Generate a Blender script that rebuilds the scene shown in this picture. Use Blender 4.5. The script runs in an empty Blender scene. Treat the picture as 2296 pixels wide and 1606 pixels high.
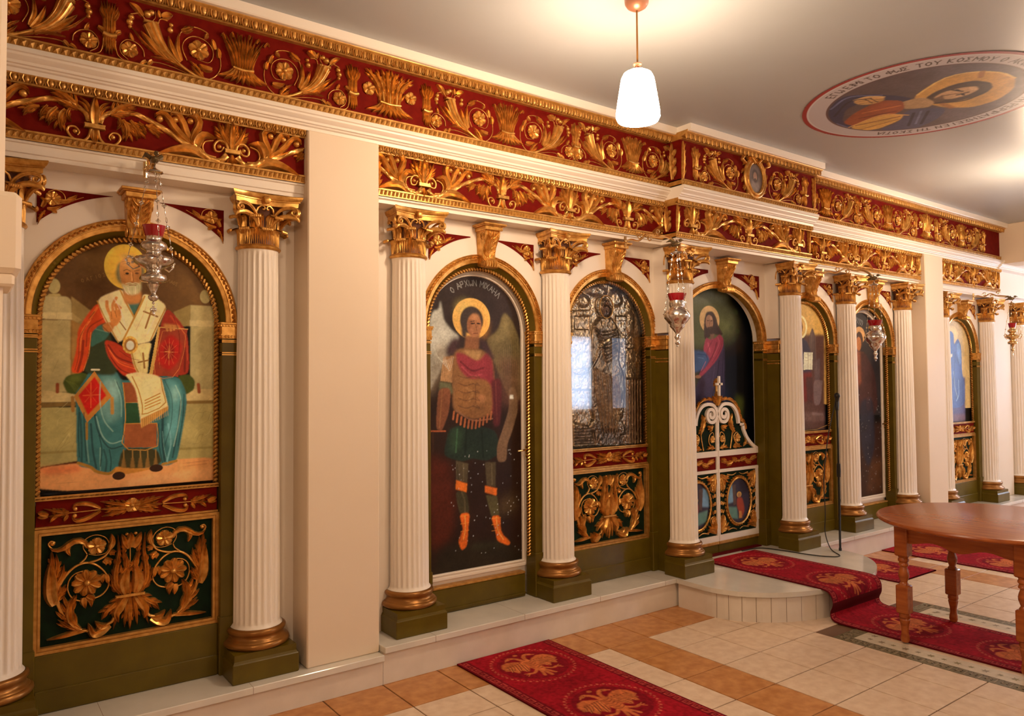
import bpy, math, random
import numpy as np
from mathutils import Vector, Matrix
PI=math.pi
SC=bpy.context.scene
COL=SC.collection
# ------------------------------------------------------------------ camera
cam_d=bpy.data.cameras.new('camera'); cam=bpy.data.objects.new('camera',cam_d); COL.objects.link(cam)
yaw,pitch,roll=math.radians(36.438),math.radians(1.862),math.radians(-.385)
fw=Vector((math.sin(yaw)*math.cos(pitch),math.cos(yaw)*math.cos(pitch),math.sin(pitch)))
r0=Vector((math.cos(yaw),-math.sin(yaw),0)); u0=r0.cross(fw)
cr=math.cos(roll)*r0+math.sin(roll)*u0; cu=-math.sin(roll)*r0+math.cos(roll)*u0
m=Matrix((cr,cu,-fw)).transposed().to_4x4(); m.translation=Vector((0,0,1.6)); cam.matrix_world=m
cam_d.sensor_width=36; cam_d.lens=1684.5/2296*36; cam_d.clip_start=.05; cam_d.clip_end=100
SC.camera=cam
# ------------------------------------------------------------------ world, exposure, daylight
w=bpy.data.worlds.new('world'); SC.world=w; w.use_nodes=True
w.node_tree.nodes['Background'].inputs[0].default_value=(.75,.85,1,1); w.node_tree.nodes['Background'].inputs[1].default_value=.6
SC.view_settings.view_transform='Standard'; SC.view_settings.look='None'; SC.view_settings.exposure=1.0; SC.view_settings.gamma=1
SC.view_settings.use_curve_mapping=False
LAMP=64.0            # strength of the opal pendant shades
LAMPCOL=(1,.715,.47)
def daylight(loc,rot,sx,sy,e,col=(.62,.76,1)):
    d=bpy.data.lights.new('daylight','AREA'); d.shape='RECTANGLE'; d.size=sx; d.size_y=sy; d.energy=e; d.color=col
    o=bpy.data.objects.new('daylight',d); COL.objects.link(o); o.location=loc; o.rotation_euler=rot; return o
daylight((13.05,2.3,1.9),(0,math.radians(90),0),1.5,1.5,26)                 # window in the right wall
daylight((11.0,-4.5,1.8),(math.radians(90),0,math.radians(180)),.65,1.5,40)   # windows in the wall behind the camera
LF=[('T',16,[(23,83),(32,115),(54,136),(93,150),(159,157),(211,143),(259,124),(313,99),(359,71),(419,44)],1.25),('L',37,[(60,132),(92,165),(131,186),(174,196)],5),('L',25,[(64,129),(108,144),(171,164)],4),('L',12,[(15,112),(28,162),(60,186)],0),('L',10,[(21,113),(39,154),(69,169)],0),('L',25,[(97,124),(105,96),(88,68)],3),('L',38,[(112,121),(132,79),(125,21)],5),('L',34,[(143,123),(171,87),(185,48)],5),('L',21,[(179,124),(199,92),(205,63)],3),('L',30,[(207,114),(243,101),(270,75)],5),('L',25,[(417,57),(376,86),(338,120),(313,155),(284,183),(255,178),(245,155)],0),('B',16,(267,156)),('L',25,[(417,55),(389,107),(369,158),(342,194),(317,190),(311,168)],0),('B',15,(335,165)),('L',27,[(417,52),(412,97),(432,133),(442,172),(422,201),(392,199),(380,183)],0),('B',15,(402,172)),('L',36,[(428,41),(432,78),(462,116),(517,107)],0),('T',24,[(569,36),(538,4),(485,9),(445,39),(421,62)],0.7),('L',41,[(476,5),(415,34),(343,25),(257,-9)],0),('T',4,[(260,-12),(335,-3),(398,-10),(463,-20),(507,-15)],0.5),('T',6,[(506,98),(469,85),(458,55),(476,26),(520,19)],0.7)]
LFA=[('L',37,[(0,75),(-1,134),(2,200)],0),('T',12,[(12,56),(22,15),(48,-8),(82,-2),(103,26),(97,48),(74,51),(58,32),(65,16)],0.4),('B',10,(74,32)),('L',24,[(-1,53),(-3,19),(-2,-18)],0),('D',38,(1,63),0.55)]
LFB=[('L',56,[(593,66),(595,137),(595,208)],7),('L',37,[(585,78),(551,128),(528,193)],5),('T',12,[(576,67),(564,96),(535,103),(512,79),(518,50),(544,52),(555,75)],0.5),('B',11,(536,74)),('D',35,(594,55),0.6),('L',28,[(593,42),(592,14),(592,-12)],5)]
UF=[('T',5,[(171,-5),(131,23),(107,64),(106,114),(120,162)],0.7),('T',4,[(257,70),(278,122),(267,164),(231,191),(184,188),(149,162),(139,123),(159,83),(212,86)],0.6),('L',17,[(112,116),(114,140),(122,162)],0),('L',17,[(129,154),(139,180),(147,199)],0),('T',4,[(177,200),(164,222),(212,237),(253,228),(285,196),(295,143),(281,71)],1),('L',28,[(285,203),(260,214),(229,234)],3),('L',15,[(166,221),(172,206),(181,194)],0),('R',44,(206,131),6),('L',21,[(144,53),(175,50),(207,61)],0),('L',21,[(182,4),(212,45),(247,71)],3),('L',21,[(178,-2),(212,17),(240,48)],3),('T',11,[(171,-7),(229,8),(282,36),(310,55)],1),('T',21,[(296,43),(345,79),(385,130),(415,197)],2.6),('D',30,(415,201),0.35),('L',21,[(288,52),(320,101),(340,161)],0),('L',18,[(281,61),(299,117),(295,187)],0),('L',24,[(349,55),(403,99),(456,152)],0),('L',16,[(367,56),(436,100),(493,161)],3),('L',20,[(205,-4),(299,37),(352,49),(414,47)],3),('T',3,[(205,-9),(299,17),(370,27),(418,21),(454,1),(506,-4)],0.8),('L',15,[(407,33),(418,18),(429,-1)],0),('L',15,[(432,25),(447,10),(460,-3)],0),('B',10,(327,219)),('B',13,(331,194)),('B',13,(411,253)),('B',16,(429,241)),('B',13,(495,208)),('B',14,(501,185)),('B',9,(499,164)),('L',26,[(370,246),(348,254),(323,260)],0),('L',13,[(375,240),(381,259),(384,272)],0),('L',20,[(447,226),(473,254),(504,269)],0),('T',4,[(384,202),(374,233),(343,233)],0.8),('T',4,[(439,214),(461,233),(499,221)],0.8),('T',2,[(410,210),(395,235),(396,263)],0.8),('R',34,(501,57),6),('T',4,[(440,40),(445,70),(471,95),(510,101),(537,72),(535,36),(506,10)],0.7),('T',4,[(506,-4),(544,15),(556,52),(557,81)],1),('L',13,[(486,102),(495,119),(500,135)],0),('L',15,[(536,130),(552,119),(555,102)],0)]
PH=[('T',11,[(-282,145),(-300,202),(-297,254),(-278,296),(-249,336),(-216,358),(-180,362),(-144,345),(-115,314),(-96,279)],0.6),('T',6,[(-96,281),(-95,239),(-118,204),(-154,190),(-198,185),(-238,204),(-258,246),(-253,292),(-228,319),(-186,328)],0.7),('L',37,[(-313,301),(-319,373),(-322,440)],3),('L',29,[(-312,257),(-282,314),(-273,371)],3),('L',33,[(-308,194),(-289,235),(-266,276)],4),('L',33,[(-313,301),(-300,357),(-305,425)],3),('L',42,[(-308,185),(-322,241),(-325,330),(-325,396)],0),('R',59,(-183,270),9),('R',29,(-182,269),7),('L',24,[(-195,201),(-194,179),(-188,150)],0),('L',21,[(-187,204),(-168,183),(-165,153)],0),('L',21,[(-183,208),(-162,196),(-154,181)],0),('L',20,[(-110,297),(-121,280),(-120,257)],0),('L',20,[(-104,296),(-100,272),(-98,251)],0),('T',6,[(-212,364),(-192,382),(-183,401)],0.8),('T',5,[(-183,403),(-199,437),(-189,475),(-149,490),(-108,471),(-92,432),(-107,398),(-144,393),(-177,403)],0.8),('R',38,(-145,437),5),('T',8,[(-176,362),(-140,370),(-107,388),(-87,423),(-80,463)],0.8),('L',22,[(-91,414),(-79,449),(-85,489)],0),('L',15,[(-93,396),(-78,401),(-64,401)],0),('L',15,[(-93,391),(-80,394),(-70,383)],0),('L',15,[(-111,373),(-99,367),(-76,363)],0),('L',16,[(-119,363),(-107,354),(-107,340)],0),('L',16,[(-101,365),(-92,352),(-92,338)],0),('L',22,[(-181,435),(-197,464),(-229,472),(-257,458),(-284,440),(-314,439),(-334,460)],0),('T',6,[(-322,447),(-335,469),(-326,483),(-309,476)],0.8),('B',11,(-319,472)),('L',19,[(-253,462),(-262,437),(-250,404)],0),('L',47,[(-209,55),(-247,103),(-253,153),(-248,188),(-232,219)],5),('L',26,[(-209,51),(-252,77),(-296,117)],3),('L',26,[(-225,72),(-264,111),(-288,151)],3),('T',11,[(-177,40),(-213,56),(-249,94),(-274,135),(-288,178),(-299,224)],0.6),('L',19,[(-185,46),(-232,44),(-279,38),(-338,33)],0),('L',35,[(-87,50),(-128,26),(-157,27),(-176,78)],0),('L',24,[(-96,51),(-124,52),(-149,81)],0),('L',38,[(-34,188),(-64,244),(-65,313),(-53,390),(-58,479)],6),('L',42,[(-30,189),(-35,262),(-17,329),(-30,399)],5),('L',41,[(-20,188),(-31,238),(-25,284),(-12,322)],0),('L',27,[(-47,192),(-75,236),(-79,269),(-92,299)],3),('L',22,[(-32,350),(-32,406),(-45,445)],3),('L',38,[(-24,181),(-72,143),(-105,117),(-123,84)],4),('L',35,[(-17,180),(-47,130),(-63,100),(-54,59)],0),('L',32,[(-11,179),(-21,106),(-27,29)],4),('L',27,[(-26,182),(-55,103),(-75,27)],4),('T',11,[(-104,55),(-79,66),(-69,88)],1),('L',25,[(-9,408),(-28,443),(-42,482)],0),('B',8,(-19,477))]
PC=[('T',5,[(-6,318),(-4,360),(-5,412)],1),('L',32,[(-7,412),(-4,449),(-1,485)],0),('L',14,[(-5,183),(-6,220),(-8,258)],0),('L',36,[(-5,183),(-4,94),(-5,15)],6),('D',59,(-5,182),0.2)]
RR=[('B',9,(-2,1)),('R',32,(-2,5),5),('L',27,[(10,4),(70,19),(136,34)],4),('L',31,[(10,-4),(70,-3),(136,-2)],5),('L',25,[(14,-11),(70,-26),(128,-35)],3),('T',4,[(114,-2),(190,-4),(264,-5)],1),('L',15,[(132,3),(181,27),(231,30),(247,13)],0),('L',16,[(132,-9),(191,-39),(232,-43),(248,-21)],0),('B',10,(234,11)),('B',10,(236,-20)),('L',22,[(259,0),(301,6),(356,23)],4),('L',19,[(259,-7),(301,-9),(344,-13)],4),('L',14,[(264,-13),(273,-28),(278,-41)],0),('L',15,[(301,-9),(320,-23),(332,-39)],0),('L',20,[(339,-8),(363,2),(380,8)],0),('L',20,[(339,-10),(363,-10),(381,-12)],0)]
SP=[('L',16,[(-344,132),(-292,122),(-249,148)],0),('T',4,[(-358,157),(-327,170),(-299,155),(-293,125),(-313,108),(-345,101)],0.8),('R',31,(-340,128),6),('T',5,[(-316,123),(-274,127),(-220,151)],0.5),('L',16,[(-369,72),(-386,43),(-397,3)],3),('L',14,[(-362,81),(-334,84),(-302,103)],0),('L',13,[(-348,80),(-331,72),(-324,64)],0),('L',16,[(-285,129),(-263,140),(-245,158)],0),('L',16,[(-383,85),(-372,114),(-390,127)],0)]
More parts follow.
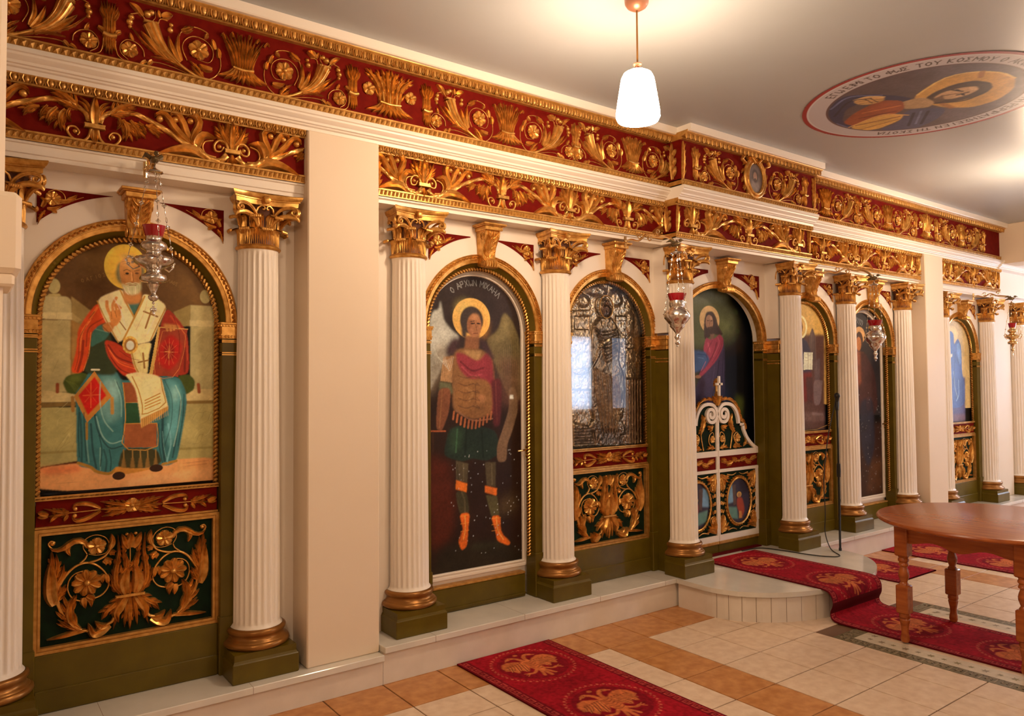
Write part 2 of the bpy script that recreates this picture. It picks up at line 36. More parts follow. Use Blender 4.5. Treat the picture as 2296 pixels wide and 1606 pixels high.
NIC=[('P',(88,55,24),[(-430,2426),(479,2553),(482,1903),(-423,1867)],4,1),('P',(112,78,38),[(-211,2243),(-67,2258),(-83,2104),(-232,2093)],60,0.5),('P',(70,40,18),[(-232,2093),(-78,2118),(-94,1972),(-209,2004)],40,0.7),('P',(120,80,35),[(179,2269),(344,2109),(311,1994),(181,1960)],50,0.5),('P',(164,140,92),[(-424,1892),(-258,1899),(-254,1569),(-420,1571)],3,1),('P',(150,105,52),[(-258,1906),(-196,1876),(-227,1619),(-254,1569)],6,1),('P',(166,143,98),[(-396,1993),(-372,2004),(-256,2008),(-255,1906),(-395,1899)],2,1),('P',(140,110,62),[(-256,2008),(-177,1945),(-207,1872),(-255,1906)],3,1),('P',(186,160,112),[(-398,1930),(-253,1933),(-251,1899),(-398,1902)],2,1),('P',(160,128,78),[(-253,1933),(-213,1901),(-230,1888),(-251,1899)],3,1),('E',(164,142,92),(-325,2051),24,34,4,1),('P',(160,135,85),[(-343,2015),(-305,2017),(-294,2005),(-354,2002)],2,1),('P',(160,138,92),[(259,1891),(413,1897),(415,1560),(261,1562)],3,1),('P',(166,142,95),[(258,1998),(375,1998),(413,1900),(259,1891)],2,1),('P',(140,112,62),[(181,1958),(258,1998),(259,1891),(207,1889)],3,1),('P',(184,158,110),[(255,1922),(413,1923),(413,1892),(256,1891)],2,1),('E',(160,138,90),(329,2043),25,34,4,1),('P',(158,138,84),[(-396,1503),(-225,1499),(-222,1255),(-393,1233)],3,1),('P',(186,156,104),[(-397,1583),(-233,1562),(-233,1524),(-397,1523)],2,1),('P',(112,82,40),[(-397,1523),(-233,1524),(-232,1507),(-396,1500)],4,1),('P',(160,138,84),[(227,1524),(403,1520),(404,1213),(195,1227)],3,1),('P',(186,156,104),[(226,1576),(402,1576),(403,1520),(227,1518)],2,1),('P',(120,88,42),[(227,1520),(403,1520),(403,1505),(227,1505)],4,1),('P',(140,118,66),[(-394,1303),(-223,1305),(-223,1295),(-394,1292)],2,1),('S',(190,168,116),3,[(282,1813),(299,1835),(314,1851)],0.4),('S',(134,110,68),3,[(-329,1655),(-319,1679),(-305,1716)],0.4),('S',(134,110,68),3,[(350,1750),(371,1764),(385,1812)],0.4),('S',(190,168,116),2,[(-362,1685),(-351,1716),(-347,1742)],0.4),('S',(134,110,68),3,[(365,1644),(383,1674),(379,1710)],0.4),('S',(134,110,68),2,[(-343,1731),(-328,1753),(-325,1767)],0.4),('S',(190,168,116),2,[(284,1812),(292,1834),(306,1845)],0.4),('S',(134,110,68),2,[(-332,1875),(-316,1907),(-314,1934)],0.4),('S',(134,110,68),2,[(345,1687),(363,1714),(363,1735)],0.4),('S',(190,168,116),2,[(-304,1881),(-294,1896),(-288,1914)],0.4),('S',(134,110,68),3,[(353,1782),(362,1802),(373,1845)],0.4),('S',(134,110,68),2,[(-385,1867),(-367,1882),(-356,1894)],0.4),('S',(190,168,116),3,[(351,1617),(358,1632),(365,1649)],0.4),('S',(134,110,68),2,[(-299,1844),(-281,1872),(-286,1900)],0.4),('S',(134,110,68),3,[(328,1721),(341,1740),(348,1754)],0.4),('S',(190,168,116),2,[(-372,1648),(-362,1671),(-360,1668)],0.4),('S',(128,104,62),3,[(288,1308),(306,1349),(324,1349)],0.45),('S',(186,166,112),3,[(-282,1343),(-260,1380),(-259,1369)],0.45),('S',(128,104,62),2,[(307,1472),(336,1515),(357,1533)],0.45),('S',(128,104,62),2,[(-299,1316),(-279,1325),(-256,1342)],0.45),('S',(186,166,112),3,[(332,1346),(351,1359),(373,1411)],0.45),('S',(128,104,62),2,[(-245,1319),(-234,1343),(-202,1354)],0.45),('S',(128,104,62),2,[(359,1461),(383,1487),(409,1509)],0.45),('S',(186,166,112),2,[(-307,1416),(-299,1451),(-267,1459)],0.45),('S',(128,104,62),3,[(357,1353),(374,1392),(392,1416)],0.45),('S',(128,104,62),3,[(-303,1300),(-280,1330),(-261,1366)],0.45),('S',(186,166,112),3,[(352,1409),(361,1446),(402,1485)],0.45),('S',(128,104,62),2,[(-312,1301),(-300,1325),(-277,1363)],0.45),('S',(128,104,62),2,[(357,1376),(372,1406),(394,1445)],0.45),('S',(186,166,112),2,[(-313,1476),(-301,1487),(-266,1522)],0.45),('S',(128,104,62),3,[(319,1437),(330,1464),(368,1456)],0.45),('S',(128,104,62),2,[(-278,1380),(-266,1393),(-239,1424)],0.45),('S',(186,166,112),2,[(282,1337),(301,1367),(325,1381)],0.45),('S',(128,104,62),2,[(-253,1486),(-238,1509),(-217,1527)],0.45),('S',(128,104,62),3,[(270,1424),(291,1458),(324,1458)],0.45),('S',(186,166,112),3,[(-251,1483),(-233,1493),(-228,1509)],0.45),('S',(128,104,62),2,[(311,1403),(343,1418),(362,1466)],0.45),('S',(128,104,62),2,[(-243,1453),(-217,1486),(-212,1496)],0.45),('S',(186,166,112),3,[(374,1463),(397,1507),(424,1536)],0.45),('S',(128,104,62),2,[(-253,1357),(-238,1388),(-208,1399)],0.45),('S',(128,104,62),3,[(274,1304),(308,1312),(324,1356)],0.45),('S',(186,166,112),2,[(-383,1396),(-373,1411),(-351,1425)],0.45),('P',(140,118,66),[(211,1289),(404,1287),(404,1276),(211,1278)],2,1),('P',(206,136,82),[(-393,1233),(-170,1247),(161,1233),(404,1233),(405,1092),(-392,1124)],3,1),('P',(196,84,46),[(-386,1233),(-215,1239),(-200,1203),(-344,1197)],14,0.6),('P',(214,150,98),[(-16,1154),(369,1187),(369,1132),(-32,1121)],12,0.6),('E',(234,166,62),(-34,2164),91,107,2,1),('E',(214,140,40),(-34,2164),78,92,10,0.5),('P',(58,66,20),[(-288,1613),(-270,1645),(-212,1661),(-167,1642),(-174,1582),(-222,1556),(-269,1565)],3,1),('P',(60,66,20),[(200,1642),(252,1653),(283,1623),(280,1576),(244,1549),(201,1569)],3,1),('P',(96,100,36),[(-270,1634),(-226,1649),(-211,1625),(-255,1604)],12,0.6),('S',(130,60,30),14,[(-307,1605),(-307,1571)],1),('S',(130,60,30),16,[(299,1600),(303,1563)],1),('P',(52,98,98),[(-175,1674),(-122,1700),(-68,1664),(-44,1616),(142,1645),(209,1636),(240,1569),(246,1505),(228,1378),(202,1224),(162,1204),(95,1212),(63,1198),(-40,1206),(-71,1205),(-94,1179),(-147,1193),(-170,1216),(-215,1227),(-227,1255),(-231,1389),(-232,1516),(-239,1558),(-203,1617)],2,1),('P',(104,142,136),[(-137,1651),(-68,1642),(-43,1555),(-50,1451),(-96,1418),(-143,1488),(-136,1573)],16,0.85),('P',(130,160,150),[(-114,1616),(-67,1616),(-59,1538),(-97,1530)],14,0.7),('P',(96,152,152),[(142,1633),(201,1615),(227,1533),(202,1370),(169,1282),(144,1373),(176,1507)],12,0.7),('P',(140,176,168),[(175,1597),(205,1569),(197,1506),(180,1533)],10,0.7),('S',(28,56,58),7,[(-158,1471),(-142,1385),(-95,1306),(-41,1312)],0.8),('S',(28,56,58),8,[(-172,1421),(-163,1302),(-148,1216)],0.8),('S',(120,150,140),6,[(-150,1454),(-126,1368),(-88,1327),(-41,1338)],0.8),('S',(28,56,58),9,[(-217,1473),(-209,1346),(-208,1245)],0.7),('S',(110,140,130),6,[(-191,1421),(-186,1320),(-178,1243)],0.7),('S',(28,56,58),8,[(-118,1299),(-106,1247),(-110,1196)],0.7),('S',(110,140,130),6,[(-133,1308),(-133,1249),(-131,1206)],0.7),('S',(26,52,56),11,[(135,1463),(136,1329),(145,1230)],0.8),('S',(110,156,156),8,[(160,1408),(173,1318),(157,1229)],0.8),('S',(26,52,56),8,[(218,1524),(202,1370),(182,1245)],0.7),('S',(150,102,36),13,[(-221,1244),(-170,1221),(-147,1200),(-94,1186),(-64,1209)],1),('S',(150,102,36),12,[(137,1214),(199,1226)],1),('P',(56,50,26),[(-41,1303),(110,1294),(137,1217),(31,1196),(-63,1197)],4,1),('P',(132,66,34),[(-41,1611),(27,1611),(28,1517),(-32,1518)],1,1),('P',(34,66,40),[(-30,1515),(28,1513),(34,1416),(-28,1419)],1,1),('P',(142,74,40),[(-34,1416),(109,1414),(108,1298),(-33,1304)],1,1),('S',(176,118,48),4,[(-41,1611),(-31,1520),(-28,1419),(-33,1303),(108,1298),(109,1414)],1),('S',(176,118,48),3,[(-30,1516),(28,1517)],1),('S',(176,118,48),4,[(-30,1417),(109,1414)],1),('P',(178,112,44),[(-79,1185),(-64,1218),(-17,1206),(63,1200),(128,1213),(137,1204),(31,1183),(-40,1177)],3,1),('S',(134,98,48),6,[(-35,1294),(-33,1242)],1),('P',(120,84,40),[(-39,1255),(-30,1255),(-23,1211),(-45,1211)],2,1),('S',(134,98,48),6,[(3,1292),(5,1239)],1),('P',(120,84,40),[(-1,1253),(8,1252),(15,1208),(-7,1208)],2,1),('S',(134,98,48),6,[(37,1290),(39,1237)],1),('P',(120,84,40),[(32,1251),(42,1250),(49,1206),(26,1206)],2,1),('S',(134,98,48),6,[(69,1288),(71,1235)],1),('P',(120,84,40),[(64,1249),(74,1248),(81,1203),(58,1203)],2,1),('S',(134,98,48),6,[(105,1286),(107,1233)],1),('P',(120,84,40),[(100,1246),(110,1246),(117,1201),(94,1201)],2,1),('E',(48,24,14),(-54,1173),27,19,2,1),('E',(48,24,14),(108,1197),30,18,2,1),('P',(46,52,30),[(-184,1812),(-150,1839),(-104,1854),(-93,1828),(-62,1651),(-114,1645),(-211,1658)],5,1),('P',(58,98,84),[(-171,1861),(-128,1889),(-96,1847),(-116,1814),(-150,1794),(-178,1774)],3,1),('S',(104,140,118),6,[(-156,1861),(-125,1853),(-99,1847)],0.6),('P',(192,62,22),[(-152,1985),(-194,1925),(-230,1856),(-234,1760),(-258,1658),(-211,1655),(-183,1735),(-176,1845),(-139,1885),(-99,1900),(-76,1960)],3,1),('S',(120,26,10),10,[(-207,1805),(-212,1734),(-228,1664)],0.8),('S',(228,100,40),8,[(-185,1896),(-213,1843),(-220,1760)],0.7),('S',(120,26,10),6,[(-128,1911),(-185,1864),(-195,1780)],0.6),('S',(228,110,44),10,[(-152,1962),(-180,1909)],0.6),('S',(214,130,60),3,[(-176,1845),(-184,1748),(-205,1667)],0.8),('P',(146,40,22),[(146,1982),(207,1920),(247,1852),(258,1655),(196,1643),(151,1754),(106,1820)],3,1),('S',(190,66,30),10,[(168,1938),(214,1872),(234,1790)],0.6),('S',(90,18,12),10,[(220,1851),(234,1755),(234,1665)],0.7),('P',(176,50,22),[(-121,1814),(-75,1802),(-9,1757),(27,1731),(34,1658),(-32,1637),(-74,1684),(-109,1742)],3,1),('S',(110,24,12),8,[(-104,1788),(-62,1730),(21,1698)],0.8),('S',(216,90,40),6,[(-98,1762),(-56,1704),(16,1675)],0.7),('S',(110,24,12),6,[(-92,1730),(-56,1678),(-8,1651)],0.7),('P',(58,92,80),[(-35,1988),(28,1995),(4,1936)],2,1),('P',(218,192,134),[(-155,2004),(-48,2059),(-35,2015),(4,1931),(-4,1884),(-56,1793),(-99,1860),(-128,1924)],2,1),('P',(216,190,130),[(43,2039),(92,2031),(152,1984),(118,1902),(85,1813),(27,1795),(-45,1804),(-22,1863),(7,1924),(37,1993)],2,1),('P',(206,178,116),[(-10,1761),(27,1797),(85,1806),(70,1745),(66,1648),(25,1648),(3,1698)],2,1),('S',(166,116,46),5,[(-152,1993),(-117,1912),(-62,1802)],1),('S',(166,116,46),7,[(-56,2050),(-32,1995),(3,1927)],1),('S',(166,116,46),8,[(50,2027),(16,1945),(-40,1816)],1),('S',(166,116,46),5,[(144,1975),(112,1902),(78,1816)],1),('S',(166,116,46),5,[(-3,1751),(12,1691),(29,1653)],1),('S',(190,160,100),6,[(-100,1972),(-76,1894),(-52,1842)],0.5),('S',(128,84,36),8,[(47,1954),(107,1932)],1),('S',(128,84,36),8,[(83,1968),(55,1874)],1),('S',(128,84,36),7,[(25,1708),(69,1719)],1),('S',(128,84,36),8,[(45,1752),(52,1682)],1),('S',(128,84,36),5,[(-57,1901),(-31,1863)],1),('E',(196,140,60),(-11,1791),33,42,3,1),('E',(150,96,40),(-11,1791),25,31,2,1),('E',(196,196,168),(-11,1789),17,22,2,1),('P',(186,140,70),[(111,1885),(123,1879),(89,1643),(73,1652)],1,1),('P',(140,48,26),[(121,1881),(247,1876),(204,1639),(88,1645)],1,1),('P',(166,22,16),[(169,1853),(221,1803),(211,1720),(161,1662),(107,1712),(119,1794)],8,1),('S',(190,80,44),3,[(164,1808),(161,1699)],0.7),('S',(190,80,44),3,[(138,1760),(190,1760)],0.7),('S',(200,150,80),4,[(121,1881),(247,1876)],1),('P',(214,188,128),[(-32,1649),(27,1663),(125,1642),(142,1570),(159,1496),(158,1478),(41,1393),(35,1448),(16,1579),(-17,1631)],2,1),('S',(164,116,44),5,[(-1,1640),(28,1571),(46,1492),(50,1458),(144,1505),(134,1570),(125,1633)],1),('P',(176,120,56),[(37,1437),(158,1496),(159,1476),(41,1392)],3,1),('S',(170,116,44),5,[(56,1525),(122,1558)],1),('S',(170,116,44),5,[(56,1511),(122,1543)],1),('S',(170,116,44),5,[(56,1497),(123,1527)],1),('S',(170,116,44),5,[(56,1483),(123,1512)],1),('S',(206,150,80),3,[(40,1435),(41,1398)],0.8),('S',(206,150,80),3,[(49,1439),(50,1402)],0.8),('S',(206,150,80),2,[(58,1442),(59,1405)],0.8),('S',(206,150,80),2,[(67,1446),(68,1409)],0.8),('S',(206,150,80),2,[(76,1450),(77,1413)],0.8),('S',(206,150,80),2,[(85,1454),(86,1417)],0.8),('S',(206,150,80),2,[(94,1458),(95,1421)],0.8),('S',(206,150,80),2,[(103,1462),(104,1425)],0.8),('S',(206,150,80),2,[(112,1466),(113,1429)],0.8),('S',(206,150,80),3,[(121,1470),(122,1433)],0.8),('S',(206,150,80),3,[(130,1474),(131,1437)],0.8),('S',(206,150,80),2,[(139,1478),(140,1441)],0.8),('S',(206,150,80),2,[(149,1482),(150,1445)],0.8),('S',(206,150,80),2,[(158,1486),(159,1449)],0.8),('P',(176,110,44),[(-160,1666),(-87,1547),(-187,1428),(-242,1549)],1,1),('P',(184,22,16),[(-159,1640),(-110,1552),(-185,1462),(-224,1553)],2,1),('S',(206,84,40),5,[(-205,1553),(-134,1556)],0.8),('S',(206,84,40),5,[(-174,1612),(-173,1497)],0.8),('S',(196,70,34),3,[(-196,1591),(-151,1522)],0.6),('S',(196,70,34),4,[(-148,1591),(-197,1523)],0.6),('S',(150,100,46),14,[(-247,1545),(-245,1484)],1),('S',(170,120,56),15,[(-86,1538),(-84,1469)],1),('S',(140,100,40),10,[(-189,1425),(-188,1352)],1),('S',(206,190,150),8,[(-171,1672),(-141,1672)],1),('P',(186,112,54),[(-106,1945),(-55,1961),(-49,1915),(-70,1878),(-93,1880)],4,1),('P',(180,104,48),[(-99,1900),(-76,1881),(-93,1847),(-122,1853),(-131,1882)],4,1),('S',(188,116,58),14,[(-99,1936),(-110,1964),(-112,1992)],1),('S',(190,118,60),12,[(-85,1946),(-87,1979),(-72,2013)],1),('S',(186,112,54),11,[(-70,1947),(-75,1981),(-54,1966)],1),('S',(180,106,50),10,[(-57,1941),(-60,1964),(-76,1973)],1),('S',(120,60,24),3,[(-94,1946),(-90,1913)],0.6),('S',(120,60,24),3,[(-78,1950),(-70,1921)],0.6),('S',(100,50,22),5,[(-132,1879),(-99,1844)],0.6),('S',(188,118,60),11,[(147,1886),(153,1866)],1),('S',(188,118,60),12,[(165,1887),(169,1867)],1),('S',(188,118,60),10,[(183,1888),(183,1871)],1),('P',(186,116,58),[(137,1899),(204,1892),(214,1882),(137,1881)],5,1),('P',(170,104,52),[(-42,2054),(33,2059),(37,2019),(28,1991),(-35,1983),(-44,2021)],5,1),('E',(104,92,60),(-55,2133),20,50,6,1),('E',(104,92,60),(31,2140),18,51,6,1),('E',(182,118,60),(-13,2150),48,70,4,1),('P',(178,110,54),[(-59,2146),(35,2154),(30,2086),(12,2051),(-36,2048),(-53,2087)],6,1),('E',(206,146,86),(-19,2189),30,23,16,0.8),('E',(130,112,72),(-19,2214),37,10,8,0.6),('P',(184,164,118),[(-53,2087),(-33,2075),(-15,2083),(15,2085),(30,2093),(36,2066),(25,2040),(-6,2029),(-36,2040)],6,1),('S',(150,126,84),5,[(-24,2082),(15,2085)],0.8),('S',(120,60,34),3,[(-18,2076),(12,2078)],1),('S',(90,60,34),3,[(-42,2144),(-28,2151),(-13,2144)],1),('E',(36,22,12),(-27,2132),8,5,1,1),('S',(120,70,36),2,[(-39,2125),(-15,2125)],0.8),('S',(90,60,34),4,[(5,2146),(26,2153)],1),('E',(36,22,12),(15,2136),8,5,1,1),('S',(126,70,34),4,[(-3,2140),(1,2097)],0.7),('S',(214,150,92),4,[(-9,2137),(-6,2100)],0.7),('S',(130,70,34),4,[(-15,2091),(5,2091)],0.8),('P',(150,84,38),[(-54,2106),(-36,2108),(-33,2081),(-48,2087)],8,0.6),('S',(120,40,24),2,[(229,1211),(351,1218)],0.5),('S',(120,40,24),2,[(239,1196),(342,1202)],0.5),('S',(130,70,40),1,[(-363,1159),(-214,1157)],0.5),('S',(20,46,48),5,[(-220,1498),(-222,1389),(-217,1271)],0.7),('S',(20,46,48),6,[(-201,1473),(-195,1346),(-188,1252)],0.6),('S',(20,46,48),5,[(-138,1368),(-126,1299),(-131,1223)],0.7),('S',(20,46,48),5,[(-95,1298),(-87,1246),(-90,1199)],0.7),('S',(150,180,168),6,[(-135,1616),(-136,1522),(-118,1436),(-81,1383)],0.45),('S',(150,180,168),5,[(-75,1625),(-49,1538),(-46,1451)],0.4),('S',(20,46,48),3,[(-67,1616),(-40,1529),(-37,1364)],0.7),('S',(20,46,48),5,[(142,1624),(176,1534),(173,1408),(144,1301)],0.5),('S',(160,196,186),6,[(192,1597),(218,1524),(207,1406),(186,1299)],0.45),('S',(20,46,48),5,[(232,1551),(227,1442),(207,1298)],0.6),('S',(20,46,48),5,[(117,1410),(121,1303),(136,1222)],0.7),('S',(110,150,144),4,[(135,1373),(144,1284),(160,1220)],0.5),('S',(236,120,56),3,[(-177,1903),(-207,1850),(-218,1786)],0.6),('S',(96,20,10),3,[(-196,1876),(-221,1817),(-225,1734),(-239,1670)],0.6),('S',(96,20,10),4,[(-163,1942),(-185,1909)],0.6),('S',(96,20,10),3,[(-184,1761),(-194,1696),(-205,1664)],0.6),('S',(236,120,56),2,[(-104,1775),(-62,1717),(15,1685)],0.6),('S',(96,20,10),3,[(-115,1788),(-92,1730),(-50,1671)],0.6),('S',(96,20,10),3,[(-57,1763),(-15,1731),(27,1718)],0.6),('S',(90,18,12),4,[(181,1932),(207,1851),(208,1755)],0.6),('S',(200,80,40),3,[(207,1892),(240,1824),(247,1721)],0.5),('S',(190,164,108),3,[(-140,1969),(-111,1906),(-69,1829)],0.5),('S',(170,142,90),4,[(61,2007),(50,1953),(14,1864)],0.5),('S',(236,214,164),5,[(105,1996),(93,1921),(63,1846)],0.5),('S',(236,214,164),5,[(-83,2012),(-53,1954),(-34,1883)],0.5),('S',(168,138,84),3,[(27,1765),(46,1712),(46,1658)],0.5),('S',(216,200,160),3,[(-42,2068),(-33,2045),(-21,2032)],0.7),('S',(216,200,160),3,[(-24,2066),(-15,2038)],0.7),('S',(150,128,84),2,[(-6,2069),(-3,2033)],0.7),('S',(216,200,160),3,[(9,2070),(9,2036)],0.7),('S',(150,128,84),2,[(24,2079),(21,2045)],0.7),('S',(206,186,140),3,[(-33,2083),(-15,2089),(-5,2085)],0.8),('S',(206,186,140),3,[(-3,2085),(9,2091),(24,2087)],0.8),('S',(128,76,40),2,[(-49,2186),(-19,2197),(14,2192)],0.5),('S',(128,76,40),2,[(-46,2175),(-19,2184),(14,2180)],0.5),('P',(138,82,42),[(2,2171),(34,2174),(31,2093),(15,2092),(6,2111)],8,0.45),('S',(128,112,74),4,[(-66,2158),(-62,2119),(-53,2087)],0.8),('S',(222,150,60),1,[(105,1837),(120,1685)],0.6),('S',(206,120,60),2,[(131,1862),(236,1859),(196,1652),(95,1658),(131,1862)],0.8),('E',(120,16,12),(162,1761),25,41,4,0.7),('S',(226,150,70),2,[(162,1791),(160,1730)],0.9),('S',(226,150,70),3,[(144,1762),(179,1760)],0.9),('E',(214,160,76),(19,1791),4,5,1,1),('S',(230,110,60),2,[(162,1761),(202,1761)],0.5),('E',(214,160,76),(15,1772),4,5,1,1),('S',(230,110,60),2,[(162,1761),(196,1728)],0.5),('E',(214,160,76),(4,1759),4,6,1,1),('S',(230,110,60),2,[(162,1761),(182,1704)],0.5),('E',(214,160,76),(-11,1753),4,5,1,1),('S',(230,110,60),2,[(162,1761),(162,1695)],0.5),('E',(214,160,76),(-26,1758),4,5,1,1),('S',(230,110,60),2,[(162,1761),(143,1704)],0.5),('E',(214,160,76),(-37,1771),4,5,1,1),('S',(230,110,60),2,[(162,1761),(128,1727)],0.5),('E',(214,160,76),(-41,1790),4,5,1,1),('S',(230,110,60),2,[(162,1761),(123,1760)],0.5),('E',(214,160,76),(-37,1808),4,5,1,1),('S',(230,110,60),2,[(162,1761),(128,1793)],0.5),('E',(214,160,76),(-26,1822),4,5,1,1),('S',(230,110,60),2,[(162,1761),(142,1817)],0.5),('E',(214,160,76),(-12,1828),5,6,1,1),('S',(230,110,60),2,[(162,1761),(162,1826)],0.5),('E',(214,160,76),(3,1823),5,5,1,1),('S',(230,110,60),2,[(162,1761),(181,1818)],0.5),('E',(214,160,76),(15,1810),4,6,1,1),('S',(230,110,60),2,[(162,1761),(196,1794)],0.5),('S',(100,104,40),2,[(-277,1625),(-255,1600),(-237,1568)],0.35),('S',(100,104,40),3,[(-272,1623),(-251,1600),(-233,1568)],0.35),('S',(100,104,40),2,[(-266,1620),(-247,1600),(-229,1568)],0.35),('S',(100,104,40),3,[(-260,1618),(-242,1600),(-226,1568)],0.35),('S',(100,104,40),2,[(-254,1615),(-238,1600),(-222,1568)],0.35),('S',(100,104,40),2,[(-248,1613),(-233,1600),(-218,1568)],0.35),('S',(100,104,40),2,[(-242,1610),(-229,1600),(-215,1568)],0.35)]
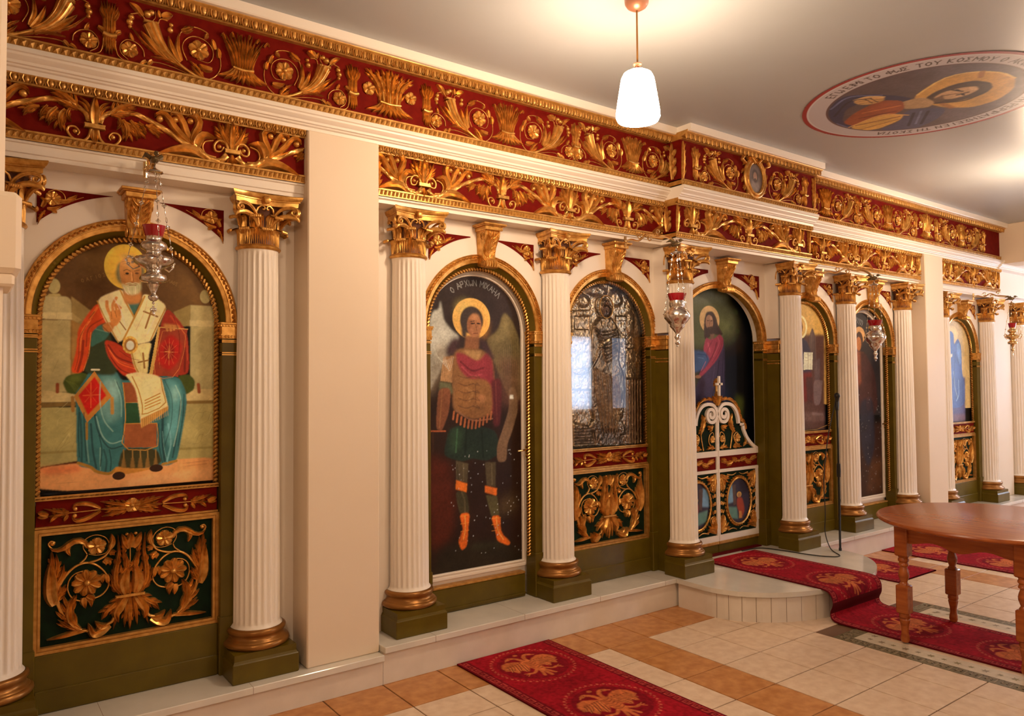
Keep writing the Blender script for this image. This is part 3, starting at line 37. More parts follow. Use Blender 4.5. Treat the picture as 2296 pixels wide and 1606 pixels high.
MIC=[('P',(46,30,24),[(-515,2397),(543,2502),(531,1391),(-517,1422)],2,1),('P',(38,18,10),[(-461,1625),(607,1622),(590,68),(-464,260)],10,1),('P',(74,22,8),[(-357,1179),(-183,1111),(-150,901),(-174,629),(-359,561)],30,0.9),('P',(80,56,30),[(189,849),(313,877),(312,757),(176,732)],40,0.6),('P',(34,26,14),[(-251,611),(211,580),(385,457),(384,316),(-360,387)],30,0.8),('P',(48,40,22),[(-27,582),(211,570),(211,531),(-27,544)],16,0.6),('P',(168,148,126),[(-350,1722),(-335,1983),(-309,2042),(-268,2055),(-257,2114),(-244,2049),(-233,1987),(-174,1927),(-114,1890),(-174,1817),(-256,1684),(-350,1523)],6,1),('P',(120,92,66),[(-345,1760),(-256,1839),(-165,1841),(-238,1684),(-346,1477)],30,0.7),('P',(104,80,46),[(77,1875),(182,1940),(214,2040),(241,2059),(294,2010),(360,1879),(372,1479),(269,1481),(170,1686)],10,1),('P',(136,108,64),[(121,1864),(212,1941),(243,2033),(273,1976),(231,1876)],24,0.7),('P',(90,50,34),[(170,1768),(365,1771),(372,1437),(198,1441)],40,0.7),('E',(222,150,72),(-26,2008),143,132,2,1),('E',(240,176,96),(-80,2073),57,39,30,0.6),('E',(196,120,50),(63,1960),39,73,24,0.5),('E',(62,44,36),(-25,1998),88,90,5,1),('P',(60,44,36),[(-108,2001),(-71,2002),(-62,1875),(-100,1890)],8,1),('P',(128,74,44),[(-71,1899),(36,1910),(28,1814),(-81,1811)],6,1),('E',(152,90,54),(-6,1965),55,77,5,1),('P',(120,66,40),[(-52,1995),(-24,1996),(-28,1900),(-51,1923)],10,0.8),('S',(50,28,20),7,[(-28,1976),(-4,1980)],1),('S',(50,28,20),7,[(15,1980),(39,1978)],1),('S',(90,46,30),5,[(5,1973),(13,1934)],0.8),('S',(96,40,28),5,[(-13,1915),(19,1916)],1),('S',(66,40,30),5,[(-35,1989),(-2,1996)],1),('P',(120,74,40),[(-165,1802),(-81,1819),(33,1814),(131,1783),(159,1564),(167,1385),(-167,1396),(-175,1606)],6,1),('P',(152,104,60),[(-81,1804),(52,1806),(23,1741),(-53,1748)],10,1),('P',(150,98,58),[(-238,1762),(-165,1771),(-175,1599),(-259,1614)],5,1),('P',(124,38,40),[(-147,1794),(-72,1780),(23,1733),(101,1807),(140,1727),(158,1402),(103,1403),(51,1621),(-26,1612),(-101,1661),(-138,1724)],6,1),('S',(80,20,24),12,[(-110,1732),(-25,1677),(61,1694)],0.7),('S',(160,60,60),11,[(-101,1701),(-26,1645),(51,1653)],0.6),('P',(60,34,32),[(-174,1880),(-109,1890),(-147,1787),(-220,1754),(-220,1816)],14,1),('P',(62,36,34),[(29,1894),(101,1848),(160,1743),(121,1759),(52,1822)],12,1),('P',(92,80,50),[(-266,1607),(-184,1599),(-166,1536),(-266,1522)],8,1),('P',(116,62,36),[(-271,1568),(-181,1567),(-198,1415),(-248,1304),(-290,1315),(-286,1437)],5,1),('P',(84,28,26),[(121,1623),(207,1623),(198,1324),(137,1307),(133,1475)],10,1),('P',(126,76,38),[(-147,1624),(121,1623),(138,1396),(-22,1362),(-148,1423)],6,1),('S',(160,104,56),17,[(-67,1566),(-21,1536),(-45,1488)],0.5),('S',(90,50,26),9,[(2,1585),(2,1468)],0.6),('E',(150,90,50),(45,1496),36,29,6,0.8),('P',(28,36,24),[(-193,1339),(155,1306),(197,1145),(94,1093),(-24,1120),(-93,1105),(-160,1119),(-243,1153)],5,1),('P',(50,66,40),[(-182,1310),(-92,1307),(-115,1193),(-183,1168)],24,0.6),('S',(120,74,48),10,[(-148,1428),(-22,1362),(132,1366)],1),('S',(164,84,44),13,[(-161,1419),(-168,1373)],0.85),('S',(164,84,44),14,[(-134,1400),(-141,1355)],0.85),('S',(164,84,44),14,[(-106,1384),(-113,1338)],0.85),('S',(164,84,44),14,[(-78,1370),(-85,1324)],0.85),('S',(164,84,44),14,[(-50,1361),(-57,1315)],0.85),('S',(164,84,44),14,[(-22,1357),(-29,1311)],0.85),('S',(164,84,44),14,[(7,1359),(0,1312)],0.85),('S',(164,84,44),14,[(36,1366),(28,1319)],0.85),('S',(164,84,44),14,[(65,1378),(57,1331)],0.85),('S',(164,84,44),14,[(94,1393),(87,1346)],0.85),('S',(164,84,44),14,[(124,1411),(116,1364)],0.85),('P',(112,76,50),[(262,1573),(325,1562),(340,1420),(291,1280),(247,1192),(242,1083),(168,1083),(164,1187),(217,1303),(267,1432)],5,1),('P',(200,180,160),[(274,1517),(299,1517),(303,1491),(270,1492)],3,1),('P',(78,60,38),[(-149,1114),(-56,1088),(-65,969),(-148,986)],4,1),('P',(214,98,26),[(-148,993),(-65,964),(-71,910),(-152,937)],3,1),('P',(58,46,26),[(-150,924),(-69,914),(-46,776),(-119,774),(-144,862)],4,1),('P',(204,84,22),[(-126,781),(-46,780),(-59,681),(-68,573),(-109,549),(-136,615),(-95,676)],3,1),('P',(74,56,34),[(72,1089),(156,1084),(153,926),(83,932)],4,1),('P',(206,92,26),[(69,940),(165,914),(160,866),(71,897)],3,1),('P',(76,62,34),[(76,879),(164,865),(183,741),(118,738)],4,1),('P',(206,86,22),[(115,741),(190,738),(194,624),(272,554),(255,533),(162,576),(151,637)],3,1),('S',(150,70,36),10,[(-344,1306),(-224,1301)],1),('S',(60,30,16),14,[(-314,1297),(-314,1176)],0.7),('E',(190,170,150),(-65,606),3,3,1,0.42403149320365585),('E',(190,170,150),(339,823),3,4,1,0.6670463177415875),('E',(190,170,150),(247,811),3,4,1,0.47808030094573317),('E',(190,170,150),(-81,1137),3,4,1,0.743064177719382),('E',(190,170,150),(60,1075),4,4,1,0.8279622187207674),('E',(190,170,150),(-35,909),4,4,1,0.4776479596401888),('E',(190,170,150),(166,776),4,3,1,0.6599575179749926),('E',(190,170,150),(-39,997),4,4,1,0.4521529234642725),('E',(190,170,150),(-4,1089),4,4,1,0.39936771672076055),('E',(190,170,150),(363,488),4,4,1,0.4130487933575611),('E',(190,170,150),(-170,1060),3,4,1,0.7199061684759345),('E',(190,170,150),(258,1156),3,4,1,0.6465977148778537),('E',(190,170,150),(-183,856),3,4,1,0.6838771056785143),('E',(190,170,150),(381,981),4,4,1,0.7814981311577223),('E',(190,170,150),(307,522),4,4,1,0.30132852751946615),('E',(190,170,150),(72,513),4,3,1,0.5393668823417104),('E',(190,170,150),(275,788),4,4,1,0.7625124522841348),('E',(190,170,150),(86,1161),3,3,1,0.35191541304132307),('E',(190,170,150),(-123,1026),3,4,1,0.878949175515819),('E',(190,170,150),(166,614),4,4,1,0.6396491976556539),('E',(190,170,150),(169,617),3,4,1,0.8560095691463248),('E',(190,170,150),(333,587),4,4,1,0.3565216393063936),('E',(190,170,150),(15,1161),4,4,1,0.6278150091244842),('E',(190,170,150),(267,1135),4,4,1,0.41320064147586477),('E',(190,170,150),(17,1019),4,3,1,0.7770524837526193),('E',(190,170,150),(8,753),3,4,1,0.5960490311380559),('E',(190,170,150),(138,533),3,4,1,0.8661240492095279),('E',(190,170,150),(-125,632),3,4,1,0.5076168910535714),('E',(190,170,150),(-129,938),3,4,1,0.6062128784035488),('E',(190,170,150),(365,903),4,4,1,0.30742164696021457),('E',(190,170,150),(305,1091),4,4,1,0.5870034263920709),('E',(190,170,150),(297,808),4,4,1,0.567964696753388),('E',(190,170,150),(270,1157),4,4,1,0.6435711892846796),('E',(190,170,150),(40,515),3,3,1,0.780840918246642),('E',(190,170,150),(-154,1068),3,3,1,0.5714513074901852),('E',(190,170,150),(211,944),3,4,1,0.5159899171027846),('E',(190,170,150),(337,496),4,4,1,0.5446114372062862),('E',(190,170,150),(327,935),4,4,1,0.3496431414479926),('E',(190,170,150),(107,727),3,4,1,0.835790576613179),('E',(190,170,150),(365,622),4,4,1,0.7554594709735956),('E',(190,170,150),(213,687),3,4,1,0.7603988286706701),('E',(190,170,150),(373,900),4,4,1,0.34983266582306694),('E',(190,170,150),(-53,1040),3,4,1,0.5181598780824637),('E',(190,170,150),(276,1128),4,4,1,0.5698461347379337),('E',(190,170,150),(276,985),4,4,1,0.3380405891840212),('E',(190,170,150),(-51,1132),3,4,1,0.7846664612084113),('E',(190,170,150),(-91,1061),3,4,1,0.7887852069347163),('E',(190,170,150),(273,759),3,4,1,0.8488406040704772),('E',(190,170,150),(-153,556),3,4,1,0.6425851301134835),('E',(190,170,150),(-21,631),4,4,1,0.6956503682119928),('E',(190,170,150),(382,1088),4,4,1,0.6485511165800373),('E',(190,170,150),(76,737),3,4,1,0.4451154324584575),('E',(190,170,150),(-167,835),3,4,1,0.518826107275431),('E',(190,170,150),(323,845),4,4,1,0.5511924600221397),('E',(190,170,150),(169,812),3,3,1,0.8767266841044692),('E',(190,170,150),(261,824),3,4,1,0.42668460053654267),('E',(190,170,150),(151,662),3,4,1,0.7535182987563686),('E',(190,170,150),(386,1009),4,4,1,0.555382400120992),('E',(190,170,150),(50,966),3,4,1,0.5191998113606419),('E',(190,170,150),(79,811),4,4,1,0.45913814797607877),('E',(190,170,150),(-111,991),3,4,1,0.38188805629276507),('E',(190,170,150),(-12,728),4,4,1,0.660804693537233),('E',(190,170,150),(386,767),4,4,1,0.6292357182559085),('E',(190,170,150),(173,675),4,4,1,0.6694881237110972),('E',(190,170,150),(142,762),4,4,1,0.5128712764187768),('E',(190,170,150),(253,750),4,4,1,0.4855384628840863),('E',(190,170,150),(-49,1141),3,4,1,0.5086375006002796),('E',(190,170,150),(-176,1086),3,3,1,0.3362198594506666),('E',(190,170,150),(-32,953),3,4,1,0.6547333868337939),('E',(190,170,150),(252,736),3,4,1,0.39580855999340026),('S',(86,50,28),8,[(-129,1645),(-73,1630),(-16,1641)],0.6),('S',(86,50,28),8,[(-129,1598),(-73,1582),(-16,1594)],0.6),('S',(86,50,28),7,[(-129,1551),(-74,1535),(-17,1546)],0.6),('S',(86,50,28),8,[(-130,1504),(-74,1487),(-17,1498)],0.6),('S',(86,50,28),8,[(-130,1457),(-74,1440),(-17,1451)],0.6),('S',(86,50,28),8,[(13,1645),(32,1629),(-16,1641)],0.6),('S',(86,50,28),8,[(12,1597),(31,1581),(-16,1594)],0.6),('S',(86,50,28),8,[(12,1550),(31,1533),(-17,1546)],0.6),('S',(86,50,28),8,[(12,1502),(31,1485),(-17,1498)],0.6),('S',(86,50,28),8,[(11,1454),(31,1437),(-17,1451)],0.6),('S',(188,132,84),4,[(-231,1750),(-246,1684),(-253,1611)],0.7),('S',(92,54,34),2,[(-226,1750),(-240,1684),(-248,1611)],0.7),('S',(188,132,84),4,[(-222,1747),(-235,1684),(-241,1611)],0.7),('S',(92,54,34),2,[(-216,1747),(-229,1684),(-235,1610)],0.7),('S',(188,132,84),4,[(-213,1744),(-224,1684),(-228,1610)],0.7),('S',(92,54,34),2,[(-207,1744),(-219,1684),(-223,1610)],0.7),('S',(188,132,84),4,[(-204,1741),(-213,1684),(-215,1610)],0.7),('S',(92,54,34),2,[(-198,1741),(-208,1684),(-210,1610)],0.7),('S',(188,132,84),5,[(-195,1738),(-202,1684),(-203,1610)],0.7),('S',(92,54,34),2,[(-189,1738),(-197,1684),(-197,1610)],0.7),('S',(188,132,84),5,[(-186,1735),(-191,1684),(-190,1610)],0.7),('S',(92,54,34),2,[(-180,1735),(-186,1684),(-184,1610)],0.7),('S',(196,176,150),4,[(-340,1944),(-332,1814),(-328,1699)],0.35),('S',(70,54,34),4,[(366,1913),(359,1770),(348,1629)],0.45),('S',(196,176,150),3,[(-331,1917),(-321,1803),(-315,1704)],0.35),('S',(70,54,34),5,[(349,1902),(343,1770),(331,1629)],0.45),('S',(196,176,150),3,[(-322,1889),(-310,1793),(-303,1708)],0.35),('S',(70,54,34),5,[(332,1892),(326,1770),(314,1629)],0.45),('S',(196,176,150),4,[(-314,1862),(-300,1782),(-290,1713)],0.35),('S',(70,54,34),4,[(316,1881),(309,1770),(298,1629)],0.45),('S',(196,176,150),4,[(-305,1835),(-289,1772),(-278,1718)],0.35),('S',(70,54,34),5,[(299,1871),(293,1770),(281,1629)],0.45),('S',(196,176,150),3,[(-296,1807),(-279,1761),(-265,1723)],0.35),('S',(70,54,34),5,[(282,1860),(276,1769),(265,1629)],0.45),('S',(196,176,150),3,[(-287,1779),(-268,1750),(-253,1727)],0.35),('S',(70,54,34),4,[(266,1850),(260,1769),(249,1629)],0.45),('S',(196,176,150),4,[(-279,1761),(-257,1740),(-240,1732)],0.35),('S',(70,54,34),5,[(249,1840),(244,1769),(233,1629)],0.45),('S',(196,176,150),4,[(-270,1761),(-246,1729),(-227,1737)],0.35),('S',(70,54,34),5,[(233,1829),(228,1769),(216,1629)],0.45),('S',(196,176,150),4,[(-261,1761),(-236,1718),(-215,1742)],0.35),('S',(70,54,34),4,[(217,1819),(211,1768),(200,1629)],0.45),('S',(196,176,150),4,[(-252,1761),(-225,1707),(-202,1747)],0.35),('S',(70,54,34),4,[(201,1809),(195,1768),(184,1629)],0.45),('S',(196,176,150),4,[(-243,1762),(-214,1697),(-189,1751)],0.35),('S',(70,54,34),5,[(184,1799),(179,1768),(168,1629)],0.45),('S',(196,176,150),4,[(-234,1762),(-203,1686),(-176,1756)],0.35),('S',(70,54,34),5,[(168,1789),(163,1768),(152,1629)],0.45),('S',(196,176,150),4,[(-225,1762),(-192,1675),(-163,1761)],0.35),('S',(70,54,34),5,[(152,1779),(147,1767),(136,1629)],0.45),('S',(60,30,22),4,[(-31,1977),(-22,1981),(-6,1978)],1),('E',(28,14,10),(-18,1976),5,3,1,1),('S',(60,30,22),4,[(13,1979),(24,1983),(38,1979)],1),('E',(28,14,10),(25,1977),5,3,1,1),('E',(186,118,74),(5,2022),29,20,10,0.6),('E',(180,110,70),(-28,1940),14,14,8,0.5),('P',(116,66,40),[(-60,1875),(24,1883),(4,1861),(-43,1855)],8,0.7),('S',(150,92,50),8,[(-247,1558),(-256,1436),(-268,1323)],0.5),('S',(54,40,24),8,[(-138,1089),(-132,994)],0.7),('S',(104,82,52),10,[(-93,1086),(-93,986)],0.6),('S',(104,82,52),11,[(124,1071),(126,943)],0.6),('S',(96,76,46),12,[(-105,911),(-85,856),(-83,789)],0.5),('S',(250,140,60),8,[(-83,765),(-81,684),(-95,619)],0.7),('S',(250,140,60),9,[(157,729),(170,644),(211,580)],0.7),('S',(130,48,16),7,[(-111,669),(-123,613)],0.7),('S',(70,100,60),12,[(-137,1308),(-149,1166)],0.4),('S',(16,22,14),16,[(-69,1306),(-81,1143)],0.6),('S',(16,22,14),15,[(48,1291),(58,1124)],0.6),('S',(110,46,34),11,[(158,1603),(168,1345)],0.5),('S',(236,120,40),5,[(-115,764),(-53,767)],0.7),('S',(236,120,40),6,[(122,723),(192,722)],0.7),('S',(236,120,40),5,[(-115,717),(-54,719)],0.7),('S',(236,120,40),5,[(122,684),(192,683)],0.7),('S',(236,120,40),4,[(-115,669),(-54,671)],0.7),('S',(236,120,40),5,[(122,645),(192,644)],0.7)]
CHR=[('P',(12,11,14),[(-2283,2421),(3779,2996),(3546,-1543),(-2300,-212)],2,1),('P',(108,102,76),[(-350,2372),(137,2379),(299,2342),(268,2283),(-81,2208),(-354,2157)],40,0.95),('P',(92,86,46),[(-352,2247),(268,2283),(414,2100),(349,1954),(-5,1852),(-360,1890)],50,0.95),('P',(120,112,60),[(116,2125),(293,2114),(321,2039),(172,2015)],40,0.7),('P',(110,90,50),[(-362,1801),(-146,1804),(-146,1171),(-374,1182)],60,0.6),('E',(226,168,104),(23,2111),127,116,2,1),('P',(58,36,28),[(-18,2174),(60,2186),(109,2134),(130,2069),(201,1988),(128,1985),(56,1992),(-2,1954),(-45,1943),(-54,2025),(-44,2108)],5,1),('E',(158,104,72),(19,2088),49,63,4,1),('P',(60,36,26),[(-14,2045),(57,2057),(63,2006),(13,1986)],6,1),('S',(50,28,22),7,[(-5,2101),(18,2104)],1),('S',(50,28,22),6,[(37,2101),(58,2104)],1),('S',(120,70,50),6,[(27,2098),(17,2060)],0.7),('P',(120,76,54),[(27,1991),(84,1993),(69,1946),(33,1945)],4,1),('P',(68,48,66),[(171,1987),(213,1903),(202,1435),(266,1058),(-376,1094),(-150,1605),(108,1771)],12,1),('P',(158,52,64),[(-30,1962),(26,1945),(83,1956),(150,1995),(200,1959),(198,1894),(108,1771),(-94,1632),(-135,1641),(-6,1788),(-68,1851)],5,1),('S',(110,30,44),17,[(111,1920),(51,1807),(-93,1677)],0.7),('S',(190,80,84),17,[(-3,1917),(23,1844)],0.6),('P',(62,78,108),[(-361,1845),(-131,1850),(-33,1842),(22,1779),(-50,1705),(-135,1677),(-365,1641)],8,1),('E',(160,100,64),(-133,1636),36,14,4,1),('P',(84,84,30),[(352,1479),(458,1449),(422,1240),(333,1338)],30,0.8),('E',(20,30,50),(186,1389),88,186,40,0.6),('S',(104,28,42),10,[(54,1937),(-5,1861),(-27,1797)],0.6),('S',(200,92,94),10,[(127,1967),(140,1911),(65,1807)],0.5),('S',(104,28,42),8,[(185,1940),(154,1865),(50,1752)],0.6),('S',(200,92,94),9,[(-35,1760),(-93,1686)],0.5),('S',(40,56,86),9,[(-131,1822),(-34,1815),(-6,1779)],0.7),('S',(96,116,146),9,[(-132,1795),(-63,1787)],0.5),('S',(34,24,36),12,[(137,1771),(104,1622),(43,1475)],0.7),('S',(96,74,90),11,[(78,1715),(46,1585)],0.4),('S',(34,24,36),10,[(197,1856),(177,1622),(202,1435)],0.6),('S',(96,62,44),4,[(-19,2146),(-35,2063),(-41,1980)],0.6),('S',(96,62,44),5,[(88,2152),(115,2069),(172,2006)],0.6),('S',(190,130,92),6,[(10,2111),(6,2069)],0.6),('S',(90,50,36),5,[(7,2037),(39,2038)],0.8),('E',(190,134,96),(42,2125),17,15,4,0.6),('E',(60,66,34),(390,2033),27,21,5,0.35),('E',(60,66,34),(306,2055),27,21,5,0.35),('E',(60,66,34),(312,2190),27,21,5,0.35),('E',(60,66,34),(334,1957),27,21,5,0.35),('E',(60,66,34),(367,2189),28,21,5,0.35),('E',(60,66,34),(225,1970),27,20,5,0.35),('E',(60,66,34),(393,2028),27,21,5,0.35),('E',(60,66,34),(366,2200),27,21,5,0.35),('E',(60,66,34),(376,2187),28,21,5,0.35)]
EVA=[('P',(206,144,66),[(-1613,2427),(1328,2657),(1271,1353),(-1634,1419)],2,1),('P',(150,100,50),[(-104,1963),(293,1974),(289,1375),(-123,1385)],40,0.5),('P',(88,50,38),[(-1676,1968),(356,2034),(323,1132),(-1691,1219)],14,1),('P',(120,80,66),[(-1689,1357),(329,1299),(326,1216),(-1690,1271)],16,0.7),('E',(232,196,130),(-32,2092),105,107,3,1),('E',(210,150,74),(-36,2092),82,88,3,1),('E',(120,70,44),(-49,2091),50,68,4,1),('P',(88,60,50),[(101,2008),(156,2099),(206,2012),(212,1694),(108,1694)],4,1),('P',(96,66,58),[(180,1773),(273,1814),(257,1376),(166,1378)],5,1),('P',(52,40,52),[(-251,1997),(49,1987),(131,1861),(121,1576),(-264,1578)],8,1),('P',(216,190,150),[(11,1859),(155,1860),(143,1702),(-2,1697)],2,1),('S',(140,110,80),7,[(82,1855),(70,1703)],1),('P',(110,26,18),[(-682,1664),(130,1675),(139,1407),(-690,1376)],16,1),('P',(60,36,30),[(39,1634),(147,1634),(138,1387),(48,1389)],10,0.8),('P',(118,84,74),[(155,1603),(308,1602),(307,1571),(266,1374),(156,1366)],4,1),('P',(130,92,80),[(126,1305),(310,1289),(309,1268),(125,1279)],5,1),('S',(176,120,60),5,[(-1691,1226),(305,1157),(335,1613)],1),('S',(120,80,60),4,[(156,2089),(139,2009),(116,1694)],0.7),('S',(140,100,84),4,[(206,2012),(209,1694)],0.7),('S',(120,84,60),3,[(30,1840),(71,1840)],0.8),('S',(120,84,60),3,[(29,1810),(70,1811)],0.8),('S',(120,84,60),3,[(28,1781),(69,1782)],0.8),('S',(120,84,60),2,[(92,1831),(133,1832)],0.8),('S',(120,84,60),3,[(90,1792),(132,1792)],0.8),('P',(136,56,40),[(-244,1692),(-113,1693),(-50,1557),(-232,1559)],8,0.8),('E',(168,110,70),(-57,2062),37,39,4,1),('P',(70,48,40),[(-100,2089),(-65,2139),(-7,2103),(-23,2063)],4,1),('S',(84,66,88),11,[(-154,1962),(-108,1847),(-146,1673)],0.5)]
DRK=[('P',(40,30,28),[(-2668,2436),(1216,2739),(1140,1214),(-2691,1333)],2,1),('P',(58,26,14),[(-2746,1267),(1284,1115),(1234,142),(-2761,571)],30,0.9),('P',(96,50,20),[(134,765),(356,807),(341,465),(35,471)],40,0.6),('E',(196,130,74),(-30,2051),106,86,3,1),('E',(70,40,26),(-33,1998),69,90,4,1),('E',(176,96,44),(-48,1965),48,70,4,1),('P',(190,104,44),[(-113,1857),(40,1881),(37,1806),(-86,1772)],8,1),('P',(64,30,24),[(-142,1878),(61,1892),(260,1678),(304,1240),(-167,1255)],14,1),('P',(150,70,34),[(-141,1888),(-20,1902),(-14,1570),(-138,1465)],20,0.6),('E',(130,60,28),(116,1351),47,68,8,1),('P',(34,30,38),[(-54,1388),(207,1440),(228,928),(88,689),(-51,944)],20,0.9),('S',(150,136,120),5,[(-117,2242),(-104,2219),(-121,2187)],0.8),('S',(150,136,120),6,[(-89,2235),(-76,2212),(-94,2179)],0.8),('S',(150,136,120),6,[(-62,2228),(-48,2205),(-66,2172)],0.8),('S',(150,136,120),5,[(-34,2220),(-20,2197),(-38,2165)],0.8),('S',(150,136,120),6,[(-6,2213),(8,2190),(-10,2157)],0.8),('S',(150,136,120),6,[(23,2206),(36,2183),(18,2150)],0.8),('E',(160,140,120),(-36,1091),6,4,1,0.30019144718373547),('E',(160,140,120),(304,1330),6,5,1,0.6696253674463302),('E',(160,140,120),(150,715),6,5,1,0.599996583368843),('E',(160,140,120),(351,1103),6,5,1,0.5485051750375276),('E',(160,140,120),(35,751),7,5,1,0.4502479348867196),('E',(160,140,120),(284,1407),7,4,1,0.4178318188325863),('E',(160,140,120),(109,1370),6,5,1,0.4015159903939084),('E',(160,140,120),(292,1113),7,5,1,0.4093408647288282),('E',(160,140,120),(285,905),7,5,1,0.6168582386453352),('E',(160,140,120),(300,762),6,5,1,0.43255633412557254),('E',(160,140,120),(-109,953),6,5,1,0.6537631126459982),('E',(160,140,120),(283,1300),6,5,1,0.6171071380123179),('E',(160,140,120),(345,1228),7,4,1,0.44624022981538364),('E',(160,140,120),(84,920),6,4,1,0.7950277766615352),('E',(160,140,120),(147,596),7,4,1,0.6281056395220324),('E',(160,140,120),(117,1188),7,5,1,0.4750897890483482),('E',(160,140,120),(269,1314),7,5,1,0.3689676791980562),('E',(160,140,120),(-20,828),6,4,1,0.4857024735077234),('E',(160,140,120),(-9,1167),6,5,1,0.34081478120756925),('E',(160,140,120),(79,679),6,5,1,0.5228962305953454),('E',(160,140,120),(117,1470),7,5,1,0.4394888360371731),('E',(160,140,120),(-58,1452),6,5,1,0.731792789925555),('E',(160,140,120),(210,649),7,4,1,0.36645289819709775),('E',(160,140,120),(41,579),6,4,1,0.5166939454938034),('E',(160,140,120),(307,508),6,5,1,0.30330405399478727),('E',(160,140,120),(87,908),6,4,1,0.4744137861115482),('E',(160,140,120),(69,1138),7,4,1,0.4155164375865061),('E',(160,140,120),(-109,772),6,4,1,0.799257883631417),('E',(160,140,120),(-108,645),6,4,1,0.5721524654852272),('E',(160,140,120),(-85,1431),6,4,1,0.5627247405387451),('E',(160,140,120),(-55,1203),6,4,1,0.437417202005902),('E',(160,140,120),(351,1010),7,5,1,0.44259053213523747),('E',(160,140,120),(313,502),6,5,1,0.6596999414179361),('E',(160,140,120),(-64,611),6,4,1,0.5206301467773493),('E',(160,140,120),(250,758),6,5,1,0.6265820388752699),('E',(160,140,120),(236,666),7,4,1,0.5308307703420467),('E',(160,140,120),(132,1399),7,5,1,0.48543138322615875),('E',(160,140,120),(321,1268),6,4,1,0.6744575595897275),('E',(160,140,120),(283,1294),7,5,1,0.6823013250970276),('E',(160,140,120),(176,505),7,4,1,0.49414657482672686),('E',(160,140,120),(230,634),6,4,1,0.48953632140377057),('E',(160,140,120),(-3,1129),7,5,1,0.626414940213788),('E',(160,140,120),(-7,638),6,4,1,0.4475957402291243),('E',(160,140,120),(257,1167),6,5,1,0.552161207063183),('E',(160,140,120),(303,996),7,4,1,0.6120942562265068),('E',(160,140,120),(49,1026),6,5,1,0.33070701074667974),('E',(160,140,120),(134,1041),6,4,1,0.44949143072931286),('E',(160,140,120),(-25,1157),6,4,1,0.4474252611543926),('E',(160,140,120),(44,684),6,5,1,0.7477997800704466),('E',(160,140,120),(326,1061),7,5,1,0.7492237559909862),('E',(160,140,120),(142,487),6,5,1,0.3621314198091419),('E',(160,140,120),(241,894),7,4,1,0.5572830101545877),('E',(160,140,120),(231,645),7,5,1,0.7155439138692986),('E',(160,140,120),(53,1114),7,4,1,0.5976425637649216),('E',(160,140,120),(-104,689),6,4,1,0.5930115506025434),('E',(160,140,120),(89,853),7,5,1,0.7776757887695207),('E',(160,140,120),(261,824),7,5,1,0.40377117056265055),('E',(160,140,120),(355,1095),7,5,1,0.7526181543331183),('E',(160,140,120),(115,816),7,4,1,0.7437014861079327),('E',(160,140,120),(-76,1205),6,4,1,0.388846793640111)]
BLU=[('P',(212,160,96),[(-2245,2286),(984,2453),(907,1247),(-2283,1328)],2,1),('P',(96,80,104),[(-2362,1628),(247,1624),(217,1112),(-2378,1205)],14,1),('P',(150,96,84),[(-2376,1263),(222,1191),(217,1103),(-2379,1197)],20,0.6),('E',(232,176,104),(-57,2124),143,97,3,1),('P',(84,92,128),[(-213,2151),(-90,2164),(-22,2126),(-20,1996),(83,2088),(168,1984),(168,1674),(234,1551),(217,1265),(-547,1284),(-346,1909)],4,1),('P',(130,144,170),[(43,2014),(116,2032),(164,1919),(136,1755),(69,1836)],12,0.7),('S',(160,150,140),18,[(-47,1689),(-21,1512),(43,1382)],0.6),('S',(180,186,200),10,[(73,1592),(72,1430),(5,1351)],0.7),('S',(60,64,96),21,[(2,1916),(-30,1673),(-96,1433)],0.6),('P',(226,190,150),[(-141,1881),(-70,1898),(-68,1866),(-134,1845)],4,1)]
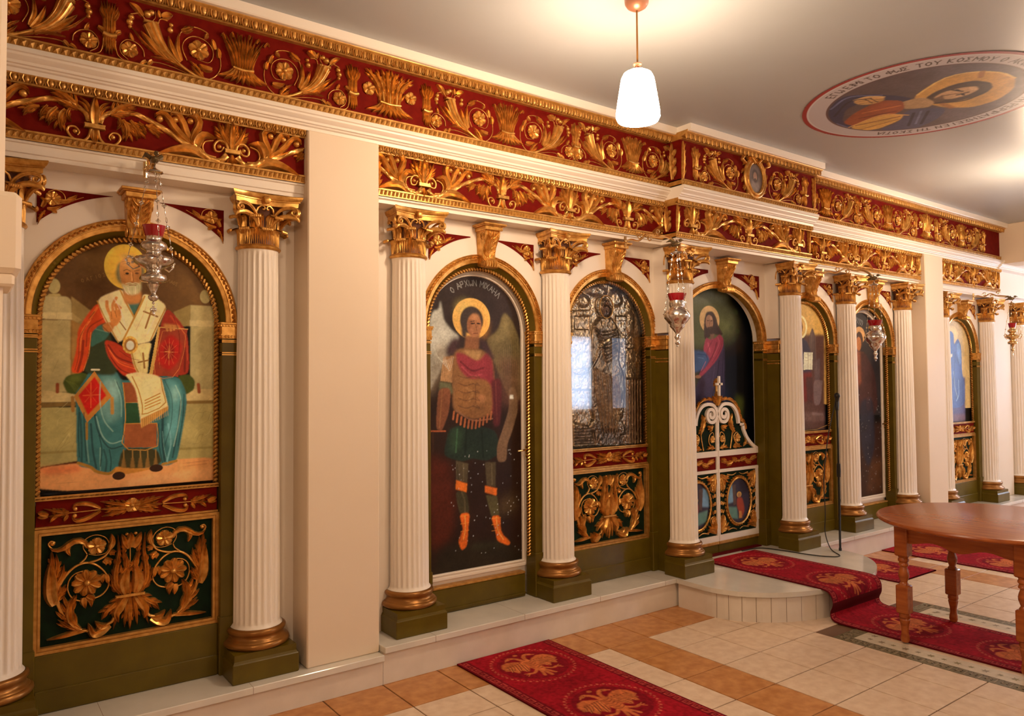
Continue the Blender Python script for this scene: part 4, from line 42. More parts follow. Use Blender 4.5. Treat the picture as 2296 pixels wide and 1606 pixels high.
CEI=[('P',(86,64,62),[(3764,2313),(5161,1314),(7402,1905),(5387,3327)],3,1),('P',(110,88,86),[(4537,1992),(4959,1691),(5951,2039),(5650,2431)],60,0.7),('P',(206,140,62),[(4967,2331),(4836,2169),(4788,2002),(4867,1875),(5017,1806),(5157,1804),(5337,1883),(5457,2021),(5462,2176),(5312,2282),(5153,2315)],4,1),('P',(70,46,32),[(5081,2327),(4977,2212),(4935,2064),(4978,1959),(5097,1915),(5201,1945),(5276,2036),(5257,2202),(5193,2287)],5,1),('P',(190,136,90),[(5073,2256),(5018,2164),(5033,2064),(5085,1992),(5158,2010),(5200,2090),(5187,2194)],5,1),('S',(70,44,30),18,[(5024,2113),(5106,2084)],1),('S',(70,44,30),20,[(5142,2131),(5150,2070)],1),('S',(120,80,50),17,[(5082,2193),(5116,2120)],1),('P',(96,62,40),[(5090,2263),(5066,2186),(5174,2222),(5179,2281)],5,0.9),('S',(54,34,24),24,[(5067,2298),(4977,2147),(4978,1999),(5097,1935)],0.9),('S',(54,34,24),23,[(5179,2281),(5281,2146),(5229,1996)],0.9),('E',(40,24,18),(5060,2094),23,10,2,1),('E',(40,24,18),(5166,2107),24,9,2,1),('S',(150,96,60),14,[(5101,2146),(5122,2101)],0.9),('E',(214,160,110),(5117,2025),42,16,5,0.7),('S',(240,180,90),17,[(4932,2281),(4797,2067),(4831,1919),(4978,1821),(5140,1803)],0.8),('S',(160,90,40),33,[(4873,1877),(4951,1918)],0.7),('S',(160,90,40),40,[(5232,2259),(5352,2254)],0.7),('P',(180,130,84),[(4963,2411),(4993,2275),(5159,2272),(5222,2346),(5116,2462)],5,1),('P',(46,44,66),[(4759,2799),(4612,2661),(4566,2560),(4679,2442),(4853,2356),(4977,2324),(4976,2441),(4768,2550),(4795,2690),(5045,2859),(5432,2774),(5379,2909),(4992,2897)],6,1),('P',(150,64,28),[(5045,2859),(4911,2691),(4824,2471),(4951,2381),(5126,2455),(5175,2590),(5246,2810)],8,1),('S',(206,110,50),21,[(4962,2655),(5029,2443)],0.7),('S',(90,30,16),21,[(5044,2726),(5110,2508)],0.7),('P',(198,138,78),[(4709,2591),(4682,2503),(4767,2417),(4853,2450),(4855,2535),(4798,2591)],4,1),('S',(216,160,100),23,[(4689,2567),(4705,2480),(4790,2427)],0.9),('S',(110,70,40),7,[(4729,2577),(4770,2502),(4833,2442)],1),('S',(110,70,40),7,[(4780,2581),(4817,2515),(4850,2460)],1),('S',(110,70,40),10,[(4731,2518),(4832,2523)],1),('S',(110,70,40),9,[(4745,2489),(4846,2494)],1),('P',(210,146,66),[(5160,2871),(5098,2601),(5252,2492),(5326,2615),(5371,2769),(5301,2867)],4,1),('S',(120,50,26),18,[(5166,2820),(5236,2546)],0.8),('P',(74,66,84),[(5136,2448),(5302,2289),(5389,2310),(5519,2433),(5588,2615),(5505,2771),(5382,2761),(5347,2600)],6,1),('S',(104,100,128),17,[(4715,2747),(4612,2561),(4748,2419)],0.8),('S',(24,22,34),18,[(4865,2809),(4690,2605),(4745,2489)],0.8),('S',(104,100,128),20,[(5013,2882),(5301,2867),(5485,2761)],0.7),('S',(216,150,80),14,[(5160,2871),(5105,2604),(5259,2495)],0.9),('S',(150,86,40),15,[(5273,2838),(5278,2694),(5284,2582)],0.8),('S',(34,32,48),21,[(5247,2453),(5476,2600)],1),('S',(34,32,48),21,[(5292,2379),(5512,2529)],1),('S',(120,116,140),15,[(5252,2407),(5480,2551)],0.6)]
OVA=[('P',(58,44,52),[(33,820),(495,783),(483,365),(23,419)],3,1),('P',(120,140,150),[(107,715),(186,742),(209,596),(113,584)],6,1),('P',(96,66,54),[(186,731),(230,738),(235,571),(199,564)],4,1),('P',(100,124,104),[(129,560),(243,548),(258,447),(144,471)],6,1),('E',(206,146,70),(276,650),32,24,3,1),('E',(170,110,70),(276,645),20,17,3,1),('P',(170,64,40),[(245,626),(317,624),(350,515),(312,452),(243,548)],6,1),('P',(206,124,60),[(269,512),(305,509),(312,452),(271,451)],4,1),('P',(40,26,30),[(276,778),(420,744),(399,656),(317,652)],14,0.8)]
SILH=[('P',(90,90,90),[(-312,2098),(-145,2099),(-152,1546),(-319,1548)],4,1),('P',(40,40,40),[(-292,2060),(-156,2066),(-157,1972),(-293,1967)],3,1),('P',(90,90,90),[(112,2071),(209,2075),(194,1135),(98,1140)],4,1),('P',(110,110,110),[(-250,2101),(-145,2107),(-145,2075),(-250,2070)],2,1),('P',(110,110,110),[(107,2079),(221,2084),(220,2051),(106,2046)],2,1),('E',(120,120,120),(2,2150),93,83,2,1),('E',(60,60,60),(2,2148),80,74,3,1),('E',(190,190,190),(5,2130),55,66,6,1),('E',(210,210,210),(5,2114),33,40,6,1),('P',(180,180,180),[(-48,2064),(51,2068),(117,2006),(137,1868),(124,1746),(190,1624),(175,1379),(60,1222),(-93,1229),(-153,1467),(-129,1704),(-149,1822),(-130,1980)],8,1),('P',(240,240,240),[(-73,1863),(26,1922),(54,1911),(-8,1873),(-62,1839)],3,1),('P',(220,220,220),[(-73,1863),(-63,1800),(-151,1672),(-193,1664),(-107,1767)],4,1),('E',(150,150,150),(-245,1672),63,21,4,1),('E',(130,130,130),(-78,2254),87,27,10,1),('E',(110,110,110),(-207,2174),53,31,10,1),('E',(120,120,120),(109,2209),56,49,10,1),('E',(100,100,100),(254,2036),35,74,10,1),('E',(120,120,120),(252,1863),46,17,3,1),('P',(170,170,170),[(-139,1339),(131,1330),(192,1250),(176,1206),(-170,1254)],6,1),('P',(120,120,120),[(-312,1314),(-140,1275),(-113,1144),(-314,1144)],6,1),('P',(110,110,110),[(183,1620),(408,1619),(399,1127),(175,1139)],6,1),('P',(150,150,150),[(-111,1263),(130,1252),(128,1130),(-113,1144)],4,1),('S',(120,120,120),8,[(-119,1997),(-39,1960),(105,1981)],0.7),('S',(250,250,250),8,[(-111,1980),(-35,1936),(105,1960)],0.7),('S',(120,120,120),7,[(-103,1962),(-31,1912),(104,1939)],0.7),('S',(250,250,250),7,[(-94,1945),(-27,1888),(104,1918)],0.7),('S',(120,120,120),7,[(-86,1928),(-23,1864),(104,1897)],0.7),('S',(250,250,250),8,[(-78,1911),(-19,1840),(103,1875)],0.7),('S',(120,120,120),7,[(-69,1893),(-15,1816),(103,1854)],0.7),('S',(250,250,250),7,[(-61,1876),(-11,1792),(103,1833)],0.7),('S',(120,120,120),8,[(-52,1859),(-7,1768),(102,1812)],0.7),('S',(250,250,250),7,[(-44,1841),(-3,1744),(102,1791)],0.7),('S',(110,110,110),9,[(-129,1704),(-110,1545),(-49,1243)],0.7),('S',(250,250,250),8,[(-108,1696),(-88,1539),(-36,1243)],0.7),('S',(110,110,110),8,[(-86,1688),(-67,1532),(-23,1242)],0.7),('S',(250,250,250),8,[(-65,1680),(-45,1526),(-10,1241)],0.7),('S',(110,110,110),8,[(-43,1672),(-24,1519),(3,1241)],0.7),('S',(250,250,250),8,[(-22,1664),(-2,1512),(16,1240)],0.7),('S',(110,110,110),8,[(0,1656),(20,1506),(29,1240)],0.7),('S',(250,250,250),8,[(22,1648),(42,1499),(42,1239)],0.7),('S',(110,110,110),8,[(44,1640),(64,1492),(56,1238)],0.7),('S',(250,250,250),8,[(66,1632),(86,1485),(69,1238)],0.7),('S',(110,110,110),8,[(88,1624),(109,1478),(82,1237)],0.7),('S',(250,250,250),8,[(111,1616),(131,1471),(96,1237)],0.7),('S',(60,60,60),7,[(206,1609),(202,1143)],0.8),('S',(60,60,60),7,[(234,1608),(230,1142)],0.8),('S',(60,60,60),7,[(263,1608),(258,1140)],0.8),('S',(60,60,60),7,[(292,1608),(287,1139)],0.8),('S',(60,60,60),7,[(321,1608),(316,1137)],0.8),('S',(60,60,60),7,[(350,1608),(345,1135)],0.8),('S',(60,60,60),7,[(379,1608),(374,1134)],0.8),('S',(50,50,50),5,[(-305,1271),(-126,1269)],0.8),('S',(50,50,50),5,[(-305,1250),(-126,1247)],0.8),('S',(50,50,50),5,[(-306,1229),(-126,1226)],0.8),('S',(50,50,50),5,[(-306,1207),(-127,1204)],0.8),('S',(50,50,50),5,[(-306,1186),(-127,1182)],0.8),('S',(50,50,50),5,[(-306,1165),(-127,1161)],0.8)]
SILC=[('P',(150,128,104),[(-548,2458),(551,2562),(509,281),(-569,434)],2,1),('E',(70,46,32),(5,2126),51,62,8,1),('P',(110,88,66),[(-48,2064),(51,2068),(117,2006),(137,1868),(124,1746),(190,1624),(175,1379),(60,1222),(-93,1229),(-153,1467),(-129,1704),(-149,1822),(-130,1980)],12,1),('P',(84,60,44),[(183,1620),(408,1619),(399,1115),(-314,1155),(-312,1303),(-140,1275),(177,1251)],20,0.8),('P',(170,146,112),[(-73,1863),(26,1922),(54,1911),(-8,1873),(-62,1839)],3,1)]
# ------------------------------------------------------------------ materials
MATS={}
def tint(c): return (c[0],c[1],c[2],1)
def mat(name,col,rough=.5,metal=0,spec=.5,noise=None,bump=None,coat=0,attr=None,emit=None,trans=0):
    m=bpy.data.materials.new(name); m.use_nodes=True; nt=m.node_tree; b=nt.nodes['Principled BSDF']
    b.inputs['Base Color'].default_value=tint(col); b.inputs['Roughness'].default_value=rough; b.inputs['Metallic'].default_value=metal
    b.inputs['Specular IOR Level'].default_value=spec; b.inputs['Coat Weight'].default_value=coat; b.inputs['Coat Roughness'].default_value=.08
    if trans: b.inputs['Transmission Weight'].default_value=trans
    if emit: b.inputs['Emission Color'].default_value=tint(emit[0]); b.inputs['Emission Strength'].default_value=emit[1]
    tc=nt.nodes.new('ShaderNodeTexCoord')
    if attr:
        a=nt.nodes.new('ShaderNodeAttribute'); a.attribute_name=attr; nt.links.new(a.outputs['Color'],b.inputs['Base Color'])
    if noise:   # (scale, other colour, detail)
        n=nt.nodes.new('ShaderNodeTexNoise'); n.inputs['Scale'].default_value=noise[0]; n.inputs['Detail'].default_value=noise[2] if len(noise)>2 else 4
        mx=nt.nodes.new('ShaderNodeMix'); mx.data_type='RGBA'; mx.inputs[6].default_value=tint(col); mx.inputs[7].default_value=tint(noise[1])
        r=nt.nodes.new('ShaderNodeMapRange'); r.inputs[1].default_value=.35; r.inputs[2].default_value=.65
        nt.links.new(tc.outputs['Object'],n.inputs['Vector']); nt.links.new(n.outputs['Fac'],r.inputs[0]); nt.links.new(r.outputs[0],mx.inputs[0]); nt.links.new(mx.outputs[2],b.inputs['Base Color'])
    if bump:
        n=nt.nodes.new('ShaderNodeTexNoise'); n.inputs['Scale'].default_value=bump[0]; n.inputs['Detail'].default_value=3
        bp=nt.nodes.new('ShaderNodeBump'); bp.inputs['Strength'].default_value=bump[1]; bp.inputs['Distance'].default_value=bump[2] if len(bump)>2 else .002
        nt.links.new(tc.outputs['Object'],n.inputs['Vector']); nt.links.new(n.outputs['Fac'],bp.inputs['Height']); nt.links.new(bp.outputs[0],b.inputs['Normal'])
    MATS[name]=m; return m
gold=mat('gilding',(.80,.44,.12),.33,.72,noise=(34,(.52,.25,.05),6),bump=(90,.25,.001))
golddull=mat('gold_paint',(.62,.33,.085),.38,.5,noise=(30,(.44,.21,.04),6))
bronze=mat('bronze_paint',(.36,.16,.035),.30,.6,noise=(9,(.28,.12,.025)))
white=mat('ivory_paint',(.86,.78,.68),.38,bump=(60,.08,.001))
cream=mat('cream_plaster',(.80,.66,.50),.6,bump=(35,.12,.002),noise=(2,(.78,.64,.48)))
red=mat('red_paint',(.165,.0075,.003),.75,spec=.08,noise=(22,(.125,.004,.002)))
olive=mat('olive_paint',(.122,.084,.005),.33,spec=.32,noise=(9,(.10,.066,.004)),bump=(40,.08,.001))
dgreen=mat('dark_green_paint',(.004,.012,.006),.7,spec=.12,noise=(20,(.006,.022,.009)))
marble=mat('white_marble',(.74,.70,.62),.12,noise=(5,(.66,.63,.56)))
riser=mat('riser_stone',(.78,.70,.60),.4,noise=(8,(.72,.64,.54)))
ceilm=mat('ceiling_paint',(.43,.46,.49),.36,bump=(70,.12,.001),noise=(1.5,(.41,.44,.46)))
tilec=mat('cream_tile',(.84,.66,.49),.34,noise=(18,(.72,.53,.37),8)); tileb=mat('brown_tile',(.62,.29,.10),.36,noise=(16,(.46,.18,.045),8)); grout=mat('grout',(.16,.08,.035),.8); capdark=mat('dark_bell',(.10,.030,.010),.5,.3)
silver=mat('silver',(.86,.80,.74),.16,1,bump=(160,.5,.0015),noise=(60,(.5,.44,.38)))
silverp=mat('polished_silver',(.88,.84,.80),.12,1)
brass=mat('brass',(.75,.52,.25),.2,1)
dark=mat('black_metal',(.012,.011,.011),.4,.3); rubber=mat('black_cable',(.02,.018,.015),.6)
redglass=mat('red_glass',(.35,.003,.012),.12,coat=.5)
wood=mat('polished_wood',(.42,.12,.03),.27,coat=.08,spec=.4)
shade=mat('opal_glass',(.9,.88,.84),.3,emit=(LAMPCOL,LAMP))
copper=mat('copper_paint',(.42,.19,.11),.35,.4)
paintm=mat('painted_panel',(1,1,1),.42,spec=.22,attr='paint',bump=(25,.06,.001)); carpetm=mat('woven_carpet',(1,1,1),.95,attr='paint',spec=.1,bump=(420,.5,.002)); fresco=mat('ceiling_fresco',(1,1,1),.5,attr='paint')
silp=mat('embossed_silver',(1,1,1),.24,.85,attr='paint',bump=(120,.35,.001))
carpetred=mat('carpet_edge',(.10,.004,.006),.95,spec=.1)
darkgold=mat('recess_black',(.006,.005,.004),.7)
glassm=bpy.data.materials.new('icon_glass'); glassm.use_nodes=True
_n=glassm.node_tree.nodes; _l=glassm.node_tree.links; _n.clear()
_o=_n.new('ShaderNodeOutputMaterial'); _t=_n.new('ShaderNodeBsdfTransparent'); _g=_n.new('ShaderNodeBsdfGlossy'); _g.inputs['Roughness'].default_value=.01; _m=_n.new('ShaderNodeMixShader'); _f=_n.new('ShaderNodeFresnel'); _f.inputs[0].default_value=1.5
_l.new(_f.outputs[0],_m.inputs[0]); _l.new(_t.outputs[0],_m.inputs[1]); _l.new(_g.outputs[0],_m.inputs[2]); _l.new(_m.outputs[0],_o.inputs[0])
# wood grain
nt=wood.node_tree; b=nt.nodes['Principled BSDF']; tc=nt.nodes.new('ShaderNodeTexCoord'); mp=nt.nodes.new('ShaderNodeMapping'); mp.inputs['Scale'].default_value=(14,1.3,14)
nz=nt.nodes.new('ShaderNodeTexNoise'); nz.inputs['Scale'].default_value=3; nz.inputs['Detail'].default_value=6; cr_=nt.nodes.new('ShaderNodeValToRGB')
cr_.color_ramp.elements[0].color=(.26,.055,.010,1); cr_.color_ramp.elements[0].position=.3; cr_.color_ramp.elements[1].color=(.42,.115,.020,1); cr_.color_ramp.elements[1].position=.7
nt.links.new(tc.outputs['Object'],mp.inputs[0]); nt.links.new(mp.outputs[0],nz.inputs['Vector']); nt.links.new(nz.outputs['Fac'],cr_.inputs[0]); nt.links.new(cr_.outputs[0],b.inputs['Base Color'])
# ------------------------------------------------------------------ mesh builder
class MB:
    def __init__(s): s.v=[]; s.f=[]; s.mi=[]; s.cur=0
    def add(s,vs,fs):
        n=len(s.v); s.v+=[tuple(p) for p in vs]; s.f+=[tuple(i+n for i in f) for f in fs]; s.mi+=[s.cur]*len(fs); return s
    def box(s,x0,x1,y0,y1,z0,z1,c=0):
        if c<=0: return s.add([(x,y,z) for z in (z0,z1) for y in (y0,y1) for x in (x0,x1)],[(0,2,3,1),(4,5,7,6),(0,1,5,4),(2,6,7,3),(0,4,6,2),(1,3,7,5)])
        # chamfered front/top edges : build as stacked rings in z
        def ring(x0,x1,y0,y1,z,c): return [(x0+c,y0,z),(x1-c,y0,z),(x1,y0+c,z),(x1,y1-c,z),(x1-c,y1,z),(x0+c,y1,z),(x0,y1-c,z),(x0,y0+c,z)]
        R=[ring(x0+c,x1-c,y0+c,y1-c,z0,c*.4),ring(x0,x1,y0,y1,z0+c,c),ring(x0,x1,y0,y1,z1-c,c),ring(x0+c,x1-c,y0+c,y1-c,z1,c*.4)]
        vs=[p for r in R for p in r]; fs=[(k*8+i,k*8+(i+1)%8,k*8+8+(i+1)%8,k*8+8+i) for k in range(3) for i in range(8)]
        return s.add(vs,fs+[tuple(range(7,-1,-1)),tuple(range(24,32))])
    def prof_x(s,pr,x0,x1,closed=True):   # profile [(y,z)] extruded along x
        n=len(pr); vs=[(x0,y,z) for y,z in pr]+[(x1,y,z) for y,z in pr]
        fs=[(i,(i+1)%n,n+(i+1)%n,n+i) for i in range(n if closed else n-1)]
        if closed: fs+=[tuple(range(n-1,-1,-1)),tuple(range(n,2*n))]
        return s.add(vs,fs)
    def lathe(s,cx,cy,pr,seg=32,a0=0,a1=2*PI,cap=False,rf=None):   # profile [(r,z)]
        full=abs(a1-a0-2*PI)<1e-6; m=seg if full else seg+1; n=len(pr); vs=[]
        for r,z in pr:
            for i in range(m):
                a=a0+(a1-a0)*i/seg; rr=r*(rf(a,z) if rf else 1); vs.append((cx+rr*math.cos(a),cy+rr*math.sin(a),z))
        fs=[(j*m+i,j*m+(i+1)%m,(j+1)*m+(i+1)%m,(j+1)*m+i) for j in range(n-1) for i in range(m if full else m-1)]
        if cap: fs+=[tuple(range(m-1,-1,-1)),tuple((n-1)*m+i for i in range(m))]
        return s.add(vs,fs)
    def ball(s,c,rx,ry=None,rz=None,u=10,w=7):
        ry=ry or rx; rz=rz or rx; vs=[(c[0],c[1],c[2]-rz)]
        for j in range(1,w):
            t=-PI/2+PI*j/w
            for i in range(u): a=2*PI*i/u; vs.append((c[0]+rx*math.cos(t)*math.cos(a),c[1]+ry*math.cos(t)*math.sin(a),c[2]+rz*math.sin(t)))
        vs.append((c[0],c[1],c[2]+rz)); L=len(vs)-1
        fs=[(0,1+(i+1)%u,1+i) for i in range(u)]+[(L,1+(w-2)*u+i,1+(w-2)*u+(i+1)%u) for i in range(u)]
        fs+=[(1+j*u+i,1+j*u+(i+1)%u,1+(j+1)*u+(i+1)%u,1+(j+1)*u+i) for j in range(w-2) for i in range(u)]
        return s.add(vs,fs)
    def tube(s,pts,r,seg=8,cap=True):
        pts=[Vector(p) for p in pts]; rr=r if isinstance(r,(list,tuple)) else [r]*len(pts); n=len(pts); vs=[]; N=None
        for i,p in enumerate(pts):
            t=(pts[min(i+1,n-1)]-pts[max(i-1,0)]).normalized()
            if N is None: N=t.cross(Vector((0,0,1))); N=(N if N.length>.1 else t.cross(Vector((0,1,0)))).normalized()
            else: N=(N-t*N.dot(t)).normalized()
            B=t.cross(N)
            for k in range(seg): a=2*PI*k/seg; vs.append(p+(N*math.cos(a)+B*math.sin(a))*rr[i])
        fs=[(i*seg+k,i*seg+(k+1)%seg,(i+1)*seg+(k+1)%seg,(i+1)*seg+k) for i in range(n-1) for k in range(seg)]
        if cap: fs+=[tuple(range(seg-1,-1,-1)),tuple((n-1)*seg+k for k in range(seg))]
        return s.add(vs,fs)
    def build(s,name,mats,parent=None,smooth=False,loc=None,col=None):
        me=bpy.data.meshes.new(name); me.from_pydata([tuple(p) for p in s.v],[],s.f); 
        if not isinstance(mats,(list,tuple)): mats=[mats]
        for m in mats: me.materials.append(m)
        if len(mats)>1: me.polygons.foreach_set('material_index',s.mi)
        if smooth:
            me.polygons.foreach_set('use_smooth',[True]*len(s.f))
            if smooth!='all':
                try: me.set_sharp_from_angle(angle=math.radians(38 if smooth is True else smooth))
                except Exception: pass
        me.update()
        o=bpy.data.objects.new(name,me); COL.objects.link(o)
        if parent: o.parent=parent
        if loc: o.location=loc
        return o
def tag(o,label=None,cat=None,group=None,kind=None):
    if label: o['label']=label
    if cat: o['category']=cat
    if group: o['group']=group
    if kind: o['kind']=kind
    return o
def struct(o): o['kind']='structure'; return o
def thing(name,label,cat,loc=(0,0,0),group=None):
    o=bpy.data.objects.new(name,None); COL.objects.link(o); o.location=loc; o.empty_display_size=.05; return tag(o,label,cat,group)
def link_copy(o,parent,loc=None):
    c=o.copy(); COL.objects.link(c); c.parent=parent
    if loc is not None: c.location=loc
    for ch in list(o.children): link_copy(ch,c)
    return c
# ------------------------------------------------------------------ carved relief on a plane : local x, z in metres, y towards the room is negative
def spline(pts,n):
    P=[Vector(p) for p in pts]; 
    if len(P)==2: return [P[0].lerp(P[1],i/(n-1)) for i in range(n)]
    P=[P[0]*2-P[1]]+P+[P[-1]*2-P[-2]]; out=[]; m=len(P)-3
    for i in range(n):
        t=i/(n-1)*m; k=min(int(t),m-1); u=t-k; a,b,c,d=P[k:k+4]
        out.append(.5*((2*b)+(c-a)*u+(2*a-5*b+4*c-d)*u*u+(-a+3*b-3*c+d)*u**3))
    return out
def leaf(mb,pts,w,f,lift=0,depth=None,n=9):
    sp=spline(pts,n); L=sum((sp[i+1]-sp[i]).length for i in range(n-1)); H=depth or min(.50*w,.024)
    vs=[]
    for i,p in enumerate(sp):
        t=i/(n-1); d=(sp[min(i+1,n-1)]-sp[max(i-1,0)]).normalized(); q=Vector((-d.y,d.x))
        ww=w*.5*(math.sin(PI*min(1,.12+.88*t)**.85)**.8+.02) if t<1 else w*.01
        hh=H*(.55+.75*math.sin(PI*t*.8))+lift
        for k,(s_,hk) in enumerate(((-1,-.3),(-.62,.86),(0,.42),(.62,.86),(1,-.3))):
            e=p+q*(s_*ww); vs.append(f(e.x,e.y,max(0,hh*(hk if hk>0 else 0)+ (0 if hk<0 else 0)) if hk>0 else 0.0))
    fs=[(i*5+k,i*5+k+1,(i+1)*5+k+1,(i+1)*5+k) for i in range(n-1) for k in range(4)]
    mb.add(vs,fs)
    return sp
def acanthus(mb,pts,w,lobes,f,lift=0):
    leaf(mb,pts,w*.5,f,lift+.003)
    sp=spline(pts,24)
    m=max(2,(lobes+1)//2+1)
    for j in range(m):
        t=.12+.62*j/m; i=int(t*23); p=sp[i]; d=(sp[min(i+1,23)]-sp[max(i-1,0)]).normalized(); L=w*(.95-.3*j/m)*(.8+.2*(lobes%3))
        for s_ in (-1,1):
            a=s_*math.radians(34-6*j/m); e=Vector((d.x*math.cos(a)-d.y*math.sin(a),d.x*math.sin(a)+d.y*math.cos(a)))
            b=s_*math.radians(12); e2=Vector((d.x*math.cos(b)-d.y*math.sin(b),d.x*math.sin(b)+d.y*math.cos(b)))
            leaf(mb,[p,p+e*L*.6,p+e*L*.75+e2*L*.35],w*.30,f,lift,n=6)
def strip(mb,pts,w,f,ratio=1,n=None,h=1.0,lift=0,twist=False):
    n=n or max(8,4*len(pts)); sp=spline(pts,n); vs=[]; K=15 if ratio>2 else 7; twist=twist and ratio<=2
    for i,p in enumerate(sp):
        t=i/(n-1); d=(sp[min(i+1,n-1)]-sp[max(i-1,0)]).normalized(); q=Vector((-d.y,d.x)); r=w*.5*(1+(ratio-1)*t)
        for k in range(K):
            a=PI*k/(K-1); e=p-q*(r*math.cos(a)); hh=r*math.sin(a)*h
            if twist: hh*=.8+.35*math.sin(t*30+k)
            if ratio>2: hh*=1 if k%3 else .72
            vs.append(f(e.x,e.y,max(0,hh+(lift if 0<k<K-1 else 0))))
    fs=[(i*K+k,i*K+k+1,(i+1)*K+k+1,(i+1)*K+k) for i in range(n-1) for k in range(K-1)]
    mb.add(vs,fs+[tuple(range(K)),tuple((n-1)*K+k for k in range(K-1,-1,-1))])
def rosette(mb,c,r,n,f,lift=.004):
    for j in range(n):
        a=2*PI*j/n+.3; d=Vector((math.cos(a),math.sin(a))); q=Vector((-d.y,d.x)); W=r*math.sin(PI/n)*1.12; vs=[]
        for i in range(6):
            t=i/5; ww=W*math.sin(PI*(.12+.80*t))**.6*(.45+.55*t if t<.7 else 1-.9*(t-.7)); p=Vector(c)+d*(r*(.16+.84*t))
            for s_,hk in ((-1,.15),(-.5,1),(0,.55),(.5,1),(1,.15)):
                e=p+q*(ww*s_); vs.append(f(e.x,e.y,lift+r*.34*hk*(.5+.6*t)*(1 if i<5 else .5)))
        mb.add(vs,[(i*5+k,i*5+k+1,(i+1)*5+k+1,(i+1)*5+k) for i in range(5) for k in range(4)])
    dome(mb,c,r*.24,f,lift+r*.2)
def dome(mb,c,r,f,lift=0,u=9):
    vs=[f(c[0]+r*math.cos(2*PI*i/u)*s_,c[1]+r*math.sin(2*PI*i/u)*s_,h*r*1.2+(lift if h else 0)) for s_,h in ((1,0),(.98,.35),(.7,.75),(.35,.95)) for i in range(u)]+[f(c[0],c[1],r*1.2+lift)]
    fs=[(j*u+i,j*u+(i+1)%u,(j+1)*u+(i+1)%u,(j+1)*u+i) for j in range(3) for i in range(u)]+[(3*u+i,3*u+(i+1)%u,4*u) for i in range(u)]
    mb.add(vs,fs)
def relief(mb,ops,sx=1,sz=1,ox=0,oz=0,Y=0,deep=1.0,turn=None):
    def f(x,z,h):
        q=(ox+x*sx,Y-h*deep,oz+z*sz)
        return turn(*q) if turn else q
    for k,op in enumerate(ops):
        w=op[1]*.001*(1.45 if op[0]=='L' else (1.3 if op[0]=='T' and op[1]>5 else 1.05)); c=op[2]; lift=.003+.0025*(k%3)
        P=[(a*.001,b*.001) for a,b in c] if isinstance(c,list) else (c[0]*.001,c[1]*.001)
        if op[0]=='L':
            if op[3]: acanthus(mb,P,w,op[3],f,lift)
            else: leaf(mb,P,w,f,lift)
        elif op[0]=='T': strip(mb,P,w,f,op[3],lift=lift,twist=w>.016)
        elif op[0]=='B': dome(mb,P,w,f)
        elif op[0]=='R': rosette(mb,P,w,op[3],f)
        elif op[0]=='D':
            hh=w*op[3]*.5; ph=[(-w,-hh),(w,-hh),(w,hh),(-w,hh)]; H=.028
            vs=[f(P[0]+a,P[1]+b,0) for a,b in ph]+[f(P[0]+a*.97,P[1]+b*.8,H) for a,b in ph]
            mb.add(vs,[(4,5,6,7),(0,1,5,4),(1,2,6,5),(2,3,7,6),(3,0,4,7)])
            for e in (-1,1): strip(mb,[(P[0]-w*1.02,P[1]+e*hh*.75),(P[0]+w*1.02,P[1]+e*hh*.75)],hh*.55,lambda x,z,h:f(x,z,h+H*.8 if h>0 else H*.5),1,n=3)
            if op[3]<.5: pass
    return mb
def vase(mb,f,H,nz,tw,nw,kind):          # fan of leaves above a neck, skirt below
    rnd=random.Random(7 if kind=='wheat' else 11)
    if kind=='wheat':
        for row,(n,wd,top,lf) in enumerate(((9,.024,.80,.0),(12,.018,1.0,.008),(8,.016,.72,.014))):
            for i in range(n):
                s_=(i+.5)/n*2-1; tx=s_*tw*(.94 if row==1 else .8); tz=nz+(H-nz)*top*(1-.16*s_*s_)*rnd.uniform(.9,1)
                leaf(mb,[(s_*nw,nz),(s_*(nw*.6+tw*.25),nz+(tz-nz)*.45),(tx,tz)],wd,f,lf,n=7)
                if row==1 and i%2: leaf(mb,[(tx,tz-.02),(tx+s_*.018,tz+.002),(tx+s_*.03,tz-.012)],.014,f,.01,n=5)
    elif kind=='acanthus':
        for s_,wd,tp in ((-1,.05,.95),(-.62,.055,.9),(-.2,.06,1),(.2,.06,1),(.62,.055,.9),(1,.05,.95)):
            acanthus(mb,[(s_*nw,nz),(s_*(nw+.012),nz+(H-nz)*.5),(s_*tw*.85,nz+(H-nz)*tp*.86),(s_*tw*1.05,nz+(H-nz)*tp)],wd,5,f,.004+.006*(1-abs(s_)))
        for s_ in (-.8,0,.8): strip(mb,[(s_*nw*.8,nz),(s_*tw*.5,nz+(H-nz)*.8)],.016,f,.5,lift=.01)
    else:
        for i in range(7):
            s_=(i+.5)/7*2-1; leaf(mb,[(s_*nw,nz),(s_*nw*.8,nz+(H-nz)*.4),(s_*tw,nz+(H-nz)*(.82+.16*rnd.random()))],.02,f,.004*(i%3),n=7)
        for i in range(5):
            s_=(i+.5)/5*2-1; leaf(mb,[(s_*nw*.6,nz+.06),(s_*tw*1.0,nz+(H-nz)*.6),(s_*tw*1.1,nz+(H-nz)*.74)],.016,f,.012,n=6)
    sk=tw*(1.15 if kind!='narrow' else .75)
    n=9 if kind!='narrow' else 5
    for i in range(n):
        s_=(i+.5)/n*2-1; z0=nz*.10+nz*.35*abs(s_)**2
        leaf(mb,[(s_*nw*.9,nz),(s_*(nw*.5+sk*.35),nz*.62),(s_*sk,z0)],.032 if kind!='narrow' else .018,f,.006*(1-abs(s_))+.003*(i%2),n=7)
    strip(mb,[(-nw*1.1,nz),(0,nz-.006),(nw*1.1,nz)],.014 if kind!='narrow' else .02,f,1,lift=.016)
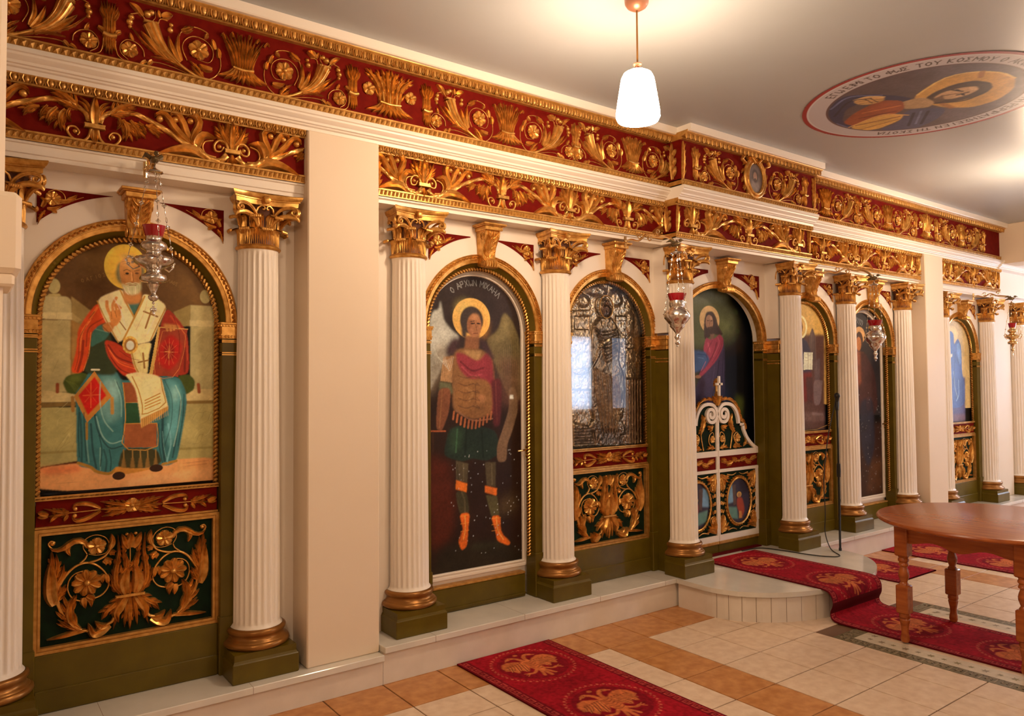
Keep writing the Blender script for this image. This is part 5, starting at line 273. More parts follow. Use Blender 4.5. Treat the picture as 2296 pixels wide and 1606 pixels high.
# ------------------------------------------------------------------ painter : flat painted pictures, laid down as colours on a fine grid
TINT=np.array([.92,.655,.50])
def lin(c):
    c=np.array(c)/255; return np.where(c<.04045,c/12.92,((c+.055)/1.055)**2.4)
class Canvas:
    def __init__(s,x0,x1,z0,z1,step,gain=1.0,raw=False):
        s.x0,s.z0,s.st=x0,z0,step; s.w=int((x1-x0)/step)+1; s.h=int((z1-z0)/step)+1; s.a=np.zeros((s.h,s.w,3)); s.gain=gain; s.raw=raw
    def c(s,h): 
        v=lin(h)
        return v if s.raw else np.clip(v/TINT*s.gain,0,.95)
    def blur(s,m,b):
        r=int(round(b/s.st*.8))
        if r<1: return m
        k=np.exp(-.5*(np.arange(-2*r,2*r+1)/r)**2); k/=k.sum()
        m=np.apply_along_axis(lambda v:np.convolve(v,k,'same'),0,m); return np.apply_along_axis(lambda v:np.convolve(v,k,'same'),1,m)
    def put(s,m,i0,j0,col,al):
        h,w=m.shape; a=s.a[i0:i0+h,j0:j0+w]; a+= (s.c(col)-a)*(m*al)[:,:,None]
    def region(s,pts,pad):
        xs=[p[0] for p in pts]; zs=[p[1] for p in pts]
        j0=max(0,int((min(xs)-pad-s.x0)/s.st)); j1=min(s.w,int((max(xs)+pad-s.x0)/s.st)+2); i0=max(0,int((min(zs)-pad-s.z0)/s.st)); i1=min(s.h,int((max(zs)+pad-s.z0)/s.st)+2)
        if j1<=j0 or i1<=i0: return None
        X,Z=np.meshgrid(s.x0+np.arange(j0,j1)*s.st,s.z0+np.arange(i0,i1)*s.st); return i0,j0,X,Z
    def poly(s,pts,col,b=2,al=1,smooth=None):
        if smooth is None: smooth=b>=2 and len(pts)>4
        if smooth:
            for _ in range(2):
                q=[]
                for i in range(len(pts)):
                    a,c=pts[i],pts[(i+1)%len(pts)]; q+=[(.82*a[0]+.18*c[0],.82*a[1]+.18*c[1]),(.18*a[0]+.82*c[0],.18*a[1]+.82*c[1])]
                pts=q
        R=s.region(pts,b*2.5)
        if not R: return
        i0,j0,X,Z=R; ins=np.zeros(X.shape,bool); n=len(pts)
        for i in range(n):
            (xa,za),(xb,zb)=pts[i],pts[(i+1)%n]
            if za==zb: continue
            c=((za>Z)!=(zb>Z))&(X<(xb-xa)*(Z-za)/(zb-za)+xa); ins^=c
        s.put(s.blur(ins.astype(float),b),i0,j0,col,al)
    def ell(s,c,rx,rz,col,b=2,al=1):
        R=s.region([(c[0]-rx,c[1]-rz),(c[0]+rx,c[1]+rz)],b*2.5)
        if not R: return
        i0,j0,X,Z=R; d=np.hypot((X-c[0])/max(rx,1),(Z-c[1])/max(rz,1)); e=max(.5*s.st,b*.5)/max(1,min(rx,rz)); m=np.clip((1+e-d)/(2*e),0,1); s.put(s.blur(m,b) if b>4 else m,i0,j0,col,al)
    def stroke(s,pts,w,col,al=1,soft=.35):
        sp=spline(pts,max(len(pts),6 if len(pts)>2 else 2)*2); R=s.region([(p[0],p[1]) for p in sp],w)
        if not R: return
        i0,j0,X,Z=R; d=np.full(X.shape,1e9)
        for a,b in zip(sp[:-1],sp[1:]):
            vx,vz=b[0]-a[0],b[1]-a[1]; L=vx*vx+vz*vz+1e-9; t=np.clip(((X-a[0])*vx+(Z-a[1])*vz)/L,0,1); d=np.minimum(d,np.hypot(X-a[0]-t*vx,Z-a[1]-t*vz))
        e=max(s.st*.6,w*soft); m=np.clip((w*.5+e*.5-d)/e,0,1); s.put(m,i0,j0,col,al)
    def line(s,pts,w,col,al=1):
        for a,b in zip(pts[:-1],pts[1:]): s.stroke([a,b],w,col,al,.2)
    def ops(s,L):
        for o in L:
            if o[0]=='P': s.poly(o[2],o[1],o[3],o[4])
            elif o[0]=='S': s.stroke(o[3],o[2],o[1],o[4])
            else: s.ell(o[2],o[3],o[4],o[1],o[5],o[6])
        return s
    def noise(s,scale,amt,seed=1,octs=3):
        rs=np.random.RandomState(seed); N=np.zeros((s.h,s.w)); 
        for k in range(octs):
            sc=max(1.0,scale/2**k/s.st); gh,gw=int(s.h/sc)+3,int(s.w/sc)+3; g=rs.rand(gh,gw); yi=np.arange(s.h)/sc; xi=np.arange(s.w)/sc; y0=yi.astype(int); x0=xi.astype(int); fy=(yi-y0)[:,None]; fx=(xi-x0)[None]
            fy=fy*fy*(3-2*fy); fx=fx*fx*(3-2*fx); q=g[y0][:,x0]*(1-fy)*(1-fx)+g[y0+1][:,x0]*fy*(1-fx)+g[y0][:,x0+1]*(1-fy)*fx+g[y0+1][:,x0+1]*fy*fx; N+=(q-.5)/1.6**k
        s.a*=np.clip(1+amt*N,.1,3)[:,:,None]; s.a=np.clip(s.a,0,.97); return s
    def sheet(s,name,material,parent,place,keep=None,height=None,smooth=True):
        """grid mesh; place(x,z,h) gives the point, keep(x,z) says whether the cell stays"""
        h,w=s.h,s.w; X=s.x0+np.arange(w)*s.st; Zc=s.z0+np.arange(h)*s.st; XX,ZZ=np.meshgrid(X,Zc)
        HH=height if height is not None else np.zeros((h,w)); P=place(XX*.001,ZZ*.001,HH)
        V=np.stack([np.broadcast_to(p,(h,w)) for p in P],-1).reshape(-1,3)
        I=np.arange(h*w).reshape(h,w); q=np.stack([I[:-1,:-1],I[:-1,1:],I[1:,1:],I[1:,:-1]],-1)
        if keep is not None:
            cx=(XX[:-1,:-1]+s.st/2)*.001; cz=(ZZ[:-1,:-1]+s.st/2)*.001; q=q[keep(cx,cz)]
        else: q=q.reshape(-1,4)
        used=np.unique(q); mp=np.full(h*w,-1); mp[used]=np.arange(len(used)); q=mp[q]; V=V[used]; C=s.a.reshape(-1,3)[used]
        me=bpy.data.meshes.new(name); me.vertices.add(len(V)); me.vertices.foreach_set('co',V.astype('f').ravel()); me.loops.add(q.size); me.loops.foreach_set('vertex_index',q.astype('i').ravel())
        me.polygons.add(len(q)); me.polygons.foreach_set('loop_start',np.arange(0,q.size,4,dtype='i')); me.polygons.foreach_set('loop_total',np.full(len(q),4,dtype='i')); me.update(calc_edges=True)
        if smooth: me.polygons.foreach_set('use_smooth',np.ones(len(q),bool))
        ca=me.color_attributes.new('paint','FLOAT_COLOR','POINT'); ca.data.foreach_set('color',np.c_[C,np.ones(len(C))].astype('f').ravel())
        me.materials.append(material); me.validate(); o=bpy.data.objects.new(name,me); COL.objects.link(o); o.parent=parent; return o
GLY={'A':[[(0,0),(.35,1),(.7,0)],[(.15,.4),(.55,.4)]],'P':[[(0,0),(0,1),(.5,1),(.5,.5),(0,.5)]],'X':[[(0,0),(.6,1)],[(0,1),(.6,0)]],'O':[[(.3,0),(.05,.3),(.05,.7),(.3,1),(.55,.7),(.55,.3),(.3,0)]],
'W':[[(0,.9),(0,.3),(.15,0),(.35,.3),(.55,0),(.7,.3),(.7,.9)]],'N':[[(0,0),(0,1),(.6,0),(.6,1)]],'M':[[(0,0),(0,1),(.35,.4),(.7,1),(.7,0)]],'I':[[(.1,0),(.1,1)]],'H':[[(0,0),(0,1)],[(.6,0),(.6,1)],[(0,.5),(.6,.5)]],'L':[[(0,0),(.35,1),(.7,0)]],
'E':[[(.5,0),(0,0),(0,1),(.5,1)],[(0,.5),(.4,.5)]],'T':[[(.3,0),(.3,1)],[(0,1),(.6,1)]],'S':[[(.5,1),(0,1),(.3,.5),(0,0),(.5,0)]],'K':[[(0,0),(0,1)],[(.5,1),(0,.5),(.5,0)]],'Y':[[(.3,0),(.3,.5),(0,1)],[(.3,.5),(.6,1)]],'F':[[(.35,0),(.35,1)],[(.35,.8),(.05,.65),(.05,.4),(.35,.25),(.65,.4),(.65,.65),(.35,.8)]],'G':[[(0,0),(0,1),(.5,1)]],'D':[[(0,0),(.35,1),(.7,0),(0,0)]],'R':[[(0,0),(0,1),(.5,1),(.5,.5),(0,.5)]],'C':[[(.5,1),(.1,.9),(0,.5),(.1,.1),(.5,0)]]}
def write(cv,text,pos,size,w,col,al=1,flip=1):       # pos(s) -> (x,z,angle) along the line of writing, s in mm
    s=0
    for ch in text:
        if ch==' ': s+=size*.5; continue
        x,z,a=pos(s); ca,sa=math.cos(a),math.sin(a)
        for st in GLY[ch]: cv.line([(x+(p*ca-flip*q*sa)*size,z+(p*sa+flip*q*ca)*size) for p,q in st],w,col,al)
        s+=size*(.3 if ch=='I' else .85)
# ------------------------------------------------------------------ room shell
CX=5.006; YW=3.90; ZC=3.43
XL,XR,YB=-3.5,13.2,-4.6
def quadbox(name,mats,*bx): 
    b=MB()
    for q in bx: b.box(*q)
    return struct(b.build(name,mats))
# floor : tiles one by one, grout below
fl=MB(); fl.cur=0; fl.box(XL,XR,YB,4.3,-.06,-.004)
def xl():
    L=[4.17-.333*k for k in range(24)][::-1]; return [x for x in L if x>XL]+[4.41]
xs=xl(); xs=xs+[2*CX-x for x in xs[::-1]]; xs=[XL]+xs+[XR]
ys=[4.2,3.66,3.33,3.08]+[2.75-.333*k for k in range(22)]; ys=[y for y in ys if y>YB]+[YB]
def tile(x0,x1,y0,y1,mi,g=.0034,z=0): 
    fl.cur=mi; fl.box(x0+g,x1-g,y0+g,y1-g,-.01,z,.0012)
brown=lambda x,y: (y>3.33 and not 4.17<x<5.84) or abs(x-3.337)<.1 or abs(x-(2*CX-3.337))<.1
for i in range(len(xs)-1):
    for j in range(len(ys)-1):
        x0,x1,y1,y0=xs[i],xs[i+1],ys[j],ys[j+1]; cx,cy=(x0+x1)/2,(y0+y1)/2
        if 4.41<cx<5.60:
            if cy<2.63: continue
            if y0<2.63: y0=2.63
        tile(x0,x1,y0,y1,2 if brown(cx,cy) else 1)
# mosaic carpet of stone : Greek-key band, flower band, plain centre
ma,mb_=4.41,5.602; yf=2.63; yb=-1.2
def band(a0,a1,mi): 
    for bx in ((ma+a0,mb_-a0,yf-a1,yf-a0),(ma+a0,ma+a1,yb,yf-a1),(mb_-a1,mb_-a0,yb,yf-a1)): fl.cur=mi; fl.box(bx[0],bx[1],bx[2],bx[3],-.01,-.0002)
band(0,.088,3); band(.088,.215,4); fl.cur=1; fl.box(ma+.215,mb_-.215,yb,yf-.215,-.01,-.0002)
def key(cx,cy,rot):
    pts=[(-1,-1),(-1,1),(.6,1),(.6,-.3),(-.3,-.3),(-.3,.3),(0,.3)]; u=.030
    fl.cur=5
    for (a,b),(c,d) in zip(pts[:-1],pts[1:]):
        x0,x1=sorted((a*u,c*u)); y0,y1=sorted((b*u,d*u)); x0-=.004;x1+=.004;y0-=.004;y1+=.004
        if rot: x0,x1,y0,y1=y0,y1,x0,x1
        fl.box(cx+x0,cx+x1,cy+y0,cy+y1,-.002,.0004)
k=0
while yf-.045-.075*k>yb: 
    key(ma+.044,yf-.045-.075*k,True); key(mb_-.044,yf-.045-.075*k,True); k+=1
for k in range(1,15): key(ma+.044+.078*k,yf-.044,False)
rnd=random.Random(3)
def flower(cx,cy,r):
    fl.cur=5 if rnd.random()<.6 else 6; n=6; vs=[(cx,cy,.0006)]
    for i in range(2*n): a=PI*i/n; q=r*(1 if i%2 else .45); vs.append((cx+q*math.cos(a),cy+q*math.sin(a),.0006))
    fl.add(vs,[(0,1+i,1+(i+1)%(2*n)) for i in range(2*n)])
for k in range(44):
    yy=yf-.16-.072*k
    if yy<yb: break
    flower(ma+.15,yy,.026 if k%2 else .019); flower(mb_-.15,yy,.026 if k%2 else .019)
for k in range(1,13): flower(ma+.15+.072*k,yf-.15,.026 if k%2 else .019)
mosd=mat('mosaic_dark',(.12,.10,.045),.4,noise=(60,(.20,.17,.09))); mosl=mat('mosaic_ivory',(.70,.62,.47),.35,noise=(30,(.62,.54,.40))); mosk=mat('mosaic_olive',(.30,.25,.12),.4); mosg=mat('mosaic_grey',(.30,.24,.15),.4)
struct(fl.build('floor',[grout,tilec,tileb,mosd,mosl,mosg,mosk]))
quadbox('ceiling',ceilm,(XL,XR,YB,4.4,ZC,ZC+.1))
quadbox('wall_back',cream,(XL,XR,YB-.15,YB,0,ZC))
quadbox('wall_left',cream,(XL-.15,XL,YB,4.4,0,ZC))
quadbox('wall_right',cream,(XR,XR+.15,YB,4.4,0,ZC))
quadbox('wall_altar',cream,(XL,XR,4.14,4.3,0,ZC))
# near wall end on the left with its moulded block, out of the camera's focus
b=MB(); yn=2.1
b.box(-.80,.083,yn,yn+.14,0,ZC,.012); b.box(-.83,.116,yn-.03,yn+.17,1.86,2.05,.012); b.box(-.82,.104,yn-.02,yn+.16,1.83,1.86,.006)
struct(b.build('wall_side_pier',cream))
# step platforms
def plat(x0,x1,h,name,label):
    b=MB(); b.cur=0; b.box(x0,x1,3.665,4.14,0,h-.034); b.cur=1; b.box(x0,x1,3.642,4.14,h-.034,h,.003)
    for k in range(int((x1-x0)/.62)): 
        b.cur=2; xx=x0+.31+.62*k; b.box(xx,xx+.0015,3.6415,4.1,h-.0335,h+.0002)
    return tag(b.build(name,[riser,marble,grout]),label,'step')
plat(XL,1.84,.162,'altar_platform','lower white marble platform under the big seated saint and the left pier')
plat(1.842,8.07,.2,'altar_platform','long white marble platform under the central row of columns')
plat(8.072,XR,.162,'altar_platform','lower white marble platform at the far right end')
b=MB(); n=40; A=[(CX+.88*math.cos(PI*i/n),3.39-.57*math.sin(PI*i/n)) for i in range(n+1)]
def halfstep(z0,z1,o,mi):
    b.cur=mi; P=[(CX+(.88-o),3.64)]+[(CX+(.88-o)*math.cos(PI*i/n),3.39-(.57-o)*math.sin(PI*i/n)) for i in range(n+1)]+[(CX-(.88-o),3.64)]
    m_=len(P); b.add([(x,y,z0) for x,y in P]+[(x,y,z1) for x,y in P],[(i,i+1,m_+i+1,m_+i) for i in range(m_-1)]+[tuple(range(m_,2*m_))]+[(m_-1,0,m_,2*m_-1)])
halfstep(0,.168,.018,0); halfstep(.168,.2,0,1)
for k in range(1,22):
    t=PI*k/22; x=CX+.863*math.cos(t); y=3.39-.553*math.sin(t); nx,ny=math.cos(t)*.57,-math.sin(t)*.88; L=math.hypot(nx,ny); nx/=L; ny/=L; tx,ty=-ny,nx
    b.cur=2; q=.0011; b.add([(x-tx*q+nx*.0012,y-ty*q+ny*.0012,0),(x+tx*q+nx*.0012,y+ty*q+ny*.0012,0),(x+tx*q+nx*.0012,y+ty*q+ny*.0012,.168),(x-tx*q+nx*.0012,y-ty*q+ny*.0012,.168)],[(0,1,2,3)])
tag(b.build('round_step',[riser,marble,grout]),'half-round white step in front of the low central doors','step')
# wall with arched openings
WING=dict(z0=.162,zs=1.912,dz=-.04); MID=dict(z0=.2,zs=1.938,dz=0)
C={'c0':.125,'c1':1.236,'c2':2.107,'c3':3.2155,'c4':4.311,'c5':5.70,'c6':6.798,'c7':7.88,'c8':8.735,'c9':9.90}
BAYS=[('nic',.672,WING,.426,.426),('mic',2.661,MID,.426,.426),('sil',3.763,MID,.426,.426),('chr',CX,MID,.548,.43),('eva',6.249,MID,.426,.426),('drk',7.335,MID,.426,.426),('blu',9.32,WING,.426,.426)]
b=MB(); Zt=2.62
edges=[XL]
for k,(nm,xc,W,a,bb) in enumerate(BAYS):
    nn=28; P=[(xc-a*math.cos(PI*i/nn),W['zs']+bb*math.sin(PI*i/nn)) for i in range(nn+1)]
    for (xa,za),(xb,zb) in zip(P[:-1],P[1:]):
        b.add([(xa,YW,za),(xb,YW,zb),(xb,YW,Zt),(xa,YW,Zt),(xa,4.0,za),(xb,4.0,zb)],[(0,1,2,3),(0,4,5,1)])
    for sg in (-1,1): b.add([(xc+sg*a,YW,W['z0']),(xc+sg*a,4.0,W['z0']),(xc+sg*a,4.0,W['zs']),(xc+sg*a,YW,W['zs'])],[(0,1,2,3)])
    edges+=[xc-a,xc+a]
edges.append(XR)
for i in range(0,len(edges),2): b.add([(edges[i],YW,0),(edges[i+1],YW,0),(edges[i+1],YW,Zt),(edges[i],YW,Zt)],[(0,1,2,3)])
b.box(XL,XR,3.80,4.14,Zt,ZC)
struct(b.build('wall_front',white))
# pilaster strips of wall behind the two middle columns
for c in ('c4','c5'):
    x=C[c]; b=MB(); b.cur=0; b.box(x-.105,x+.105,3.775,YW+.002,1.96,2.6); b.cur=1; b.box(x-.105,x+.105,3.775,YW+.002,.2,1.83); b.cur=2; b.box(x-.112,x+.112,3.768,YW,1.865,1.91,.003); b.box(x-.118,x+.118,3.76,YW,1.91,1.94,.003); b.box(x-.116,x+.116,3.765,YW,1.835,1.865,.004)
    b.cur=2; b.box(x-.109,x+.109,3.772,YW,1.74,1.752,.002); b.box(x-.109,x+.109,3.772,YW,1.765,1.772,.002)
    tag(b.build('wall_pilaster',[white,olive,gold]),'olive and ivory pilaster strip behind the column %s the low central doors'%('left of' if c=='c4' else 'right of'),'pilaster')
# piers
def pier(name,x0,x1,y0,z0,lab): return struct(MB().box(x0,x1,y0,4.14,z0,2.91,.006).build(name,cream))
pier('wall_pier_near',1.437,1.839,3.702,.162,''); pier('wall_pier_far',8.075,8.475,3.702,.162,''); pier('wall_pier_end',10.08,10.62,3.86,.162,'')
# beam that ends the upper frieze, standing out into the room
struct(MB().box(9.94,10.3,.5,4.14,2.965,ZC,.004).build('wall_beam',cream))
struct(MB().box(10.3,XR,3.30,4.14,2.965,3.04,.004).box(10.42,XR,3.2,4.14,3.04,3.09,.004).build('trim_3',white))
# ------------------------------------------------------------------ entablature
def crown(x0,x1,dy=0):
    return [(3.90,3.006),(3.668+dy,3.006),(3.664+dy,2.997),(3.664+dy,2.985),(3.672+dy,2.981),(3.674+dy,2.972),(3.684+dy,2.962),(3.694+dy,2.955),(3.697+dy,2.944),(3.706+dy,2.941),(3.709+dy,2.934),(3.72+dy,2.930),(3.723+dy,2.913),(3.90,2.913)]
D=-.126; XA,XB=4.150,5.862
def tri(name,label,cat,fn,mats):
    b=MB(); pr=fn(0); b.prof_x(pr,XL,XA+.01); b.prof_x(fn(D),XA,XB); b.prof_x(pr,XB-.01,9.93); return b
b=tri(0,0,0,lambda d:crown(0,0,d),0); b.prof_x(crown(0,0,-.02),9.93,XR); struct(b.build('trim_1',white,smooth=30))
fas=lambda d:[(3.90,ZC),(3.60+d,ZC),(3.60+d,3.386),(3.606+d,3.380),(3.90,3.380)]
b=tri(0,0,0,fas,0); struct(b.build('trim_2',white))
# architrave and soffit : one piece per stretch between the piers
def arch(x0,x1,d,zb,name,label):
    b=MB(); f=lambda d:[(3.90,2.640),(3.752+d,2.640),(3.752+d,2.628),(3.762+d,2.626),(3.762+d,zb+.022),(3.768+d,zb+.018),(3.768+d,zb),(3.90,zb)]
    if d: b.prof_x(f(0),x0,XA+.01); b.prof_x(f(D),XA+.004,XB-.004); b.prof_x(f(0),XB-.01,x1)
    else: b.prof_x(f(0),x0,x1)
    return tag(b.build(name,white),label,'architrave')
arch(XL,1.437,0,2.566,'architrave','plain ivory beam resting on the column left of the wide cream pier')
arch(1.839,8.075,1,2.604,'architrave','long ivory beam resting on the six central column capitals')
arch(8.475,10.08,0,2.566,'architrave','short ivory beam over the far blue-figure icon')
# mouldings
def eggs(b,x0,x1,y0,z0,y1,z1,pitch,dy=0):    # a sloping band with eggs and darts
    b.prof_x([(y0+dy-.002,z0+.012),(y0+dy,z0),(y0+dy+.004,z0-.004),(y1+dy+.006,z1+.01),(y1+dy-.006,z1+.006),(y1+dy-.006,z1-.004),(3.8,z1-.004),(3.8,z0+.012)],x0,x1)
    n=max(1,int(round((x1-x0)/pitch))); p=(x1-x0)/n; ym,zm=(y0+y1)/2+dy-.002,(z0+z1)/2
    h=math.hypot(y1-y0,z1-z0)*.40
    for i in range(n):
        x=x0+p*(i+.5); b.ball((x,ym,zm),p*.24,.012,h,8,6)
        for s_ in (-1,1): b.tube([(x+s_*p*.30,ym-.006-.003,zm+h),(x+s_*p*.38,ym-.008,zm),(x+s_*p*.22,ym-.004,zm-h*1.02)],.0028,4,False)
        b.ball((x+p*.5,ym-.002,zm-h*.2),p*.07,.006,h*.75,5,4)
def beads(b,x0,x1,y,z0,z1,pitch,yb=3.8):
    zm=(z0+z1)/2; b.box(x0,x1,y+.004,yb,z0,z1); b.box(x0,x1,y-.002,yb,z0,z0+.006); b.box(x0,x1,y-.002,yb,z1-.008,z1)
    n=max(1,int(round((x1-x0)/pitch))); p=(x1-x0)/n
    for i in range(n):
        x=x0+p*(i+.5); b.add([(x-p*.45,y+.003,z0+.007),(x+p*.25,y+.003,z0+.007),(x+p*.5,y+.003,z1-.009),(x-p*.2,y+.003,z1-.009),(x,y-.007,zm)],[(0,1,4),(1,2,4),(2,3,4),(3,0,4)])
# frieze ornaments, built once around x=0, z from the foot of the field
def flat(Y): return lambda x,z,h:(x,Y-h,z)
LFu=relief(MB(),LF).v; 
def meshof(ops,**k): return relief(MB(),ops,**k)
def put(mbs,name,parent,x,Y,z,sx=1,sz=1,material=None):
    b=MB(); b.v=[(vx*sx,vy,vz*sz) for vx,vy,vz in mbs.v]; b.f=mbs.f if sx>0 else [f[::-1] for f in mbs.f]; b.mi=mbs.mi
    return b.build(name,material or gold,parent,smooth=45,loc=(x,Y,z))
_lib={}
def inst(key,mbs,name,parent,x,Y,z,sx=1,sz=1,material=None):      # mesh data shared between equal ornaments
    k=(key,round(sx,2),round(sz,2))
    if k not in _lib: o=put(mbs,name,parent,x,Y,z,round(sx,2),round(sz,2),material); _lib[k]=o.data; return o
    o=bpy.data.objects.new(name,_lib[k]); COL.objects.link(o); o.parent=parent; o.location=(x,Y,z); return o
mLF=meshof(LF); mA=meshof(LFA); mA2=meshof(LFA,sx=-1); mB=meshof(LFB); mUF=meshof(UF)
def split(o): return o
# split UF into ring, cornucopia and small rosette groups
UFr=[o for i,o in enumerate(UF) if i<14]; UFc=[o for i,o in enumerate(UF) if 14<=i and not (o[0]=='R') ]; 
mUr=meshof(UFr); mUc=meshof([o for o in UF[14:] if max((p[0] for p in o[2]) if isinstance(o[2],list) else [o[2][0]])<455]); mUs=meshof([o for o in UF[14:] if max((p[0] for p in o[2]) if isinstance(o[2],list) else [o[2][0]])>=455])
mV=MB(); vase(mV,flat(0),.268,.085,.118,.045,'wheat'); mN=MB(); vase(mN,flat(0),.262,.10,.040,.024,'narrow'); mAc=MB(); vase(mAc,flat(0),.262,.088,.140,.058,'acanthus')
mRo=MB(); rosette(mRo,(0,0),.036,5,flat(0))
def clipped(mb,lo,hi,key,name,parent,x,Y,z,sx,sz=1):      # ornament cut off where the frieze ends
    P=[(vx*sx,vy,vz*sz) for vx,vy,vz in mb.v]; b=MB(); keep=[f for f in mb.f if all(lo<=P[i][0]+x<=hi for i in f)]
    used={}; 
    for f in keep:
        for i in f: used.setdefault(i,len(used))
    if not keep: return None
    b.v=[P[i] for i in used]; b.f=[tuple(used[i] for i in (f if sx>0 else f[::-1])) for f in keep]; b.mi=[0]*len(keep)
    return b.build(name,gold,parent,smooth=45,loc=(x,Y,z))
def end_leaf(parent,x,Y,z,H,s_):
    b=MB(); f=flat(0)
    for k in range(5): leaf(b,[(0,H*(.04+.17*k)),(s_*.012,H*(.16+.17*k)),(s_*.030,H*(.26+.17*k))],.020,f,.003,n=6)
    leaf(b,[(0,.004),(s_*.004,H*.5),(0,H*.98)],.026,f,.006,n=10)
    return b.build('edge_leaf',gold,parent,smooth=45,loc=(x,Y,z))
def lower_frieze(x0,x1,d,label,As,Bs,L=.56,parent=None,ret=0):
    t=thing('lower_frieze',label,'frieze',group='lower gilded friezes')
    b=MB(); b.box(x0,x1,3.757+d,3.9,2.66,2.90); b.build('field',red,t)
    if ret: pass
    e_=.008 if d else 0
    b=MB(); eggs(b,x0-e_,x1+e_,3.724,2.910,3.744,2.878,.044,d); b.build('egg_moulding',golddull,t,smooth=40)
    b=MB(); beads(b,x0-e_,x1+e_,3.742+d,2.638,2.680,.024); b.build('bead_moulding',golddull,t)
    Y=3.757+d
    for a in As:
        for s_ in (-1,1):
            q=a+s_*L; lo,hi=min(a,q),max(a,q)
            if hi<x0 or lo>x1: continue
            if lo>x0-.02 and hi<x1+.02: inst('LF',mLF,'acanthus_branch',t,a,Y,2.682,s_*L/.594,1)
            else: clipped(mLF,x0,x1,'LF','acanthus_branch',t,a,Y,2.682,s_*L/.594)
        if x0<a<x1: inst('A',mA,'palmette_scroll',t,a,Y,2.682,1,1); inst('A2',mA2,'palmette_scroll',t,a,Y,2.682,1,1)
    for q in Bs:
        if x0-.01<q<x1+.01:
            for s_ in (1,-1):
                if q-.11>x0 and q+.11<x1: inst('B',mB,'flame_palmette',t,q,Y,2.682,s_,1)
                else: clipped(mB,x0,x1,'B','flame_palmette',t,q,Y,2.682,s_)
    if x0>0: end_leaf(t,x0+.016,Y,2.682,.20,1)
    if x1>2: end_leaf(t,x1-.016,Y,2.682,.20,-1)
    if ret: returns(t,((XA,-1),(XB,1)),2.682,.20,[(2.878,3.744,2.910,3.724),(2.638,3.742,2.680,3.742)],3.757)
    return t
def returns(t,sides,z,H,bands,Yf):
    for xs_,s_ in sides:
        b=MB(); g=lambda u,zz,h:(xs_+s_*(.006+h),Yf+D+.02+u,zz)
        for k in range(6): leaf(b,[(.045+.0*k,z+H*.08+H*.13*k),(.045+(.022 if k%2 else -.022),z+H*.20+H*.13*k),(.045+(.034 if k%2 else -.034),z+H*.34+H*.11*k)],.026,g,.004,n=6)
        leaf(b,[(.045,z+.006),(.048,z+H*.5),(.045,z+H*.96)],.03,g,.008,n=9); b.build('side_leaf',gold,t,smooth=45)
# palmette B is traced from the centre of A : shift it to its own centre
mB.v=[(x-.594,y,z) for x,y,z in mB.v]
lower_frieze(XL+2.9,1.437,0,'lower gilded red frieze over the big seated saint, left of the wide pier',[.474,1.662],[-.12,1.068],.594)
lower_frieze(1.839,XA+.004,0,'lower gilded red frieze between the wide pier and the projecting centre',[1.60,2.70,3.79],[2.142,3.25],.555)
lower_frieze(XA+.004,XB-.004,D,'lower gilded red frieze on the projecting centre over the low doors',[CX],[4.33,5.682],.676,ret=1)
lower_frieze(XB-.004,8.07,0,'lower gilded red frieze right of the projecting centre',[6.249,7.33,8.41],[5.72,6.79,7.87],.54)
lower_frieze(8.477,10.05,0,'small lower frieze over the far blue-figure icon',[9.33,8.15],[8.74,9.92],.594)
def upper_frieze(x0,x1,d,label,items):
    t=thing('upper_frieze',label,'frieze',group='upper gilded friezes')
    MB().box(x0,x1,3.70+d,3.9,3.03,3.36).build('field',red,t)
    e_=.010 if d else 0
    b=MB(); eggs(b,x0-e_,x1+e_,3.626,3.378,3.678,3.340,.048,d); b.build('egg_moulding',golddull,t,smooth=40)
    b=MB(); beads(b,x0-e_,x1+e_,3.682+d,3.006,3.050,.030); b.build('bead_moulding',golddull,t)
    Y=3.70+d
    for k,x in items:
        if k=='wheat': inst('V',mV,'wheat_sheaf',t,x,Y,3.052)
        elif k=='nar': inst('N',mN,'reed_bundle',t,x,Y,3.052)
        elif k=='acan': inst('Ac',mAc,'acanthus_vase',t,x,Y,3.052)
        elif k=='ros': inst('Ro',mRo,'rosette',t,x,Y,3.20)
        elif k in 'rl' or k in ('R','L'):
            s_=1 if k in 'rR' else -1
            inst('Ur',mUr,'rosette_ring',t,x,Y,3.05,s_)
            inst('Uc',mUc,'cornucopia',t,x,Y,3.05,s_)
            if k in 'rl': inst('Us',mUs,'small_rosette_ring',t,x,Y,3.05,s_)
    return t
I=[('wheat',-.06),('r',-.06),('nar',.521),('l',1.103),('wheat',1.103),('r',1.103),('nar',1.681),('ros',1.775),('acan',1.90),('ros',2.03),('nar',2.135),('l',2.70),('wheat',2.70),('r',2.70),('nar',3.262),('l',3.79),('wheat',3.79),('R',3.79)]
upper_frieze(-.75,XA+.004,0,'upper gilded red frieze with the long left run below the ceiling',I)
t=upper_frieze(XA+.004,XB-.004,D,'upper gilded red frieze on the projecting centre with the oval portrait',[('nar',CX-.695),('nar',CX+.695)])
for s_ in (-1,1):
    for k_,m__,n_ in (('Uc',mUc,'cornucopia'),('Ur',mUr,'rosette_ring'),('Us',mUs,'small_rosette_ring')): inst(k_,m__,n_,t,CX+s_*.095,3.70+D,3.05,s_*1.0)
returns(t,((XA,-1),(XB,1)),3.052,.28,[],3.70)
end_leaf(t,XA+.022,3.70+D,3.052,.28,1); end_leaf(t,XB-.022,3.70+D,3.052,.28,-1)
